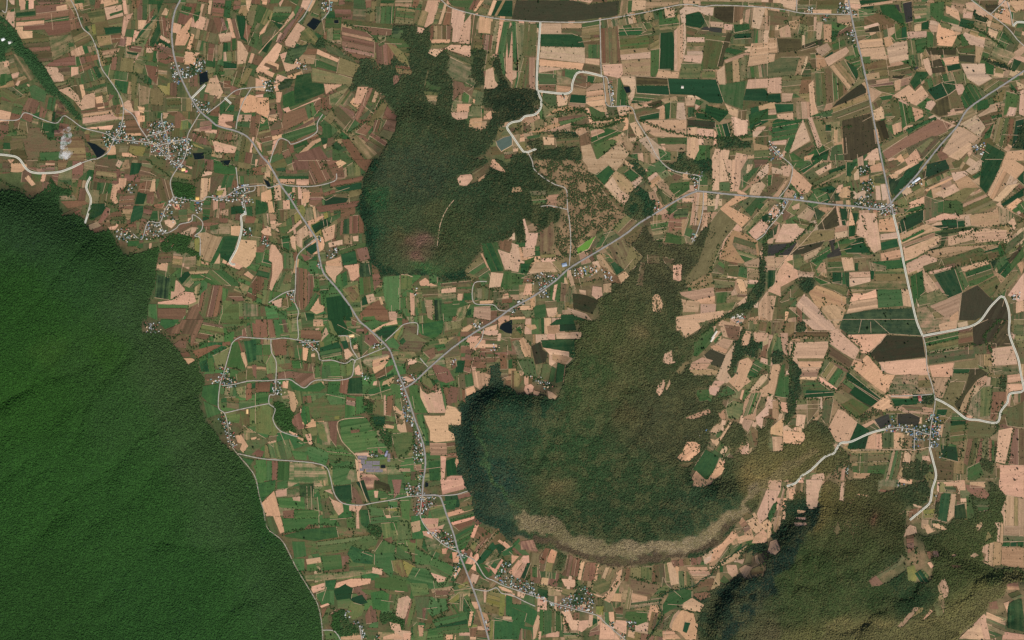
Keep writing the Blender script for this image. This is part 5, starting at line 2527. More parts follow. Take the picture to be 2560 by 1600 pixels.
for k, (nm, hmax, rad, pts) in enumerate(MASSIF):
    mk = np.zeros((NY, NX), bool); fill(mk, pts)
    m_mass[mk] = k + 1
    s = np.clip((blur(mk.astype(float), rad / RS) - .35) / .65, 0, 1)
    s = s * s * (3 - 2 * s)
    if nm == "west":
        u = (GX - GY) * .707; v = (GX + GY) * .707
        wv = v + 40 * (fbm(GX / 120, GY / 120, 5) - .5) * 2
        rid = 1 - np.abs(2 * fbm(u / 520, wv / 150, 21, 3) - 1)
        HGT += s * (hmax - 50 * rid ** 3 + 30 * (fbm(GX / 90, GY / 90, 8) - .5))
    else:
        nz = fbm(GX / 70, GY / 70, 30 + k, 4) - .5
        rid = 1 - np.abs(2 * fbm(GX / 140 + 3, GY / 110, 40 + k, 3) - 1)
        if nm == "crescent": s = s * np.clip((GY - 690) / 300, 0, 1)
        if nm == "south_east": s = s * np.clip((GY - 1215) / 170, 0, 1) ** .8
        if nm in ("crescent", "central"):          # a bowl: high rim, lower inside
            inn = np.clip((blur(mk.astype(float), (95 if nm == "crescent" else 60) / RS) - .5) * 2, 0, 1)
            HGT += s * (hmax * (1 - .55 * inn * inn * (3 - 2 * inn)) + hmax * .16 * nz - hmax * .12 * rid ** 4)
        else:
            HGT += s * (hmax + hmax * .25 * nz - hmax * .3 * rid ** 4)
GUL = [(0, 800, (132,20,120,33,110,45,95,60,85,72,80,85,72,108,62,125)), (0, 800, (178,72,165,77,155,88,148,97,138,105,125,118,112,136,104,150)), (0, 800, (54,50,42,57,28,64,12,74,-10,84)),
       (0, 800, (84,42,70,50,52,54)), (0, 1200, (110,-20,88,0,60,20,40,52)), (0, 1200, (170,30,150,62,120,84,96,118)), (0, 400, (80,80,60,100,40,128,20,150)), (0, 1200, (228,60,190,66,150,58)),
       (1280, 800, (136,74,128,86,122,100,115,115,100,135,85,150)), (1280, 800, (60,40,54,62,46,84,38,110,24,140)), (1280, 800, (108,60,98,84,84,104,66,122)), (1920, 1200, (108,66,92,82,60,92,38,100)), (1920, 1200, (140,100,120,118,96,128,84,148)), (1920, 1200, (64,20,60,50,44,84,20,110)), (640, 400, (190,38,178,60,172,80))]
def gseg(line):
    out = np.full((NY, NX), 1e9)
    xs = [p[0] for p in line]; ys = [p[1] for p in line]
    i0, i1 = max(0, int((min(xs) - 40 - X0) / RS)), min(NX, int((max(xs) + 40 - X0) / RS)); j0, j1 = max(0, int((min(ys) - 40 - Y0) / RS)), min(NY, int((max(ys) + 40 - Y0) / RS))
    x, y = GX[j0:j1, i0:i1], GY[j0:j1, i0:i1]
    x = x + 9 * (fbm(x / 14, y / 14, 95) - .5) * 2; y = y + 9 * (fbm(x / 14, y / 14, 96) - .5) * 2
    d = np.full(x.shape, 1e9)
    for (xa, ya), (xb, yb) in zip(line[:-1], line[1:]):
        s_ = np.clip(((x - xa) * (xb - xa) + (y - ya) * (yb - ya)) / ((xb - xa) ** 2 + (yb - ya) ** 2), 0, 1)
        d = np.minimum(d, np.hypot(x - xa - s_ * (xb - xa), y - ya - s_ * (yb - ya)))
    out[j0:j1, i0:i1] = d
    return out
for ox, oy, v in GUL:
    d = gseg([(ox + v[i] * U, oy + v[i + 1] * U) for i in range(0, len(v), 2)])
    HGT -= np.minimum(HGT * .5, (8 * np.exp(-(d / 5.5) ** 2) + 10 * np.exp(-(d / 18) ** 2)) * (.5 + 1.0 * fbm(GX / 30, GY / 30, 97)))
HGT = blur(HGT, 1)
HGT[HGT < 0.4] = 0

def H(x, y):
    fx = np.clip((np.asarray(x, float) - X0) / RS - .5, 0, NX - 1.001); fy = np.clip((np.asarray(y, float) - Y0) / RS - .5, 0, NY - 1.001)
    i = fx.astype(int); j = fy.astype(int); a = fx - i; b = fy - j
    return (HGT[j, i] * (1 - a) + HGT[j, i + 1] * a) * (1 - b) + (HGT[j + 1, i] * (1 - a) + HGT[j + 1, i + 1] * a) * b

def P(x, y, dz=0.0):
    """photograph pixel -> point on the land (or dz metres above it)"""
    x = np.asarray(x, float); y = np.asarray(y, float)
    h = H(x, y)
    f = S * (1 - h / CAM)
    return np.stack([(x - 1280) * f, (800 - y) * f, h + dz], -1)

# ------------------------------------------------------------------ materials
def mat(name):
    m = bpy.data.materials.new(name); m.use_nodes = True
    b = m.node_tree.nodes["Principled BSDF"]
    b.inputs["Roughness"].default_value = 0.95
    b.inputs["Specular IOR Level"].default_value = 0.12
    return m, m.node_tree, b
def nd(t, typ, **kw):
    n = t.nodes.new(typ)
    for k, v in kw.items(): setattr(n, k, v)
    return n
def noise(t, vec, scale, detail=3.0, rough=.6):
    n = nd(t, "ShaderNodeTexNoise"); n.inputs["Scale"].default_value = scale
    n.inputs["Detail"].default_value = detail; n.inputs["Roughness"].default_value = rough
    if vec is not None: t.links.new(vec, n.inputs["Vector"])
    return n.outputs["Fac"]
def maprange(t, v, a, b, c, d):
    n = nd(t, "ShaderNodeMapRange"); t.links.new(v, n.inputs[0])
    for k, x in zip((1, 2, 3, 4), (a, b, c, d)): n.inputs[k].default_value = x
    return n.outputs[0]
def math2(t, op, a, b):
    n = nd(t, "ShaderNodeMath", operation=op)
    for k, x in ((0, a), (1, b)):
        if isinstance(x, (int, float)): n.inputs[k].default_value = x
        else: t.links.new(x, n.inputs[k])
    return n.outputs[0]
def scale_col(t, col, fac):
    n = nd(t, "ShaderNodeVectorMath", operation='SCALE')
    t.links.new(col, n.inputs[0])
    if isinstance(fac, (int, float)): n.inputs["Scale"].default_value = fac
    else: t.links.new(fac, n.inputs["Scale"])
    return n.outputs[0]
def nd_clamp(v):
    n = v.node.id_data.nodes.new('ShaderNodeClamp'); v.node.id_data.links.new(v, n.inputs[0]); return n.outputs[0]
def mixc(t, f, a, b):
    n = nd(t, "ShaderNodeMix", data_type='RGBA')
    for k, x in ((0, f), (6, a), (7, b)):
        if isinstance(x, (int, float)): n.inputs[k].default_value = x
        elif isinstance(x, tuple): n.inputs[k].default_value = x
        else: t.links.new(x, n.inputs[k])
    return n.outputs[2]

# fields: colour of the crop or soil, streaked along the rows, patchy growth
m_fieldm, t, b = mat("field_soil_and_crop")
at = nd(t, "ShaderNodeAttribute", attribute_name="col"); at2 = nd(t, "ShaderNodeAttribute", attribute_name="col2")
uv = nd(t, "ShaderNodeUVMap", uv_map="rows"); geo = nd(t, "ShaderNodeNewGeometry")
mp = nd(t, "ShaderNodeMapping"); t.links.new(uv.outputs[0], mp.inputs[0]); mp.inputs["Scale"].default_value = (1 / 34., 1 / 700., 1)
streak = noise(t, mp.outputs[0], 1.0, 4, .65)
mp2 = nd(t, "ShaderNodeMapping"); t.links.new(uv.outputs[0], mp2.inputs[0]); mp2.inputs["Scale"].default_value = (1 / 9., 1 / 160., 1)
fine = noise(t, mp2.outputs[0], 1.0, 2, .6)
patch = noise(t, geo.outputs["Position"], 1 / 75., 6, .68)
grain = noise(t, geo.outputs["Position"], 1 / 14., 3, .7)
fac = maprange(t, math2(t, 'ADD', math2(t, 'MULTIPLY', patch, .62), math2(t, 'MULTIPLY', streak, .38)),   .40, .62, 0, 1)
cc = mixc(t, fac, at.outputs["Color"], at2.outputs["Color"])
sx = nd(t, "ShaderNodeSeparateXYZ"); t.links.new(uv.outputs[0], sx.inputs[0])
def band(wd):
    wn_ = nd(t, "ShaderNodeTexWhiteNoise", noise_dimensions='1D')
    t.links.new(math2(t, 'FLOOR', math2(t, 'DIVIDE', sx.outputs[0], wd), 0.0), wn_.inputs["W"])
    return wn_.outputs["Value"]
bandv = math2(t, 'SUBTRACT', math2(t, 'ADD', math2(t, 'MULTIPLY', band(19.), .5), math2(t, 'MULTIPLY', band(47.), .5)), .5)
bandv = math2(t, 'MULTIPLY', bandv, at.outputs["Alpha"])
cc = mixc(t, nd_clamp(math2(t, 'ADD', fac, math2(t, 'MULTIPLY', bandv, 1.5))), at.outputs["Color"], at2.outputs["Color"])
bandb = math2(t, 'ADD', math2(t, 'MULTIPLY', bandv, .5), 1.0)
br = math2(t, 'MULTIPLY', math2(t, 'MULTIPLY', bandb, maprange(t, streak, .25, .75, .86, 1.14)), math2(t, 'MULTIPLY', maprange(t, fine, .25, .75, .88, 1.12), maprange(t, grain, .25, .75, .78, 1.22)))
t.links.new(scale_col(t, cc, br), b.inputs["Base Color"])

# open ground between fields, under trees and in villages
m_ground, t, b = mat("ground_grass_and_soil")
at = nd(t, "ShaderNodeAttribute", attribute_name="col"); geo = nd(t, "ShaderNodeNewGeometry")
n1 = noise(t, geo.outputs["Position"], 1 / 60., 6, .7); n2 = noise(t, geo.outputs["Position"], 1 / 11., 3, .7)
br = math2(t, 'MULTIPLY', maprange(t, n1, .3, .7, .7, 1.3), maprange(t, n2, .25, .75, .75, 1.25))
t.links.new(scale_col(t, at.outputs["Color"], br), b.inputs["Base Color"])

# foliage: colour of the stand, read from the instancer
m_leaf, t, b = mat("forest_foliage")
at = nd(t, "ShaderNodeAttribute", attribute_name="tint"); at.attribute_type = 'INSTANCER'
geo = nd(t, "ShaderNodeNewGeometry")
n1 = noise(t, geo.outputs["Position"], 1 / 4., 2, .6)
t.links.new(scale_col(t, at.outputs["Color"], maprange(t, n1, .25, .75, .74, 1.26)), b.inputs["Base Color"])
def solid(name, col, var=.25, sc=1 / 8., rough=.95, k=1.0):
    m, t, b = mat(name)
    geo = nd(t, "ShaderNodeNewGeometry")
    c = nd(t, "ShaderNodeRGB"); c.outputs[0].default_value = (*alb(col, k), 1)
    t.links.new(scale_col(t, c.outputs[0], maprange(t, noise(t, geo.outputs["Position"], sc, 4), .25, .75, 1 - var, 1 + var)), b.inputs["Base Color"])
    b.inputs["Roughness"].default_value = rough
    return m
def attr_mat(name, var=.2, sc=1 / 5., rough=.7):
    m, t, b = mat(name)
    at = nd(t, "ShaderNodeAttribute", attribute_name="col"); geo = nd(t, "ShaderNodeNewGeometry")
    t.links.new(scale_col(t, at.outputs["Color"], maprange(t, noise(t, geo.outputs["Position"], sc, 3), .25, .75, 1 - var, 1 + var)), b.inputs["Base Color"])
    b.inputs["Roughness"].default_value = rough
    return m
m_asph = solid("worn_asphalt", (150,146,142), .22, 1 / 30.)
m_asph2 = solid("old_pale_asphalt", (182,174,162), .25, 1 / 30.)
m_conc = solid("pale_concrete_road", (168,164,146), .18, 1 / 30.)
m_edge = solid("white_gravel_edge", (232,226,206), .12, 1 / 20.)
m_verge = solid("road_verge", (146,136,116), .45, 1 / 25.)
m_verge2 = solid("lane_verge", (150,140,118), .4, 1 / 18.)
m_dirt = solid("dirt_track", (190,160,128), .25, 1 / 25.)
m_trunk = solid("tree_bark", (90,72,56), .3, 1.)
m_crown = solid("tree_leaves", (40,62,34), .45, 1 / 2.5)
m_wall = solid("house_wall", (200,190,176), .15, 1.)
m_roof = attr_mat("roof_sheet", .25, 1 / 4., .5)

# ------------------------------------------------------------------ mesh helpers
def tag(o, label=None, cat=None, group=None, kind=None):
    if label: o["label"] = label
    if cat: o["category"] = cat
    if group: o["group"] = group
    if kind: o["kind"] = kind
    return o
def mesh_obj(name, verts, faces, mats, parent=None, loc=None):
    me = bpy.data.meshes.new(name)
    v = np.asarray(verts, float)
    if loc is not None: v = v - np.asarray(loc)
    me.from_pydata(v.tolist(), [], faces)
    for m in (mats if isinstance(mats, (list, tuple)) else [mats]): me.materials.append(m)
    o = bpy.data.objects.new(name, me)
    if loc is not None: o.location = [float(a) for a in loc]
    C.objects.link(o)
    if parent is not None:
        o.parent = parent
        if loc is not None: o.location = [float(a) - float(b) for a, b in zip(loc, parent.location)]
    return o
def empty(name, loc):
    o = bpy.data.objects.new(name, None); C.objects.link(o); o.location = [float(a) for a in loc]
    o.empty_display_size = 20
    return o
def put_attr(me, name, typ, dom, arr):
    a = me.attributes.new(name, typ, dom)
    f = {'FLOAT_COLOR': 'color', 'FLOAT': 'value'}[typ]
    a.data.foreach_set(f, np.asarray(arr, np.float32).ravel())

# ------------------------------------------------------------------ stand colours of the woods, shade tinted in on the south-east scarp
BLOB = np.array([
 (100,560,120,40,62,40),(200,700,90,38,64,36),(50,800,150,36,66,28),(60,1000,150,38,69,28),(200,900,90,42,68,34),(330,760,90,48,68,44),(420,900,90,54,71,47),
 (440,1000,90,52,70,45),(300,1050,90,44,70,38),(100,1250,200,39,70,32),(300,1300,200,40,70,34),(500,1150,100,52,72,46),(550,1300,100,50,72,45),(700,1450,100,48,72,44),
 (100,1500,200,36,64,30),(400,1500,200,38,68,34),(120,870,60,46,72,32),(260,880,50,44,72,32),
 (1030,420,90,48,62,46),(940,500,30,38,70,44),(1000,550,50,52,68,46),(1055,598,22,104,80,72),(1030,600,17,94,77,64),(1048,640,14,100,77,68),(1120,560,60,52,66,42),(1180,480,60,44,62,42),
 (1240,500,70,42,58,38),(1060,672,26,48,80,48),(925,590,20,34,66,46),(1000,330,60,48,64,42),(1100,300,80,46,60,40),(900,190,40,48,64,44),(1090,530,30,66,72,48),(1010,590,20,74,74,50),
 (1180,1120,50,36,60,44),(1250,1050,60,38,62,44),(1330,950,60,36,62,42),(1480,760,60,62,72,46),(1500,850,50,66,74,46),(1555,880,30,74,76,50),(1600,830,16,98,90,64),(1480,950,70,56,72,44),(1570,1040,30,72,72,48),
 (1650,1080,80,62,66,46),(1450,1150,80,46,68,42),(1400,1210,28,92,86,60),(1440,1170,20,76,76,50),(1600,1200,80,48,66,42),(1500,1300,60,46,64,42),(1320,1000,40,32,56,40),(1530,960,30,74,76,50),
 (1900,1195,28,112,100,66),(1960,1165,28,104,96,62),(2010,1130,28,92,88,56),(1230,1210,36,38,62,52),(1240,1262,30,48,66,52),(1700,1290,50,46,64,44),(1780,1240,40,44,64,44),(1290,1260,16,64,76,52),
 (1650,620,60,62,64,46),(1480,700,40,60,66,44),(1560,700,40,58,64,44),
 (1960,1350,44,34,52,40),(1860,1470,50,32,50,40),(2000,1280,26,34,56,42),(1905,1410,40,32,50,38),(2020,1420,60,52,66,38),(2200,1330,60,62,66,42),(2180,1480,50,52,66,40),(2280,1500,50,38,56,36),  # the darkest scarp entries carry the slope's shade in their tint
 (2100,1590,40,118,106,74),(1930,1598,30,84,80,58),(2000,1595,30,96,92,60),(2200,1590,40,118,106,74),(2330,1585,40,118,106,74),(2420,1530,40,112,104,70),(2460,1480,40,100,96,62),(2400,1420,60,64,72,44),(2050,1480,80,60,72,44),(2050,1240,36,98,88,56),(2040,1290,26,104,92,60),(2110,1270,36,84,80,52),
 (2190,1310,24,116,80,68),(2500,1420,60,70,80,50),(2250,1450,50,40,58,38),(2180,1370,40,66,74,46),(2100,1360,40,64,70,44),
 (100,150,100,44,72,44),(2330,1250,60,50,62,42),(2060,900,100,38,58,40),(1600,480,60,34,60,40),(1350,560,80,42,56,36),(1310,250,60,32,46,32),(1700,460,50,32,58,38),(1990,1140,40,86,84,54),(2470,300,100,30,50,34),(700,1300,80,40,70,40),
], float)
def t23(*v): return [(1280 + v[i] * U, 1200 + v[i + 1] * U) for i in range(0, len(v), 2)]
BANDS = [   # (line, half width px, colour): dry pale rim of the crescent ridge, brown scree below it, pale foot of the southern hills, painted shade on the south-east scarp
 ([(640 + a * U, 400 + b * U) for a, b in ((108,-4),(102,18),(99,42),(104,56),(107,80),(113,99),(121,107),(140,108),(172,110),(198,104))], 12, (28,54,37)),
 ([(640 + a * U, 800 + b * U) for a, b in ((226,50),(212,66),(198,84),(196,110),(200,130),(203,155),(208,175),(216,186),(232,200),(244,208))], 30, (36,58,46)),
 ([(640 + a * U, 800 + b * U) for a, b in ((208,100),(212,118),(218,136),(228,152),(238,166),(246,172))], 5, (58,82,54)),
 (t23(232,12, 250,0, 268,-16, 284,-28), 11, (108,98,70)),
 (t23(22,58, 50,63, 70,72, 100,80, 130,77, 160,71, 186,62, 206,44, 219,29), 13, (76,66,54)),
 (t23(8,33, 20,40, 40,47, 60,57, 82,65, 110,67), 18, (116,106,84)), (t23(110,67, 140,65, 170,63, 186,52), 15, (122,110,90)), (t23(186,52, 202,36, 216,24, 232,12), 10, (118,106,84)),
 (t23(300,148, 350,146, 400,144, 420,138, 450,112, 478,92), 20, (96,90,62)),
 ([(1920 + a * U, 1200 + b * U) for a, b in ((40,30),(31,50),(19,68),(8,88),(-6,112),(-24,132),(-42,146))], 20, (30,46,38))]  # dark strip: shade of the north-west-facing scarp painted into the tree tint
def seg_dist(x, y, line):
    d = np.full(len(x), 1e9)
    for (xa, ya), (xb, yb) in zip(line[:-1], line[1:]):
        L2 = (xb - xa) ** 2 + (yb - ya) ** 2
        s = np.clip(((x - xa) * (xb - xa) + (y - ya) * (yb - ya)) / L2, 0, 1)
        d = np.minimum(d, np.hypot(x - xa - s * (xb - xa), y - ya - s * (yb - ya)))
    return d
BL = np.stack([lin(BLOB[:, 3 + k]) for k in range(3)], -1)
def stand(x, y):
    x = x + 26 * (fbm(x / 40, y / 40, 71) - .5) * 2; y = y + 26 * (fbm(x / 40, y / 40, 72) - .5) * 2
    num = np.zeros((len(x), 3)); den = np.zeros(len(x))
    for k in range(len(BLOB)):
        d2 = ((x - BLOB[k, 0]) ** 2 + (y - BLOB[k, 1]) ** 2) / BLOB[k, 2] ** 2
        wt = 1 / (d2 * d2 + .04)
        num += wt[:, None] * BL[k]; den += wt
    out = num / den[:, None]
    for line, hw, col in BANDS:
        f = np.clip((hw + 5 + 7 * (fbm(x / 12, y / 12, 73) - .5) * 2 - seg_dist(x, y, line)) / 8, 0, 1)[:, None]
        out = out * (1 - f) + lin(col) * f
    return out

# ------------------------------------------------------------------ ground
px = np.concatenate([[-9000, -4000, -1500, -600], np.arange(X0, X1 + 1, 5.0), [3200, 4200, 6500, 11500]])
py = np.concatenate([[-9000, -4000, -1500, -500], np.arange(Y0, Y1 + 1, 5.0), [2100, 3100, 5600, 10600]])
VX, VY = np.meshgrid(px, py)
fxs, fys = VX.ravel(), VY.ravel()
vt = P(fxs, fys)
nx_, ny_ = len(px), len(py)
idx = np.arange(nx_ * ny_).reshape(ny_, nx_)
faces = np.stack([idx[:-1, :-1], idx[1:, :-1], idx[1:, 1:], idx[:-1, 1:]], -1).reshape(-1, 4)
me = bpy.data.meshes.new("ground")
me.from_pydata(vt.tolist(), [], faces.tolist())
me.materials.append(m_ground)
ground = bpy.data.objects.new("ground", me); C.objects.link(ground)
tag(ground, "broad valley floor of grass and bare soil rising into forested hills", kind="structure")
cx_, cy_ = np.clip(fxs, X0 + 1, X1 - 1), np.clip(fys, Y0 + 1, Y1 - 1)
n1 = fbm(cx_ / 50, cy_ / 50, 3); n2 = fbm(cx_ / 16, cy_ / 16, 9)
east = np.clip((cx_ - 1100) / 500, 0, 1)[:, None]
g_a = alb((82,92,56)) * (1 - east) + alb((96,94,62)) * east
g_b = alb((108,86,62)) * (1 - east) + alb((136,112,82)) * east
f_ = np.clip((n1 * .6 + n2 * .4 - .36) / .28, 0, 1)[:, None]
gc = g_a * (1 - f_) + g_b * f_
fo = samp(blur((m_forest > 0).astype(float), 2), cx_, cy_)[:, None]
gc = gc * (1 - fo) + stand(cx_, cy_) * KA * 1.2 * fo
sp = samp(blur(m_sparse.astype(float), 2), cx_, cy_)[:, None]
gc = gc * (1 - sp) + alb((140,114,84)) * (.6 + .8 * n2[:, None]) * sp
vi = samp(blur(m_vill.astype(float), 2), cx_, cy_)[:, None]
gc = gc * (1 - vi) + (alb((58,72,46)) * (1 - f_) + alb((112,100,76)) * f_) * vi
put_attr(me, "col", 'FLOAT_COLOR', 'POINT', np.concatenate([gc, np.ones((len(gc), 1))], 1))
me.shade_smooth()

# ------------------------------------------------------------------ fields
def area(p):
    return .5 * sum(p[i][0] * p[(i + 1) % len(p)][1] - p[(i + 1) % len(p)][0] * p[i][1] for i in range(len(p)))
def crosses(p):
    n = len(p)
    def o(a, b, c): return (b[0] - a[0]) * (c[1] - a[1]) - (b[1] - a[1]) * (c[0] - a[0])
    for i in range(n):
        for j in range(i + 2, n):
            if i == 0 and j == n - 1: continue
            a, b, c, d = p[i], p[(i + 1) % n], p[j], p[(j + 1) % n]
            if o(a, b, c) * o(a, b, d) < 0 and o(c, d, a) * o(c, d, b) < 0: return True
    return False
def clip(p, nx, ny, d):
    """keep the part of p with nx*x+ny*y<=d"""
    out = []
    for i in range(len(p)):
        a, b = p[i], p[(i + 1) % len(p)]
        da, db = nx * a[0] + ny * a[1] - d, nx * b[0] + ny * b[1] - d
        if da <= 0: out.append(a)
        if (da < 0 < db) or (db < 0 < da):
            s = da / (da - db); out.append((a[0] + (b[0] - a[0]) * s, a[1] + (b[1] - a[1]) * s))
    return out
def inset(p, d):
    """shift every edge inwards by d (polygon runs counter-clockwise in x,-y)"""
    n = len(p); out = []
    for i in range(n):
        a, b, c = p[i - 1], p[i], p[(i + 1) % n]
        e1 = (b[0] - a[0], b[1] - a[1]); e2 = (c[0] - b[0], c[1] - b[1])
        l1 = math.hypot(*e1) or 1; l2 = math.hypot(*e2) or 1
        n1 = (-e1[1] / l1, e1[0] / l1); n2 = (-e2[1] / l2, e2[0] / l2)
        bx, by = n1[0] + n2[0], n1[1] + n2[1]
        k = max(.5, (bx * bx + by * by) / 2)
        out.append((b[0] + bx * d / k, b[1] + by * d / k))
    return out
def axis(p):
    best = (0, 0)
    for i in range(len(p)):
        a, b = p[i], p[(i + 1) % len(p)]
        L = math.hypot(b[0] - a[0], b[1] - a[1])
        if L > best[0]: best = (L, math.atan2(b[1] - a[1], b[0] - a[0]))
    return best[1]

fields = []      # dict(code, pts, area, axis, c)
for c, p in polys:
    if c not in FIELD or len(p) < 3: continue
    if crosses(p):
        mx = sum(a for a, _ in p) / len(p); my = sum(b for _, b in p) / len(p)
        p = sorted(p, key=lambda v: math.atan2(v[1] - my, v[0] - mx))
    if area(p) < 0: p = p[::-1]
    A = area(p)
    if A < 12: continue
    cx = sum(a for a, _ in p) / len(p); cy = sum(b for _, b in p) / len(p)
    fields.append(dict(code=c, pts=p, A=A, ax=axis(p), c=(cx, cy), hand=True))
FC = np.array([f['c'] for f in fields])
# one field read off in two neighbouring map sheets: give both halves the same look and close the seam
for f in fields: f['seed'] = random.random(); f['src'] = f
def seam_edges(f):
    p = f['pts']; out = []
    for e in range(len(p)):
        a, b = p[e], p[(e + 1) % len(p)]
        for ax_, step in ((0, 640.), (1, 400.)):
            k = round(a[ax_] / step)
            if 0 < k < 4 and abs(a[ax_] - k * step) < 5 and abs(b[ax_] - k * step) < 5:
                out.append((ax_, k, min(a[1 - ax_], b[1 - ax_]), max(a[1 - ax_], b[1 - ax_])))
    return out
SE_ = [(i, e) for i, f in enumerate(fields) for e in seam_edges(f)]
def root(f):
    while f['src'] is not f: f = f['src']
    return f
for i, ea in SE_:
    best = (4, None)
    for j, eb in SE_:
        if i != j and ea[:2] == eb[:2]:
            ax_, k = ea[:2]; stp = (640, 400)[ax_]
            if (FC[i][ax_] - k * stp) * (FC[j][ax_] - k * stp) > 0: continue
            ov = min(ea[3], eb[3]) - max(ea[2], eb[2])
            if ov > best[0]: best = (ov, j)
    if best[1] is not None:
        a, b = root(fields[i]), root(fields[best[1]])
        if a is not b and best[0] > .4 * min(ea[3] - ea[2], 60):
            if a['A'] < b['A']: a, b = b, a
            b['src'] = a
for f in fields:
    r_ = root(f); f['code2'], f['seed'], f['ax2'] = r_['code'], r_['seed'], r_['ax']
for f in fields:
    f['code'], f['ax'] = f['code2'], f['ax2']
    q_ = []
    for (x, y) in f['pts']:
        kx, ky = round(x / 640), round(y / 400)
        if 0 < kx < 4 and abs(x - kx * 640) < 5: x = kx * 640 + (1.6 if f['c'][0] < kx * 640 else -1.6)
        if 0 < ky < 4 and abs(y - ky * 400) < 5: y = ky * 400 + (1.6 if f['c'][1] < ky * 400 else -1.6)
        q_.append((x, y))
    f['pts'] = q_

# strip fields: long plots side by side within one block
new = []
for f in fields:
    wst = f['c'][0] < 1300 or f['c'][1] > 1250
    if f['code'] in "MKODGRTYP" and f['A'] > (380 if wst else 900) and random.random() < (.22 if f['c'][0] < 1150 and f['c'][1] > 850 else .6 if wst else .4):
        ang = f['ax'] + (math.pi / 2 if random.random() < .2 else 0)
        nx, ny = -math.sin(ang), math.cos(ang)
        pr = [nx * a + ny * b for a, b in f['pts']]; lo, hi = min(pr), max(pr)
        n = max(2, min(6, int((hi - lo) / random.uniform(7, 15))))
        cuts = [lo] + sorted(lo + (hi - lo) * (i + random.uniform(-.3, .3)) / n for i in range(1, n)) + [hi]
        parts = []
        for a, b_ in zip(cuts[:-1], cuts[1:]):
            st_ = clip(clip(f['pts'], nx, ny, b_), -nx, -ny, -a)
            if len(st_) >= 3 and abs(area(st_)) > 25: parts.append(st_)
        if len(parts) > 1 and abs(sum(abs(area(v)) for v in parts) / f['A'] - 1) < .03 and not any(crosses(v) for v in parts):
            for st_ in parts:
                if area(st_) < 0: st_ = st_[::-1]
                g = dict(f); g['pts'] = st_; g['A'] = area(st_); g['seed'] = random.random(); g['ax'] = ang
                g['c'] = (sum(v[0] for v in st_) / len(st_), sum(v[1] for v in st_) / len(st_))
                if random.random() < .4: g['code'] = random.choice(dict(M="GKMO", K="MTO", O="MDK", D="KRO", G="MEM", R="DPD", T="KSB", Y="MK", P="DTR")[f['code']])
                new.append(g)
            continue
    new.append(f)
fields = new
FC = np.array([f['c'] for f in fields])
# parcels between them: blocks of parallel strips that follow the rows of the fields around
m_any = m_field | (m_forest > 0) | m_sparse | m_water
AX = np.array([f['ax'] for f in fields]); AW = np.array([f['A'] for f in fields])
seeds = []
for j in range(int((Y1 - Y0) / 105) + 1):
    for i in range(int((X1 - X0) / 125) + 1):
        seeds.append((X0 + (i + .5 + random.uniform(-.4, .4)) * 125, Y0 + (j + .5 + random.uniform(-.4, .4)) * 105))
SD = np.array(seeds)
def filler(st, nb, ang):
    if len(st) < 3: return
    if area(st) < 0: st = st[::-1]
    A = area(st)
    if A < 50: return
    mx = sum(v[0] for v in st) / len(st); my = sum(v[1] for v in st) / len(st)
    tx = np.array([mx] + [mx + (v[0] - mx) * .7 for v in st] + [mx + (v[0] - mx) * .35 for v in st])
    ty = np.array([my] + [my + (v[1] - my) * .7 for v in st] + [my + (v[1] - my) * .35 for v in st])
    if samp(m_any, tx, ty).mean() > .72: return
    if (samp(m_forest, tx, ty) > 0).mean() > .5 or samp(m_sparse, tx, ty).mean() > .4 or samp(m_vill, tx, ty).mean() > .4: return
    if H(tx, ty).max() > 3: return
    code = fields[random.choice(list(nb))]['code']
    if mx < 1150 and my > 640: alt, pa = "MGMGMMMK", .88
    elif mx < 1250: alt, pa = "MOMGKDMOK", .62
    else: alt, pa = "MOKDTKMBK", .62
    if random.random() < pa: code = random.choice(alt)
    if code in "EFZJ" and random.random() < .7: code = random.choice("GMO")
    fields.append(dict(code=code, pts=st, A=A, ax=ang, c=(mx, my), hand=False, seed=random.random()))
for k, (sx, sy) in enumerate(seeds):
    d = np.hypot(SD[:, 0] - sx, SD[:, 1] - sy)
    cell = [(sx - 190, sy - 190), (sx + 190, sy - 190), (sx + 190, sy + 190), (sx - 190, sy + 190)]
    for m in np.argsort(d)[1:16]:
        qx, qy = SD[m]; nx, ny = qx - sx, qy - sy
        cell = clip(cell, nx, ny, nx * (qx + sx) / 2 + ny * (qy + sy) / 2)
        if len(cell) < 3: break
    if len(cell) < 3: continue
    fd = np.hypot(FC[:, 0] - sx, FC[:, 1] - sy)
    nb = np.argsort(fd)[:14]
    wt = AW[nb] / (60 + fd[nb])
    ang = math.atan2((wt * np.sin(4 * AX[nb])).sum(), (wt * np.cos(4 * AX[nb])).sum()) / 4 + random.choice((0, math.pi / 2))
    nx, ny = -math.sin(ang), math.cos(ang)
    pr = [nx * a + ny * b for a, b in cell]; lo, hi = min(pr), max(pr)
    pt = [ny * a - nx * b for a, b in cell]; l2, h2 = min(pt), max(pt)
    a = lo; big = 1.5 if sx < 1150 and sy > 850 else 1.0
    while a < hi:
        wd_ = random.uniform(20, 44) * big
        row = clip(clip(cell, nx, ny, a + wd_), -nx, -ny, -a)
        a += wd_
        if len(row) < 3: continue
        c = l2 - random.uniform(0, 20)
        while c < h2:
            ln_ = random.choice((7, 9, 11, 14, 18, 24, 34)) * big
            filler(clip(clip(row, ny, -nx, c + ln_), -ny, nx, -c), nb, ang + math.pi / 2)
            c += ln_

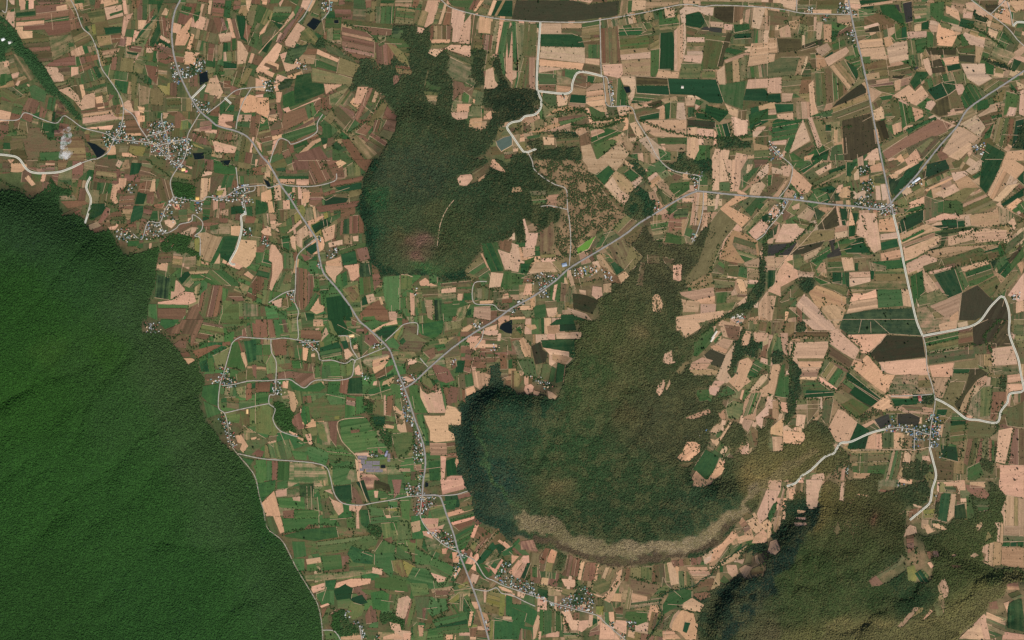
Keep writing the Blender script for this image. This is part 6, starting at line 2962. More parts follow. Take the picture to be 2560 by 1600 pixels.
# stacking order: a field drawn over another one lies a quarter metre higher (crop height)
boxes = np.array([(min(v[0] for v in f['pts']), min(v[1] for v in f['pts']), max(v[0] for v in f['pts']), max(v[1] for v in f['pts'])) for f in fields])
order = [i for i, f in enumerate(fields) if not f['hand']] + [i for i, f in enumerate(fields) if f['hand']]
lay = np.zeros(len(fields), int); done = []
lr = np.zeros((NY, NX), np.int8)
for i in order:
    tmp = np.zeros((NY, NX), bool) if False else None
    b0 = boxes[i]
    i0 = max(0, int((b0[0] - X0) / RS) - 1); i1 = min(NX, int((b0[2] - X0) / RS) + 2)
    j0 = max(0, int((b0[1] - Y0) / RS) - 1); j1 = min(NY, int((b0[3] - Y0) / RS) + 2)
    if i1 <= i0 or j1 <= j0: continue
    xs = np.array([v[0] for v in fields[i]['pts']]); ys = np.array([v[1] for v in fields[i]['pts']])
    gX = gx[None, i0:i1]; gY = gy[j0:j1, None]; ins = np.zeros((j1 - j0, i1 - i0), bool); n = len(xs)
    for k in range(n):
        xa, ya, xb, yb = xs[k], ys[k], xs[(k + 1) % n], ys[(k + 1) % n]
        if ya != yb: ins ^= ((ya > gY) != (yb > gY)) & (gX < (xb - xa) * (gY - ya) / (yb - ya) + xa)
    sub = lr[j0:j1, i0:i1]
    if fields[i]['hand'] and ins.any():
        ct = np.bincount(sub[ins]); ok_ = np.nonzero(ct > max(3, .02 * ins.sum()))[0]
        lay[i] = min(6, (ok_.max() if len(ok_) else 0) + 1)
    else: lay[i] = 1
    sub[ins] = lay[i]

SECOND = dict(S="TTK", T="KSB", B="TTK", R="DPD", D="KRM", P="DTR", K="MTO", O="MDG", Y="MK", G="EMM", E="GFM", F="EM", M="GKDT", Z="OF", J="ZJ")
def field_cols(f):
    rr = random.Random(f['seed'])
    def pc(code):
        col = np.array(PAL[code], float)
        g = np.clip((1200 - f['c'][0]) / 150, 0, 1) * np.clip((f['c'][1] - 600) / 150, 0, 1)      # moist pasture land under the western mountain
        if code in "MOKG": col = col * (1 - g) + np.array(dict(M=(84,106,62), O=(90,98,58), K=(116,116,72), G=(68,104,56))[code]) * g
        if code == 'S' and 1050 < f['c'][0] < 1430 and 1130 < f['c'][1] < 1430: col = np.array((206, 151, 122))      # redder soil under the ridge
        return alb(col)
    c = pc(f['code']); c2 = pc(rr.choice(SECOND[f['code']]))
    mixw = rr.uniform(.15, .6) if f['code'] in "SBTERJZ" else rr.uniform(.5, 1.0)
    hue = np.array([rr.uniform(.93, 1.07), 1, rr.uniform(.9, 1.1)]) * (rr.uniform(.88, 1.14) if f['code'] in 'SB' else rr.uniform(.8, 1.12))
    return c * hue, (c * (1 - mixw) + c2 * mixw) * hue, rr.choice((.1, .3, .5, .8, 1.2))

def field_geom(f, i):
    """top sheet over the land with a skirt down into it"""
    p = inset(f['pts'], random.uniform(.3, .85))
    if area(p) < .35 * f['A'] or crosses(p): p = f['pts']
    q_ = []
    for a in range(len(p)):
        (xa, ya), (xb, yb) = p[a], p[(a + 1) % len(p)]
        L = math.hypot(xb - xa, yb - ya); n = max(1, int(L / 9))
        for s in range(n):
            j = .42 if s else 0
            q_.append((xa + (xb - xa) * s / n + random.uniform(-j, j), ya + (yb - ya) * s / n + random.uniform(-j, j)))
    P_ = np.array(q_)
    hill = H(P_[:, 0], P_[:, 1]).max() > .5 or H(*f['c']) > .5
    dz = .4 + .25 * int(lay[i]) + (i * 7919 % 37) * .006 + (0 if not hill else 1.0 if H(P_[:, 0], P_[:, 1]).max() < 12 else 3.0)
    n = len(q_)
    if hill:
        from mathutils.geometry import delaunay_2d_cdt
        x0, y0, x1, y1 = P_[:, 0].min(), P_[:, 1].min(), P_[:, 0].max(), P_[:, 1].max()
        inner = [(x, y) for x in np.arange(x0 + 2, x1, 4.) for y in np.arange(y0 + 2, y1, 4.)]
        co, ed, fc, _, _, _ = delaunay_2d_cdt([tuple(v) for v in q_] + inner, [], [list(range(n))], 1, 1e-4)
        pts = np.array([(v[0], v[1]) for v in co]); top = P(pts[:, 0], pts[:, 1], dz)
        return top, [tuple(a)[::-1] if area([tuple(pts[k]) for k in a]) > 0 else tuple(a) for a in fc], pts
    top = P(P_[:, 0], P_[:, 1], dz); low = P(P_[:, 0], P_[:, 1], -1.5)
    v = np.concatenate([top, low])
    fcs = [tuple(range(n))[::-1]] + [(k, (k + 1) % n, (k + 1) % n + n, k + n) for k in range(n)]
    return v, fcs, np.concatenate([P_, P_])

def field_uv(pts, f):
    ca, sa = math.cos(f['ax']), math.sin(f['ax'])
    x = (pts[:, 0]) * S; y = (pts[:, 1]) * S
    o = f['c'][0] * 13.7 + f['c'][1] * 7.1
    return np.stack([-sa * x + ca * y + o, ca * x + sa * y], -1)

TRACT = [((420,230),"patchwork of red-brown and green fields round the western villages"),
         ((620,560),"fields between the western forest and the central hill"),
         ((640,1180),"green pasture fields along the foot of the western forest"),
         ((900,1300),"green and pink fields round the roadside villages in the south"),
         ((1050,820),"small fields along the slanting highway south of the central hill"),
         ((1000,130),"red-brown and tan fields north of the central hill"),
         ((1550,200),"large beige and green fields under the northern road"),
         ((2250,250),"patchwork of beige and dark fields in the north-eastern plain"),
         ((1750,580),"tan fields between the scrub wood and the eastern plain"),
         ((2250,650),"long beige fields south of the crossroads village"),
         ((2200,980),"tan and dark fields round the blue-roofed village"),
         ((1500,1480),"reddish strip fields under the curved ridge"),
         ((1850,1150),"clearings and fields on the slopes of the curved ridge"),
         ((2400,1300),"tan fields and clearings among the south-eastern woods")]
tr = []
for (tx, ty), lb in TRACT:
    o = empty("farmland", P(tx, ty)); tag(o, lb, kind="structure"); tr.append(o)
TC = np.array([t_[0] for t_ in TRACT], float)
LAB = dict(S="bare pale tan field", T="tan stubble field", B="pale beige field", R="red-brown ploughed field", D="dull brown field", P="pinkish brown field",
           K="khaki dry-grass field", O="olive brown field", Y="yellowish crop field", G="green crop field", E="deep green crop field", F="dark green plantation",
           M="grey-green grass field", Z="dark brown plantation field", J="blackish burnt field")
def inframe(f): return int(0 < f["c"][0] < 2560 and 0 < f["c"][1] < 1600)
bytract = {}
for i, f in enumerate(fields):
    k = int(np.argmin(np.hypot(TC[:, 0] - f['c'][0], TC[:, 1] - f['c'][1])))
    bytract.setdefault(k, []).append(i)
for k, lst in bytract.items():
    lst.sort(key=lambda i: (-inframe(fields[i]), -fields[i]['A']))
    rest = dict(v=[], f=[], c=[], c2=[], uv=[]); off = 0
    for r_, i in enumerate(lst):
        f = fields[i]
        v, fc, pts = field_geom(f, i)
        c1, c2, bs = field_cols(f)
        uvs = field_uv(pts, f)
        if r_ < 290 and inframe(f):
            o = mesh_obj("field", v, fc, m_fieldm, tr[k], loc=P(*f['c']))
            o["label"] = LAB[f['code']]
            me = o.data; n = len(v)
            put_attr(me, "col", 'FLOAT_COLOR', 'POINT', np.tile([*c1, bs], (n, 1)))
            put_attr(me, "col2", 'FLOAT_COLOR', 'POINT', np.tile([*c2, 1], (n, 1)))
            ul = me.uv_layers.new(name="rows")
            li = np.empty(len(me.loops), np.int32); me.loops.foreach_get("vertex_index", li)
            ul.data.foreach_set("uv", uvs[li].astype(np.float32).ravel())
        else:
            n = len(v)
            rest['v'].append(v); rest['f'] += [tuple(a + off for a in g) for g in fc]
            rest['c'].append(np.tile([*c1, bs], (n, 1))); rest['c2'].append(np.tile([*c2, 1], (n, 1))); rest['uv'].append(uvs); off += n
    if rest['v']:
        o = mesh_obj("small_fields", np.concatenate(rest['v']), rest['f'], m_fieldm, tr[k], loc=np.array(P(*TRACT[k][0])))
        o["kind"] = "stuff"
        me = o.data
        put_attr(me, "col", 'FLOAT_COLOR', 'POINT', np.concatenate(rest['c']))
        put_attr(me, "col2", 'FLOAT_COLOR', 'POINT', np.concatenate(rest['c2']))
        ul = me.uv_layers.new(name="rows"); uvs = np.concatenate(rest['uv'])
        li = np.empty(len(me.loops), np.int32); me.loops.foreach_get("vertex_index", li)
        ul.data.foreach_set("uv", uvs[li].astype(np.float32).ravel())

# ------------------------------------------------------------------ roads
def smooth(p, step=4.0):
    """Catmull-Rom through the points, resampled"""
    out = []
    n = len(p)
    for i in range(n - 1):
        a, b, c, d = p[max(0, i - 1)], p[i], p[i + 1], p[min(n - 1, i + 2)]
        m = max(1, int(math.hypot(c[0] - b[0], c[1] - b[1]) / step))
        for s in range(m):
            t_ = s / m
            out.append(tuple(.5 * (2 * b[k] + (c[k] - a[k]) * t_ + (2 * a[k] - 5 * b[k] + 4 * c[k] - d[k]) * t_ ** 2 + (3 * b[k] - a[k] - 3 * c[k] + d[k]) * t_ ** 3) for k in (0, 1)))
    out.append(p[-1])
    return out
def ribbon(pts, half, dz, off=0.0, jit=0.0, skirt=0.0):
    """strip along pts, half = half width in metres; off = sideways shift"""
    p = np.array(pts)
    d = np.gradient(p, axis=0); d /= np.linalg.norm(d, axis=1)[:, None] + 1e-9
    nrm = np.stack([-d[:, 1], d[:, 0]], -1)
    hl = np.full(len(p), half / S) + rng.uniform(-jit, jit, len(p)) / S
    hr = np.full(len(p), half / S) + rng.uniform(-jit, jit, len(p)) / S
    l = p + nrm * (hl + off / S)[:, None]; r = p - nrm * (hr - off / S)[:, None]
    n = len(p)
    hc = H(p[:, 0], p[:, 1])
    L = P(l[:, 0], l[:, 1]); Rr = P(r[:, 0], r[:, 1])
    z = np.maximum(np.maximum(hc, L[:, 2]), Rr[:, 2]) + dz
    L[:, 2] = z; Rr[:, 2] = z
    v = np.concatenate([L, Rr]); f = [(k, k + 1, n + k + 1, n + k) for k in range(n - 1)]
    if skirt:
        L2 = L.copy(); R2 = Rr.copy(); L2[:, 2] -= skirt; R2[:, 2] -= skirt
        v = np.concatenate([v, L2, R2])
        f += [(k + 1, k, 2 * n + k, 2 * n + k + 1) for k in range(n - 1)] + [(n + k, n + k + 1, 3 * n + k + 1, 3 * n + k) for k in range(n - 1)]
    return v, f
for ri, (kind, label, pts) in enumerate(roads):
    sp_ = smooth(pts, 3.0) if kind != 'U' else smooth(pts, 6.0)
    base = 3.1 + .05 * (ri % 14) + dict(Q=-.3, N=0, H=.9, U=1.8)[kind]
    c0 = P(*sp_[len(sp_) // 2])
    if kind == 'H':
        v, f = ribbon(sp_, 9.0, base, jit=2.4, skirt=4); o = mesh_obj("highway", v, f, m_verge, loc=c0)
        v, f = ribbon(sp_, 5.6, base + .35, jit=.6); mesh_obj("carriageway", v, f, m_asph, o, loc=c0)
    elif kind == 'U':
        v, f = ribbon(sp_, 9.6, base, jit=.6, skirt=5); o = mesh_obj("road", v, f, m_edge, loc=c0)
        v, f = ribbon(sp_, 4.8, base + .35); mesh_obj("carriageway", v, f, m_conc, o, loc=c0)
    elif kind == 'N':
        wd = 4.8
        v, f = ribbon(sp_, wd, base, jit=1.8, skirt=4); o = mesh_obj("road", v, f, m_verge2, loc=c0)
        v, f = ribbon(sp_, 3.1, base + .35, jit=.5); mesh_obj("carriageway", v, f, m_asph2, o, loc=c0)
    else:
        v, f = ribbon(sp_, 3.6, base, jit=1.2, skirt=4); o = mesh_obj("dirt_track", v, f, m_dirt, loc=c0)
    tag(o, label, kind="structure")

# ------------------------------------------------------------------ water
def water_mat(name, col, rough=.12):
    m, t, b = mat(name)
    geo = nd(t, "ShaderNodeNewGeometry")
    c = nd(t, "ShaderNodeRGB"); c.outputs[0].default_value = (*alb(col), 1)
    t.links.new(scale_col(t, c.outputs[0], maprange(t, noise(t, geo.outputs["Position"], 1 / 40., 4), .25, .75, .85, 1.15)), b.inputs["Base Color"])
    b.inputs["Roughness"].default_value = rough; b.inputs["Specular IOR Level"].default_value = .25
    return m
w_dark = water_mat("dark_pond_water", (22,30,30)); w_grey = water_mat("grey_green_water", (88,102,90)); w_alga = water_mat("algae_green_water", (96,138,46), .6)
WL = {}
wn = 0
for c, p in polys:
    if c != 'W': continue
    if area(p) < 0: p = p[::-1]
    cx = sum(a for a, _ in p) / len(p); cy = sum(b for _, b in p) / len(p)
    if 1200 < cx < 1300 and 300 < cy < 420: m, lb = w_grey, "grey-green reservoir with pale banks at the wood edge"
    elif 1400 < cx < 1520 and 580 < cy < 640: m, lb = w_alga, "bright algae-green rectangular pond beside the slanting highway"
    else: m, lb = w_dark, None
    q_ = []
    for a in range(len(p)):
        (xa, ya), (xb, yb) = p[a], p[(a + 1) % len(p)]
        n = max(2, int(math.hypot(xb - xa, yb - ya) / 6))
        for s in range(n): q_.append((xa + (xb - xa) * s / n + random.uniform(-.6, .6), ya + (yb - ya) * s / n + random.uniform(-.6, .6)))
    A_ = np.array(q_); n = len(A_)
    v = P(A_[:, 0], A_[:, 1], 2.9)
    o = mesh_obj("pond", v, [tuple(range(n))[::-1]], m, loc=P(cx, cy, 2.9))
    # earth bank round it
    out = np.array([cx, cy]) + (A_ - [cx, cy]) * (1 + 7.0 / S / np.maximum(4, np.hypot(A_[:, 0] - cx, A_[:, 1] - cy))[:, None])
    vb = np.concatenate([P(A_[:, 0], A_[:, 1], 3.4), P(out[:, 0], out[:, 1], .6)])
    mesh_obj("bank", vb, [((k + 1) % n, k, k + n, (k + 1) % n + n) for k in range(n)], m_dirt if m is not w_dark else m_ground, o, loc=P(cx, cy, 2.9))
    if m is w_dark:
        bm_ = o.children[0].data
        put_attr(bm_, "col", 'FLOAT_COLOR', 'POINT', np.tile([*alb((96,92,64)), 1], (len(vb), 1)))
        near = min(((abs(cx - x) + abs(cy - y)), l) for x, y, l in (
            (506,195,"black square pond north of the western village"), (500,390,"dark pond at the east end of the western village"), (240,378,"dark pond at the west end of the western village"),
            (785,60,"dark paired farm ponds north of the stepped lane"), (842,52,"small square pond below the blackish field"), (1565,225,"small black pond in beige fields"),
            (560,405,"dark creek pool east of the western village"), (670,458,"dark pool beside the long highway"), (957,1165,"small black tank beside the solar farm"),
            (1263,816,"dark pond beside the slanting highway"), (1068,1212,"small black pond beside the roadside village")))
        lb = near[1]
    tag(o, lb, kind="structure")
# winding stream in the south
st = [(1280 + x * q, 800 + y * q) for x, y in ((630,1530),(660,1480),(690,1430),(710,1395),(695,1350),(705,1310),(730,1290),(780,1276),(830,1264),(870,1252),(900,1222),(940,1206),(955,1178),(985,1150),(1040,1110),(1110,1060))]
v, f = ribbon(smooth(st, 3), 5.0, 1.9, jit=1.2)
o = mesh_obj("stream", v, f, water_mat("stream_water", (40,66,44)), loc=P(*st[8]))
tag(o, "narrow green stream meandering through the southern fields", kind="structure")

# ------------------------------------------------------------------ woods (crowns instanced on points)
def crown_group():
    g = bpy.data.node_groups.new("tree_crowns_on_points", 'GeometryNodeTree')
    g.interface.new_socket("Geometry", in_out='INPUT', socket_type='NodeSocketGeometry')
    g.interface.new_socket("Geometry", in_out='OUTPUT', socket_type='NodeSocketGeometry')
    N, Lk = g.nodes, g.links
    gi, go = N.new("NodeGroupInput"), N.new("NodeGroupOutput")
    join = N.new("GeometryNodeGeometryToInstance")
    for k in range(4):
        ico = N.new("GeometryNodeMeshIcoSphere"); ico.inputs["Radius"].default_value = 1; ico.inputs["Subdivisions"].default_value = 2
        no = N.new("ShaderNodeTexNoise"); no.noise_dimensions = '4D'; no.inputs["W"].default_value = k * 7.3; no.inputs["Scale"].default_value = 1.7; no.inputs["Detail"].default_value = 1.
        po = N.new("GeometryNodeInputPosition"); Lk.new(po.outputs[0], no.inputs["Vector"])
        mr = N.new("ShaderNodeMapRange"); Lk.new(no.outputs["Fac"], mr.inputs[0]); mr.inputs[1].default_value = .25; mr.inputs[2].default_value = .75; mr.inputs[3].default_value = .58; mr.inputs[4].default_value = 1.22
        sc = N.new("ShaderNodeVectorMath"); sc.operation = 'SCALE'; Lk.new(po.outputs[0], sc.inputs[0]); Lk.new(mr.outputs[0], sc.inputs["Scale"])
        sp = N.new("GeometryNodeSetPosition"); Lk.new(ico.outputs["Mesh"], sp.inputs["Geometry"]); Lk.new(sc.outputs[0], sp.inputs["Position"])
        sm = N.new("GeometryNodeSetMaterial"); sm.inputs["Material"].default_value = m_leaf; Lk.new(sp.outputs[0], sm.inputs[0])
        Lk.new(sm.outputs[0], join.inputs[0])
    ip = N.new("GeometryNodeInstanceOnPoints")
    Lk.new(gi.outputs[0], ip.inputs["Points"]); Lk.new(join.outputs[0], ip.inputs["Instance"])
    ip.inputs["Pick Instance"].default_value = True
    rv = N.new("FunctionNodeRandomValue"); rv.data_type = 'INT'; rv.inputs[4].default_value = 0; rv.inputs[5].default_value = 3
    Lk.new(rv.outputs[2], ip.inputs["Instance Index"])
    rr = N.new("FunctionNodeRandomValue"); rr.data_type = 'FLOAT_VECTOR'; rr.inputs[0].default_value = (0, 0, 0); rr.inputs[1].default_value = (.2, .2, 6.28)
    Lk.new(rr.outputs[0], ip.inputs["Rotation"])
    na = N.new("GeometryNodeInputNamedAttribute"); na.data_type = 'FLOAT'; na.inputs[0].default_value = "size"
    cv = N.new("ShaderNodeCombineXYZ"); Lk.new(na.outputs[0], cv.inputs[0]); Lk.new(na.outputs[0], cv.inputs[1])
    hz = N.new("ShaderNodeMath"); hz.operation = 'MULTIPLY'; hz.inputs[1].default_value = .66; Lk.new(na.outputs[0], hz.inputs[0]); Lk.new(hz.outputs[0], cv.inputs[2])
    Lk.new(cv.outputs[0], ip.inputs["Scale"])
    Lk.new(ip.outputs[0], go.inputs[0])
    return g
GRP = crown_group()
KT = 1.26
def crowns(name, x, y, size, tint, label, cat, group=None, lift=.45):
    v = P(x, y, 0); v[:, 2] += size * lift
    c = v.mean(0); c[2] = 0
    me = bpy.data.meshes.new(name); me.from_pydata((v - c).tolist(), [], [])
    put_attr(me, "size", 'FLOAT', 'POINT', size)
    put_attr(me, "tint", 'FLOAT_COLOR', 'POINT', np.concatenate([tint * KA * KT * np.array([1.06, 1.02, .86]), np.ones((len(tint), 1))], 1))
    me.materials.append(m_leaf)
    o = bpy.data.objects.new(name, me); C.objects.link(o); o.location = [float(a) for a in c]
    md = o.modifiers.new("crowns", 'NODES'); md.node_group = GRP
    tag(o, label, cat, group, "stuff")
    return o
SPC = 2.7
tx, ty = np.meshgrid(np.arange(-260, 2820, SPC), np.arange(-170, 1770, SPC))
tx = (tx + rng.uniform(-.48, .48, tx.shape) * SPC).ravel(); ty = (ty + rng.uniform(-.48, .48, ty.shape) * SPC).ravel()
wob = 4.5
fid = samp(m_forest, tx + (fbm(tx / 9, ty / 9, 90) - .5) * 2 * wob, ty + (fbm(tx / 9, ty / 9, 91) - .5) * 2 * wob)
blocked = samp(m_field, tx, ty) | samp(m_road, tx, ty) | samp(m_water, tx, ty)
nz = fbm(tx / 14, ty / 14, 55)
keep = (fid > 0) & ~blocked & (rng.random(len(tx)) < np.clip(1.35 - 1.0 * np.clip(nz - .52, 0, 1) * 3, .4, 1))
sparse = samp(m_sparse, tx, ty) & ~blocked & (rng.random(len(tx)) < np.clip((nz - .33) * 3.4, .05, .92)) & ~keep
fr = samp(blur((m_forest > 0).astype(float), 3), tx, ty)
fringe = (fr > .05) & ~keep & ~samp(m_road, tx, ty) & ~samp(m_water, tx, ty) & (rng.random(len(tx)) < fr * .42 * np.clip((nz - .3) * 3, .1, 1))
FN = [("wooded_mountain_forest", "dense green forest covering the broad western mountain slope"),
      ("hill_forest", "olive green forest on the rounded central hill with a purple-brown burnt top"),
      ("ridge_forest", "mixed green and brown forest on the crescent ridge with a pale dry rim"),
      ("hill_forest", "dark and olive forest on the south-eastern hills with a shaded steep edge"),
      ("ridge_forest", "narrow tapering strip of dark forest on the small north-western ridge")]
xcent = np.array([(sum(a for a, _ in p) / len(p), sum(b for _, b in p) / len(p)) for p in xpolys])
xarea = np.array([abs(area(p)) for p in xpolys])
own = np.zeros(len(xpolys) + 1, int) - 1
mc = [(200, 1100), (1050, 430), (1500, 1050), (2150, 1450), (90, 150)]
for i in range(len(xpolys)):
    if xarea[i] > 9000 or (xcent[i][0] < 210 and xcent[i][1] < 320):
        own[i + 1] = int(np.argmin([math.hypot(xcent[i][0] - a, xcent[i][1] - b) for a, b in mc]))
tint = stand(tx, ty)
loc_n = fbm(tx / 5, ty / 5, 61)
tint = tint * (.74 + .52 * loc_n)[:, None] * rng.uniform(.84, 1.16, len(tx))[:, None]
mot = np.clip((fbm(tx / 20, ty / 20, 83, 6) - .47) * 7, 0, 1) * np.where(tx > 1900, .24, np.where(tx > 1330, .44, np.where(tx > 850, .15, .0)))
tint = tint * (1 - mot)[:, None] + lin((90, 90, 62)) * mot[:, None] * rng.uniform(.7, 1.2, len(tx))[:, None]
dry = (rng.random(len(tx)) < .08 + .9 * np.clip(nz - .52, 0, 1)) & (tx > 850)
tint[dry] = tint[dry] * .7 + lin((92, 80, 56)) * .3 * rng.uniform(.7, 1.1, dry.sum())[:, None]
tint = tint * np.where(((tx < 850) & (ty > 430))[:, None], np.array([.93, 1.06, .84]), 1.0)
tint = tint * np.where(((tx > 1950) & (ty > 1230))[:, None], np.array([.9, .96, .9]), 1.0)
size = rng.uniform(5.0, 9.4, len(tx)) * np.where(rng.random(len(tx)) < .12, 1.35, 1.0) * (.85 + .4 * loc_n)
o_id = own[fid]
for k, (nm, lb) in enumerate(FN):
    s = keep & (o_id == k)
    if s.any(): crowns(nm, tx[s], ty[s], size[s], tint[s], lb, "forest")
for i in range(len(xpolys)):
    if own[i + 1] >= 0: continue
    s = keep & (fid == i + 1)
    if s.sum() > 3: crowns("grove", tx[s], ty[s], size[s], tint[s], "small dense dark green wood among the fields", "grove", "small woods among the fields")
s = fringe
crowns("wood_edge_trees", tx[s], ty[s], size[s] * rng.uniform(.5, .95, s.sum()), tint[s], "loose trees thinning out from the forest edges into the fields", "trees")
s = sparse
crowns("open_scrub_trees", tx[s], ty[s], size[s] * .85, lin((58, 68, 44)) * rng.uniform(.7, 1.4, s.sum())[:, None], "open scrub of scattered dark trees over brown soil", "scrub")

# tree lines, creek woods, garden trees
lx, ly, lsz = [], [], []
for line, hw in (([(1930,548),(1912,610),(1902,690),(1860,765),(1800,800),(1740,850),(1695,905),(1645,965)], 5), ([(2030,560),(1990,600),(1940,640)], 3), ([(1985,860),(1975,930),(1985,1010),(1965,1060)], 4),
                 ([(1600,300),(1680,330),(1780,345),(1870,340)], 3.5), ([(1380,285),(1450,275),(1500,300),(1570,290)], 3), ([(1430,310),(1500,320),(1560,300)], 3), ([(2510,120),(2470,90),(2420,60)], 2), ([(2480,880),(2462,840),(2500,800)], 3)):
    for (x, y) in smooth(line, 2.0):
        for _ in range(3): lx.append(x + random.gauss(0, hw * .6)); ly.append(y + random.gauss(0, hw * .6)); lsz.append(random.uniform(4.0, 8.0))
for c, p in polys:
    if c != 'L': continue
    sp_ = smooth(p, 3.2)
    for (x, y) in sp_:
        if random.random() < .82:
            for _ in range(random.choice((1, 2, 3))):
                lx.append(x + random.gauss(0, 2.1)); ly.append(y + random.gauss(0, 2.1)); lsz.append(random.uniform(4.0, 8.5))
tracks_v, tracks_f = [], []
for f in fields:
    if not inframe(f) or H(*f['c']) > 3: continue
    p = f['pts']; n_ = len(p)
    for e in range(n_):
        (xa, ya), (xb, yb) = p[e], p[(e + 1) % n_]
        L = math.hypot(xb - xa, yb - ya); rnd = random.random()
        if rnd < (.26 if f['c'][0] < 1250 else .19):
            dn_ = random.uniform(.15, .75)
            for k in range(int(L / 2.6)):
                if random.random() < dn_:
                    s_ = (k + random.random()) / max(1, int(L / 2.6))
                    lx.append(xa + (xb - xa) * s_ + random.gauss(0, .7)); ly.append(ya + (yb - ya) * s_ + random.gauss(0, .7)); lsz.append(random.uniform(2.4, 6.4))
        elif rnd < .34 and L > 14:
            v, g = ribbon([(xa + (xb - xa) * k / 6, ya + (yb - ya) * k / 6) for k in range(7)], 1.9, 2.3 + .02 * (len(tracks_v) % 12))
            off = sum(len(a) for a in tracks_v); tracks_v.append(v); tracks_f += [tuple(a + off for a in c) for c in g]
o = mesh_obj("farm_tracks", np.concatenate(tracks_v), tracks_f, m_dirt); tag(o, "thin pale farm tracks along the field edges", kind="stuff"); o["category"] = "tracks"
lx, ly, lsz = np.array(lx), np.array(ly), np.array(lsz)
ok = ~samp(m_road, lx, ly)
lx, ly, lsz = lx[ok], ly[ok], lsz[ok]
crowns("hedgerow_trees", lx, ly, lsz, lin((44, 64, 36)) * rng.uniform(.6, 1.3, len(lx))[:, None], "dark trees strung along creeks and field edges", "trees")
n = 30000
vx, vy = rng.uniform(0, 2560, n * 8), rng.uniform(0, 1600, n * 8)
ok = samp(m_vill, vx, vy) & ~samp(m_road, vx, vy) & ~samp(m_water, vx, vy)
ok &= rng.random(len(vx)) < np.clip((fbm(vx / 8, vy / 8, 66) - .34) * 3.2, 0.05, 1)
vx, vy = vx[ok], vy[ok]
vx, vy = vx[:9000], vy[:9000]
crowns("village_trees", vx, vy, rng.uniform(4.6, 9.0, len(vx)), lin((38, 62, 38)) * rng.uniform(.6, 1.35, len(vx))[:, None], "leafy garden trees filling the villages between the roofs", "trees")

# lone trees in the open fields
def leaf_crown(seed):
    r = random.Random(seed); V = []; F = []
    for k in range(70):
        u = r.uniform(-.55, 1); a = r.uniform(0, 6.283); rr = math.sqrt(max(0, 1 - u * u)) * r.uniform(.55, 1.05)
        c = np.array([rr * math.cos(a), rr * math.sin(a), u * .8]) * (1 + .25 * math.sin(3 * a + seed))
        s = r.uniform(.22, .4)
        ax = np.array([r.gauss(0, 1), r.gauss(0, 1), r.gauss(0, 1)]); ax /= np.linalg.norm(ax)
        bx = np.cross(ax, [r.gauss(0, 1), r.gauss(0, 1), r.gauss(0, 1)]); bx /= np.linalg.norm(bx)
        cz = np.cross(ax, bx); o_ = len(V)
        V += [c + ax * s, c - ax * s * .6 + bx * s, c - ax * s * .6 - bx * s, c + cz * s * .8]
        F += [(o_, o_ + 1, o_ + 2), (o_, o_ + 3, o_ + 1), (o_ + 1, o_ + 3, o_ + 2), (o_ + 2, o_ + 3, o_)]
    me = bpy.data.meshes.new("crown"); me.from_pydata([v.tolist() for v in V], [], F); me.materials.append(m_crown)
    return me
def trunk_mesh():
    V = []; F = []
    def limb(a, b, ra, rb):
        a = np.array(a, float); b = np.array(b, float); d = b - a; d /= np.linalg.norm(d)
        u = np.cross(d, [.3, 1, .1]); u /= np.linalg.norm(u); w_ = np.cross(d, u); o_ = len(V)
        for c, r_ in ((a, ra), (b, rb)):
            for k in range(5):
                V.append((c + (u * math.cos(k * 1.2566) + w_ * math.sin(k * 1.2566)) * r_).tolist())
        for k in range(5): F.append((o_ + k, o_ + (k + 1) % 5, o_ + 5 + (k + 1) % 5, o_ + 5 + k))
    limb((0, 0, -1.2), (0, 0, -.1), .09, .06); limb((0, 0, -.2), (.4, .1, .4), .05, .02); limb((0, 0, -.25), (-.35, .25, .35), .05, .02); limb((0, 0, -.15), (.05, -.4, .45), .045, .02)
    me = bpy.data.meshes.new("trunk"); me.from_pydata(V, [], F); me.materials.append(m_trunk)
    return me
CR = [leaf_crown(k) for k in range(5)]; TM = trunk_mesh()
n = 44000
fx_, fy_ = rng.uniform(0, 2560, n), rng.uniform(0, 1600, n)
dens = np.where(fx_ > 1250, .9, .35) * np.where((fy_ > 350) & (fx_ > 1500), 1.5, 1.0)
ok = ((samp(m_field, fx_, fy_)) | (~m_any[((fy_ - Y0) / RS).astype(int), ((fx_ - X0) / RS).astype(int)])) & ~samp(m_vill, fx_, fy_) & ~samp(m_road, fx_, fy_) & ~samp(m_water, fx_, fy_)
ok &= rng.random(n) < dens * np.clip((fbm(fx_ / 60, fy_ / 60, 77) - .38) * 1.6, .04, .6)
fx_, fy_ = fx_[ok], fy_[ok]
sz = rng.uniform(3.2, 6.6, len(fx_)) * np.where(rng.random(len(fx_)) < .15, 1.35, 1)
od = np.argsort(-sz)
for r_, i in enumerate(od[:300]):
    g = P(fx_[i], fy_[i], 0); s_ = float(sz[i])
    lift = .8
    e = empty("field_tree", (g[0], g[1], g[2] + lift))
    cr = bpy.data.objects.new("crown", CR[r_ % 5]); tk = bpy.data.objects.new("trunk", TM)
    rz = random.uniform(0, 6.28)
    for o in (cr, tk):
        C.objects.link(o); o.parent = e; o.location = (0, 0, s_ * 1.15); o.scale = (s_, s_, s_); o.rotation_euler = (0, 0, rz)
    tag(e, "lone round dark green tree standing in an open field", "tree", "lone trees standing in the fields")
i = od[300:]
crowns("small_field_trees", fx_[i], fy_[i], sz[i] * .9, lin((40, 56, 34)) * rng.uniform(.6, 1.2, len(i))[:, None], "small dark trees dotted over the fields", "trees", lift=.9)

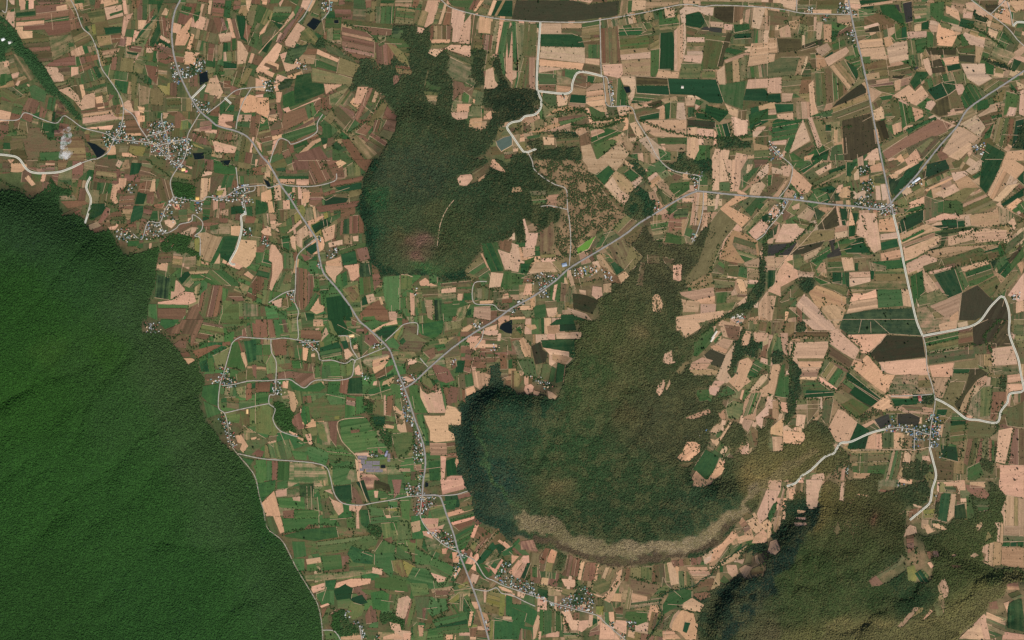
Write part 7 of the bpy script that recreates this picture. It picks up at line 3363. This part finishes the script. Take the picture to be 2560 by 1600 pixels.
# ------------------------------------------------------------------ houses
ROOF = dict(white=(212,212,206), grey=(150,152,150), rust=(164,108,88), blue=(104,136,172), teal=(128,164,154), tan=(214,186,146), red=(170,84,76))
def gable(name, L, Wd, hw, hr):
    """wall box and gable roof with eaves, length along x"""
    l, w_, e = L / 2, Wd / 2, .6
    V = [(-l,-w_,-.6),(l,-w_,-.6),(l,w_,-.6),(-l,w_,-.6),(-l,-w_,hw),(l,-w_,hw),(l,w_,hw),(-l,w_,hw),(-l,0,hw+hr*.93),(l,0,hw+hr*.93)]
    F = [(0,1,5,4),(2,3,7,6),(1,2,6,9,5),(3,0,4,8,7)]
    wm = bpy.data.meshes.new("wall"); wm.from_pydata(V, [], F); wm.materials.append(m_wall)
    k = hr / w_; t_ = .25
    yb = w_ + e; zb = hw - k * e
    V = [(-l-e,-yb,zb),(l+e,-yb,zb),(l+e,0,hw+hr),(-l-e,0,hw+hr),(l+e,yb,zb),(-l-e,yb,zb)]
    V += [(a, b_, c + t_) for a, b_, c in V]
    F = [(0,3,2,1),(3,5,4,2),(6,7,8,9),(9,8,10,11),(0,1,7,6),(5,11,10,4),(1,2,8,7),(2,4,10,8),(0,6,9,3),(3,9,11,5)]
    return wm, (V, F)
WALLS, ROOFS = {}, {}
SIZES = [(11, 8), (14, 9), (18, 10), (9, 8), (24, 13)]
for si, (L, Wd) in enumerate(SIZES):
    wm, (V, F) = gable("house", L, Wd, 3.2, Wd * .22)
    WALLS[si] = wm
    for cn, col in ROOF.items():
        rm = bpy.data.meshes.new("roof"); rm.from_pydata(V, [], F); rm.materials.append(m_roof)
        put_attr(rm, "col", 'FLOAT_COLOR', 'POINT', np.tile([*alb(col), 1], (len(V), 1)))
        ROOFS[si, cn] = rm
    ROOFS[si, 'geo'] = (V, F)
VIL = [((400,345),"the large western village"),((455,175),"the hamlet beside the northern bend of the highway"),((500,260),"the cluster at the highway bridge"),((440,490),"the lane-side village below the temple"),((610,495),"the second western village"),
       ((340,580),"the hamlet at the forest foot"),((640,600),"the farm cluster below the second western village"),((800,610),"the roadside cluster on the long highway"),((770,855),"the hamlet on the grey lane"),((690,970),"the hamlet by the pear-shaped wood"),
       ((560,1080),"the hamlet strung along the forest foot"),((1010,960),"the settlement at the highway junction"),((1040,1110),"the row along the highway by the beige fields"),((1040,1235),"the roadside village at the sharp bend"),((1110,1350),"the street south of the roadside village"),
       ((1270,1440),"the western end of the southern linear village"),((1430,1505),"the southern linear village"),((920,1565),"the hamlet at the southern frame edge"),((1340,700),"the village on the slanting highway"),((1740,430),"the tree-shaded village"),
       ((2190,510),"the crossroads village"),((1960,500),"the hamlet west of the crossroads village"),((2290,450),"the depot north-east of the crossroads village"),((2120,40),"the northern crossroads hamlet"),((2270,1080),"the big blue-roofed village"),((1935,390),"the dark-treed hamlet"),
       ((1525,225),"the row of small houses on the pale lane"),((1220,830),"the farmsteads south of the central hill"),((860,820),"the farmsteads by the zigzag canal"),((930,1145),"the sheds beside the solar farm")]
VC = np.array([v_[0] for v_ in VIL], float)
cand = []
hm = np.zeros((NY, NX), bool)
for kind, label, pts in roads:
    if kind == 'Q': continue
    sp_ = np.array(smooth(pts, 3.6))
    d = np.gradient(sp_, axis=0); ang = np.arctan2(-d[:, 1], d[:, 0])
    for k in range(len(sp_)):
        for side in (-1, 1):
            for row in (0, 1):
                if random.random() < (.7, .4)[row]:
                    nn = np.array([-d[k, 1], d[k, 0]]) / (np.linalg.norm(d[k]) + 1e-9)
                    a = sp_[k] + nn * side * ((4.8 if kind == 'H' else 3.9) + row * 3.6 + random.uniform(0, 1.2))
                    cand.append((a[0], a[1], ang[k] + random.uniform(-.1, .1) + random.choice((0, math.pi / 2))))
vj, vi2 = np.nonzero(m_vill)
for k in rng.choice(len(vj), 2900, replace=False):
    x, y = gx[vi2[k]] + random.uniform(-1, 1), gy[vj[k]] + random.uniform(-1, 1)
    cand.append((x, y, random.uniform(0, 3.14)))
placed = []
for x, y, a in cand:
    if not (2 < x < 2558 and 2 < y < 1598): continue
    if not samp(m_vill, x, y) or samp(m_water, x, y) or samp(m_road, x, y): continue
    i_, j_ = int((x - X0) / RS), int((y - Y0) / RS)
    if hm[j_, i_]: continue
    hm[j_ - 1:j_ + 2, i_ - 1:i_ + 2] = True
    si = random.choices(range(5), (4, 4, 2, 3, .6))[0]
    vi_ = int(np.argmin(np.hypot(VC[:, 0] - x, VC[:, 1] - y)))
    blue = VIL[vi_][1] == "the big blue-roofed village"
    cn = random.choices(list(ROOF), (4.6, 3.0, 2.8, 4 if blue else .5, 1.2, 2.0, .8))[0]
    placed.append((x, y, a, si, cn, vi_))
placed.sort(key=lambda h: -SIZES[h[3]][0])
rv, rf, rc = [], [], []; wv_, wf = [], []
for r_, (x, y, a, si, cn, vi_) in enumerate(placed):
    g = P(x, y, .3)
    if r_ < 300:
        e = empty("house", g); e.rotation_euler = (0, 0, a)
        for nm, dat in (("wall", WALLS[si]), ("roof", ROOFS[si, cn])):
            o = bpy.data.objects.new(nm, dat); C.objects.link(o); o.parent = e
        big = "long " if si == 4 else ""
        tag(e, f"{big}{cn}-roofed house in {VIL[vi_][1]}", "house", f"{big}{cn}-roofed houses of {VIL[vi_][1]}")
    else:
        ca, sa = math.cos(a), math.sin(a)
        for src, V_, F_, isroof in ((None, *ROOFS[si, 'geo'], True), (WALLS[si], None, None, False)):
            if src is not None:
                V_ = [tuple(v_.co) for v_ in src.vertices]; F_ = [tuple(p_.vertices) for p_ in src.polygons]
            vv = [(g[0] + ca * v_[0] - sa * v_[1], g[1] + sa * v_[0] + ca * v_[1], g[2] + v_[2]) for v_ in V_]
            if isroof:
                off = len(rv); rv += vv; rf += [tuple(k + off for k in f_) for f_ in F_]; rc += [[*alb(ROOF[cn]), 1]] * len(vv)
            else:
                off = len(wv_); wv_ += vv; wf += [tuple(k + off for k in f_) for f_ in F_]
if rv:
    o = mesh_obj("small_houses", wv_, wf, m_wall); tag(o, "crowd of small houses packed between the village lanes", "houses", kind="stuff")
    r_ = mesh_obj("roofs", rv, rf, m_roof, o); r_["kind"] = "stuff"
    put_attr(r_.data, "col", 'FLOAT_COLOR', 'POINT', rc)
print("houses", len(placed), "fields", len(fields), "trees", int(keep.sum()), "field trees", len(fx_), "max layer", lay.max())

def hall(x, y, L, Wd, deg, col, label, cat="building", h=5.0):
    wm, (V, F) = gable("hall", L, Wd, h, Wd * .18)
    e = empty(cat.replace(' ', '_'), P(x, y, .3)); e.rotation_euler = (0, 0, R(deg))
    o = bpy.data.objects.new("wall", wm); C.objects.link(o); o.parent = e
    rm = bpy.data.meshes.new("roof"); rm.from_pydata(V, [], F); rm.materials.append(m_roof)
    put_attr(rm, "col", 'FLOAT_COLOR', 'POINT', np.tile([*alb(col), 1], (len(V), 1)))
    o = bpy.data.objects.new("roof", rm); C.objects.link(o); o.parent = e
    tag(e, label, cat)
hall(459, 424, 38, 30, 5, (250,214,140), "yellow-roofed temple hall at the foot of the western village", "temple", 8)
hall(466, 428, 24, 20, 5, (226,130,130), "pink-roofed temple hall beside the yellow one", "temple", 7)
hall(494, 496, 36, 30, 0, (240,190,110), "orange-yellow roofed hall in the lane-side village", "hall", 6)
hall(1411, 662, 48, 34, 15, (150,166,186), "large blue-grey roofed hall beside the slanting highway", "hall", 7)
hall(2293, 449, 62, 22, 35, (228,232,236), "long white warehouse north-east of the crossroads village", "warehouse", 7)
hall(2284, 455, 40, 18, 35, (196,202,206), "grey-roofed warehouse beside the long white warehouse", "warehouse", 7)
hall(1786, 837, 90, 15, 55, (226,214,196), "long pale poultry shed in the north of a green clearing", "shed", 4)
hall(1781, 848, 60, 15, 55, (226,214,196), "shorter pale poultry shed beside the long one", "shed", 4)
for k in range(4):
    hall(1836 + k * 6, 791 - k * 1.5, 74, 13, 35, (206,196,180), ("westernmost pale poultry shed in the row of four below the tan fields", "second pale poultry shed of the row of four, counted from its western end",
        "third pale poultry shed of the row of four, counted from its western end", "easternmost pale poultry shed in the row of four, next to the creek wood")[k], "shed", 4)
hall(9, 98, 44, 30, 20, (236,236,232), "white-roofed factory shed in the north-western wood", "shed", 6)
hall(26, 106, 40, 26, 20, (224,218,206), "pale-roofed factory shed nearer the forest strip", "shed", 6)
hall(879, 839, 46, 26, 14, (240,206,150), "yellow-tan roofed shed beside the zigzag lane", "shed", 6)
hall(618, 1029, 44, 20, 88, (240,200,140), "pale orange roofed shed in green fields", "shed", 5)
hall(2299, 996, 30, 56, 10, (170,90,80), "long red-roofed building by the dark compound", "hall", 6)
hall(1706, 218, 24, 24, 0, (220,206,190), "pale hut alone in the deep green field", "hut", 3)
hall(966, 1134, 18, 60, -20, (150,150,170), "grey-violet shed beside the solar farm", "shed", 5)

# ------------------------------------------------------------------ solar farm
m_pv, t, b = mat("solar_panel_glass")
c = nd(t, "ShaderNodeRGB"); c.outputs[0].default_value = (*alb((130,122,126)), 1)
geo = nd(t, "ShaderNodeNewGeometry")
t.links.new(scale_col(t, c.outputs[0], maprange(t, noise(t, geo.outputs["Position"], 1 / 20., 3), .25, .75, .8, 1.2)), b.inputs["Base Color"])
b.inputs["Roughness"].default_value = .7
m_steel = solid("galvanised_frame", (150,150,150), .1, 1.)
ai = 0
for c, p in polys:
    if c != 'A': continue
    xs = [v_[0] for v_ in p]; ys = [v_[1] for v_ in p]
    x0, x1, y0, y1 = min(xs) + .4, max(xs) - .4, min(ys) + .4, max(ys) - .4
    e = empty("solar_array", P((x0 + x1) / 2, (y0 + y1) / 2, .4))
    tag(e, "rectangular block of grey-violet solar panels in the solar farm", "solar array", "panel blocks of the solar farm")
    n = max(3, int((y1 - y0) * S / 9))
    for k in range(n):
        yy = y0 + (y1 - y0) * (k + .5) / n; hh = (y1 - y0) * S / n * .4
        a = P(x0, yy, 0); b_ = P(x1, yy, 0)
        V = [(a[0], a[1] - hh, 1.4), (b_[0], b_[1] - hh, 1.4), (b_[0], b_[1] + hh, 3.0), (a[0], a[1] + hh, 3.0)]
        V += [(v_[0], v_[1], v_[2] - .15) for v_ in V]
        mesh_obj("panel_row", V, [(0,1,2,3),(7,6,5,4),(0,4,5,1),(1,5,6,2),(2,6,7,3),(3,7,4,0)], m_pv, e, loc=P((x0 + x1) / 2, yy, 0))
        V = []; F = []
        for s in np.linspace(a[0] + 2, b_[0] - 2, max(3, int((b_[0] - a[0]) / 12))):
            o_ = len(V); y_ = a[1]
            V += [(s - .2, y_ - .2, -.5), (s + .2, y_ - .2, -.5), (s + .2, y_ + .2, -.5), (s - .2, y_ + .2, -.5), (s - .2, y_ - .2, 2.05), (s + .2, y_ - .2, 2.05), (s + .2, y_ + .2, 2.05), (s - .2, y_ + .2, 2.05)]
            F += [(o_, o_ + 1, o_ + 5, o_ + 4), (o_ + 1, o_ + 2, o_ + 6, o_ + 5), (o_ + 2, o_ + 3, o_ + 7, o_ + 6), (o_ + 3, o_, o_ + 4, o_ + 7)]
        mesh_obj("support_posts", V, F, m_steel, e, loc=P((x0 + x1) / 2, yy, 0))

# ------------------------------------------------------------------ small cloud over the western fields
import bmesh
bm = bmesh.new()
cl = [(165,330,16),(168,338,20),(163,347,18),(170,352,14),(160,358,16),(158,368,14),(162,376,18),(170,380,20),(160,385,20),(174,388,13),(153,390,13),(166,392,14),(172,322,10)]
from mathutils import Matrix, Vector
CZ = 360.0
for (x, y, r_) in cl:
    f = S * (1 - CZ / CAM)
    bmesh.ops.create_icosphere(bm, subdivisions=3, radius=1, matrix=Matrix.Translation(((x - 1280) * f, (800 - y) * f, CZ + random.uniform(-12, 12))) @ Matrix.Diagonal((r_ * 2.3, r_ * 2.3, r_ * 1.5, 1)))
me = bpy.data.meshes.new("cloud"); bm.to_mesh(me); bm.free()
m_cl = bpy.data.materials.new("cloud_vapour"); m_cl.use_nodes = True
t = m_cl.node_tree
for n_ in list(t.nodes):
    if n_.type == 'BSDF_PRINCIPLED': t.nodes.remove(n_)
pv = nd(t, "ShaderNodeVolumePrincipled"); pv.inputs["Color"].default_value = (.97, .96, .95, 1); pv.inputs["Anisotropy"].default_value = .2
geo = nd(t, "ShaderNodeNewGeometry")
dn = maprange(t, noise(t, geo.outputs["Position"], 1 / 55., 4, .65), .44, .62, 0, .05)
t.links.new(dn, pv.inputs["Density"])
t.links.new(pv.outputs[0], t.nodes["Material Output"].inputs["Volume"])
me.materials.append(m_cl)
o = bpy.data.objects.new("cloud", me); C.objects.link(o)
ctr = sum((Vector(v_.co) for v_ in me.vertices), Vector()) / len(me.vertices)
for v_ in me.vertices: v_.co -= ctr
o.location = ctr
tag(o, "small torn white cloud drifting over the red-brown western fields", "cloud")
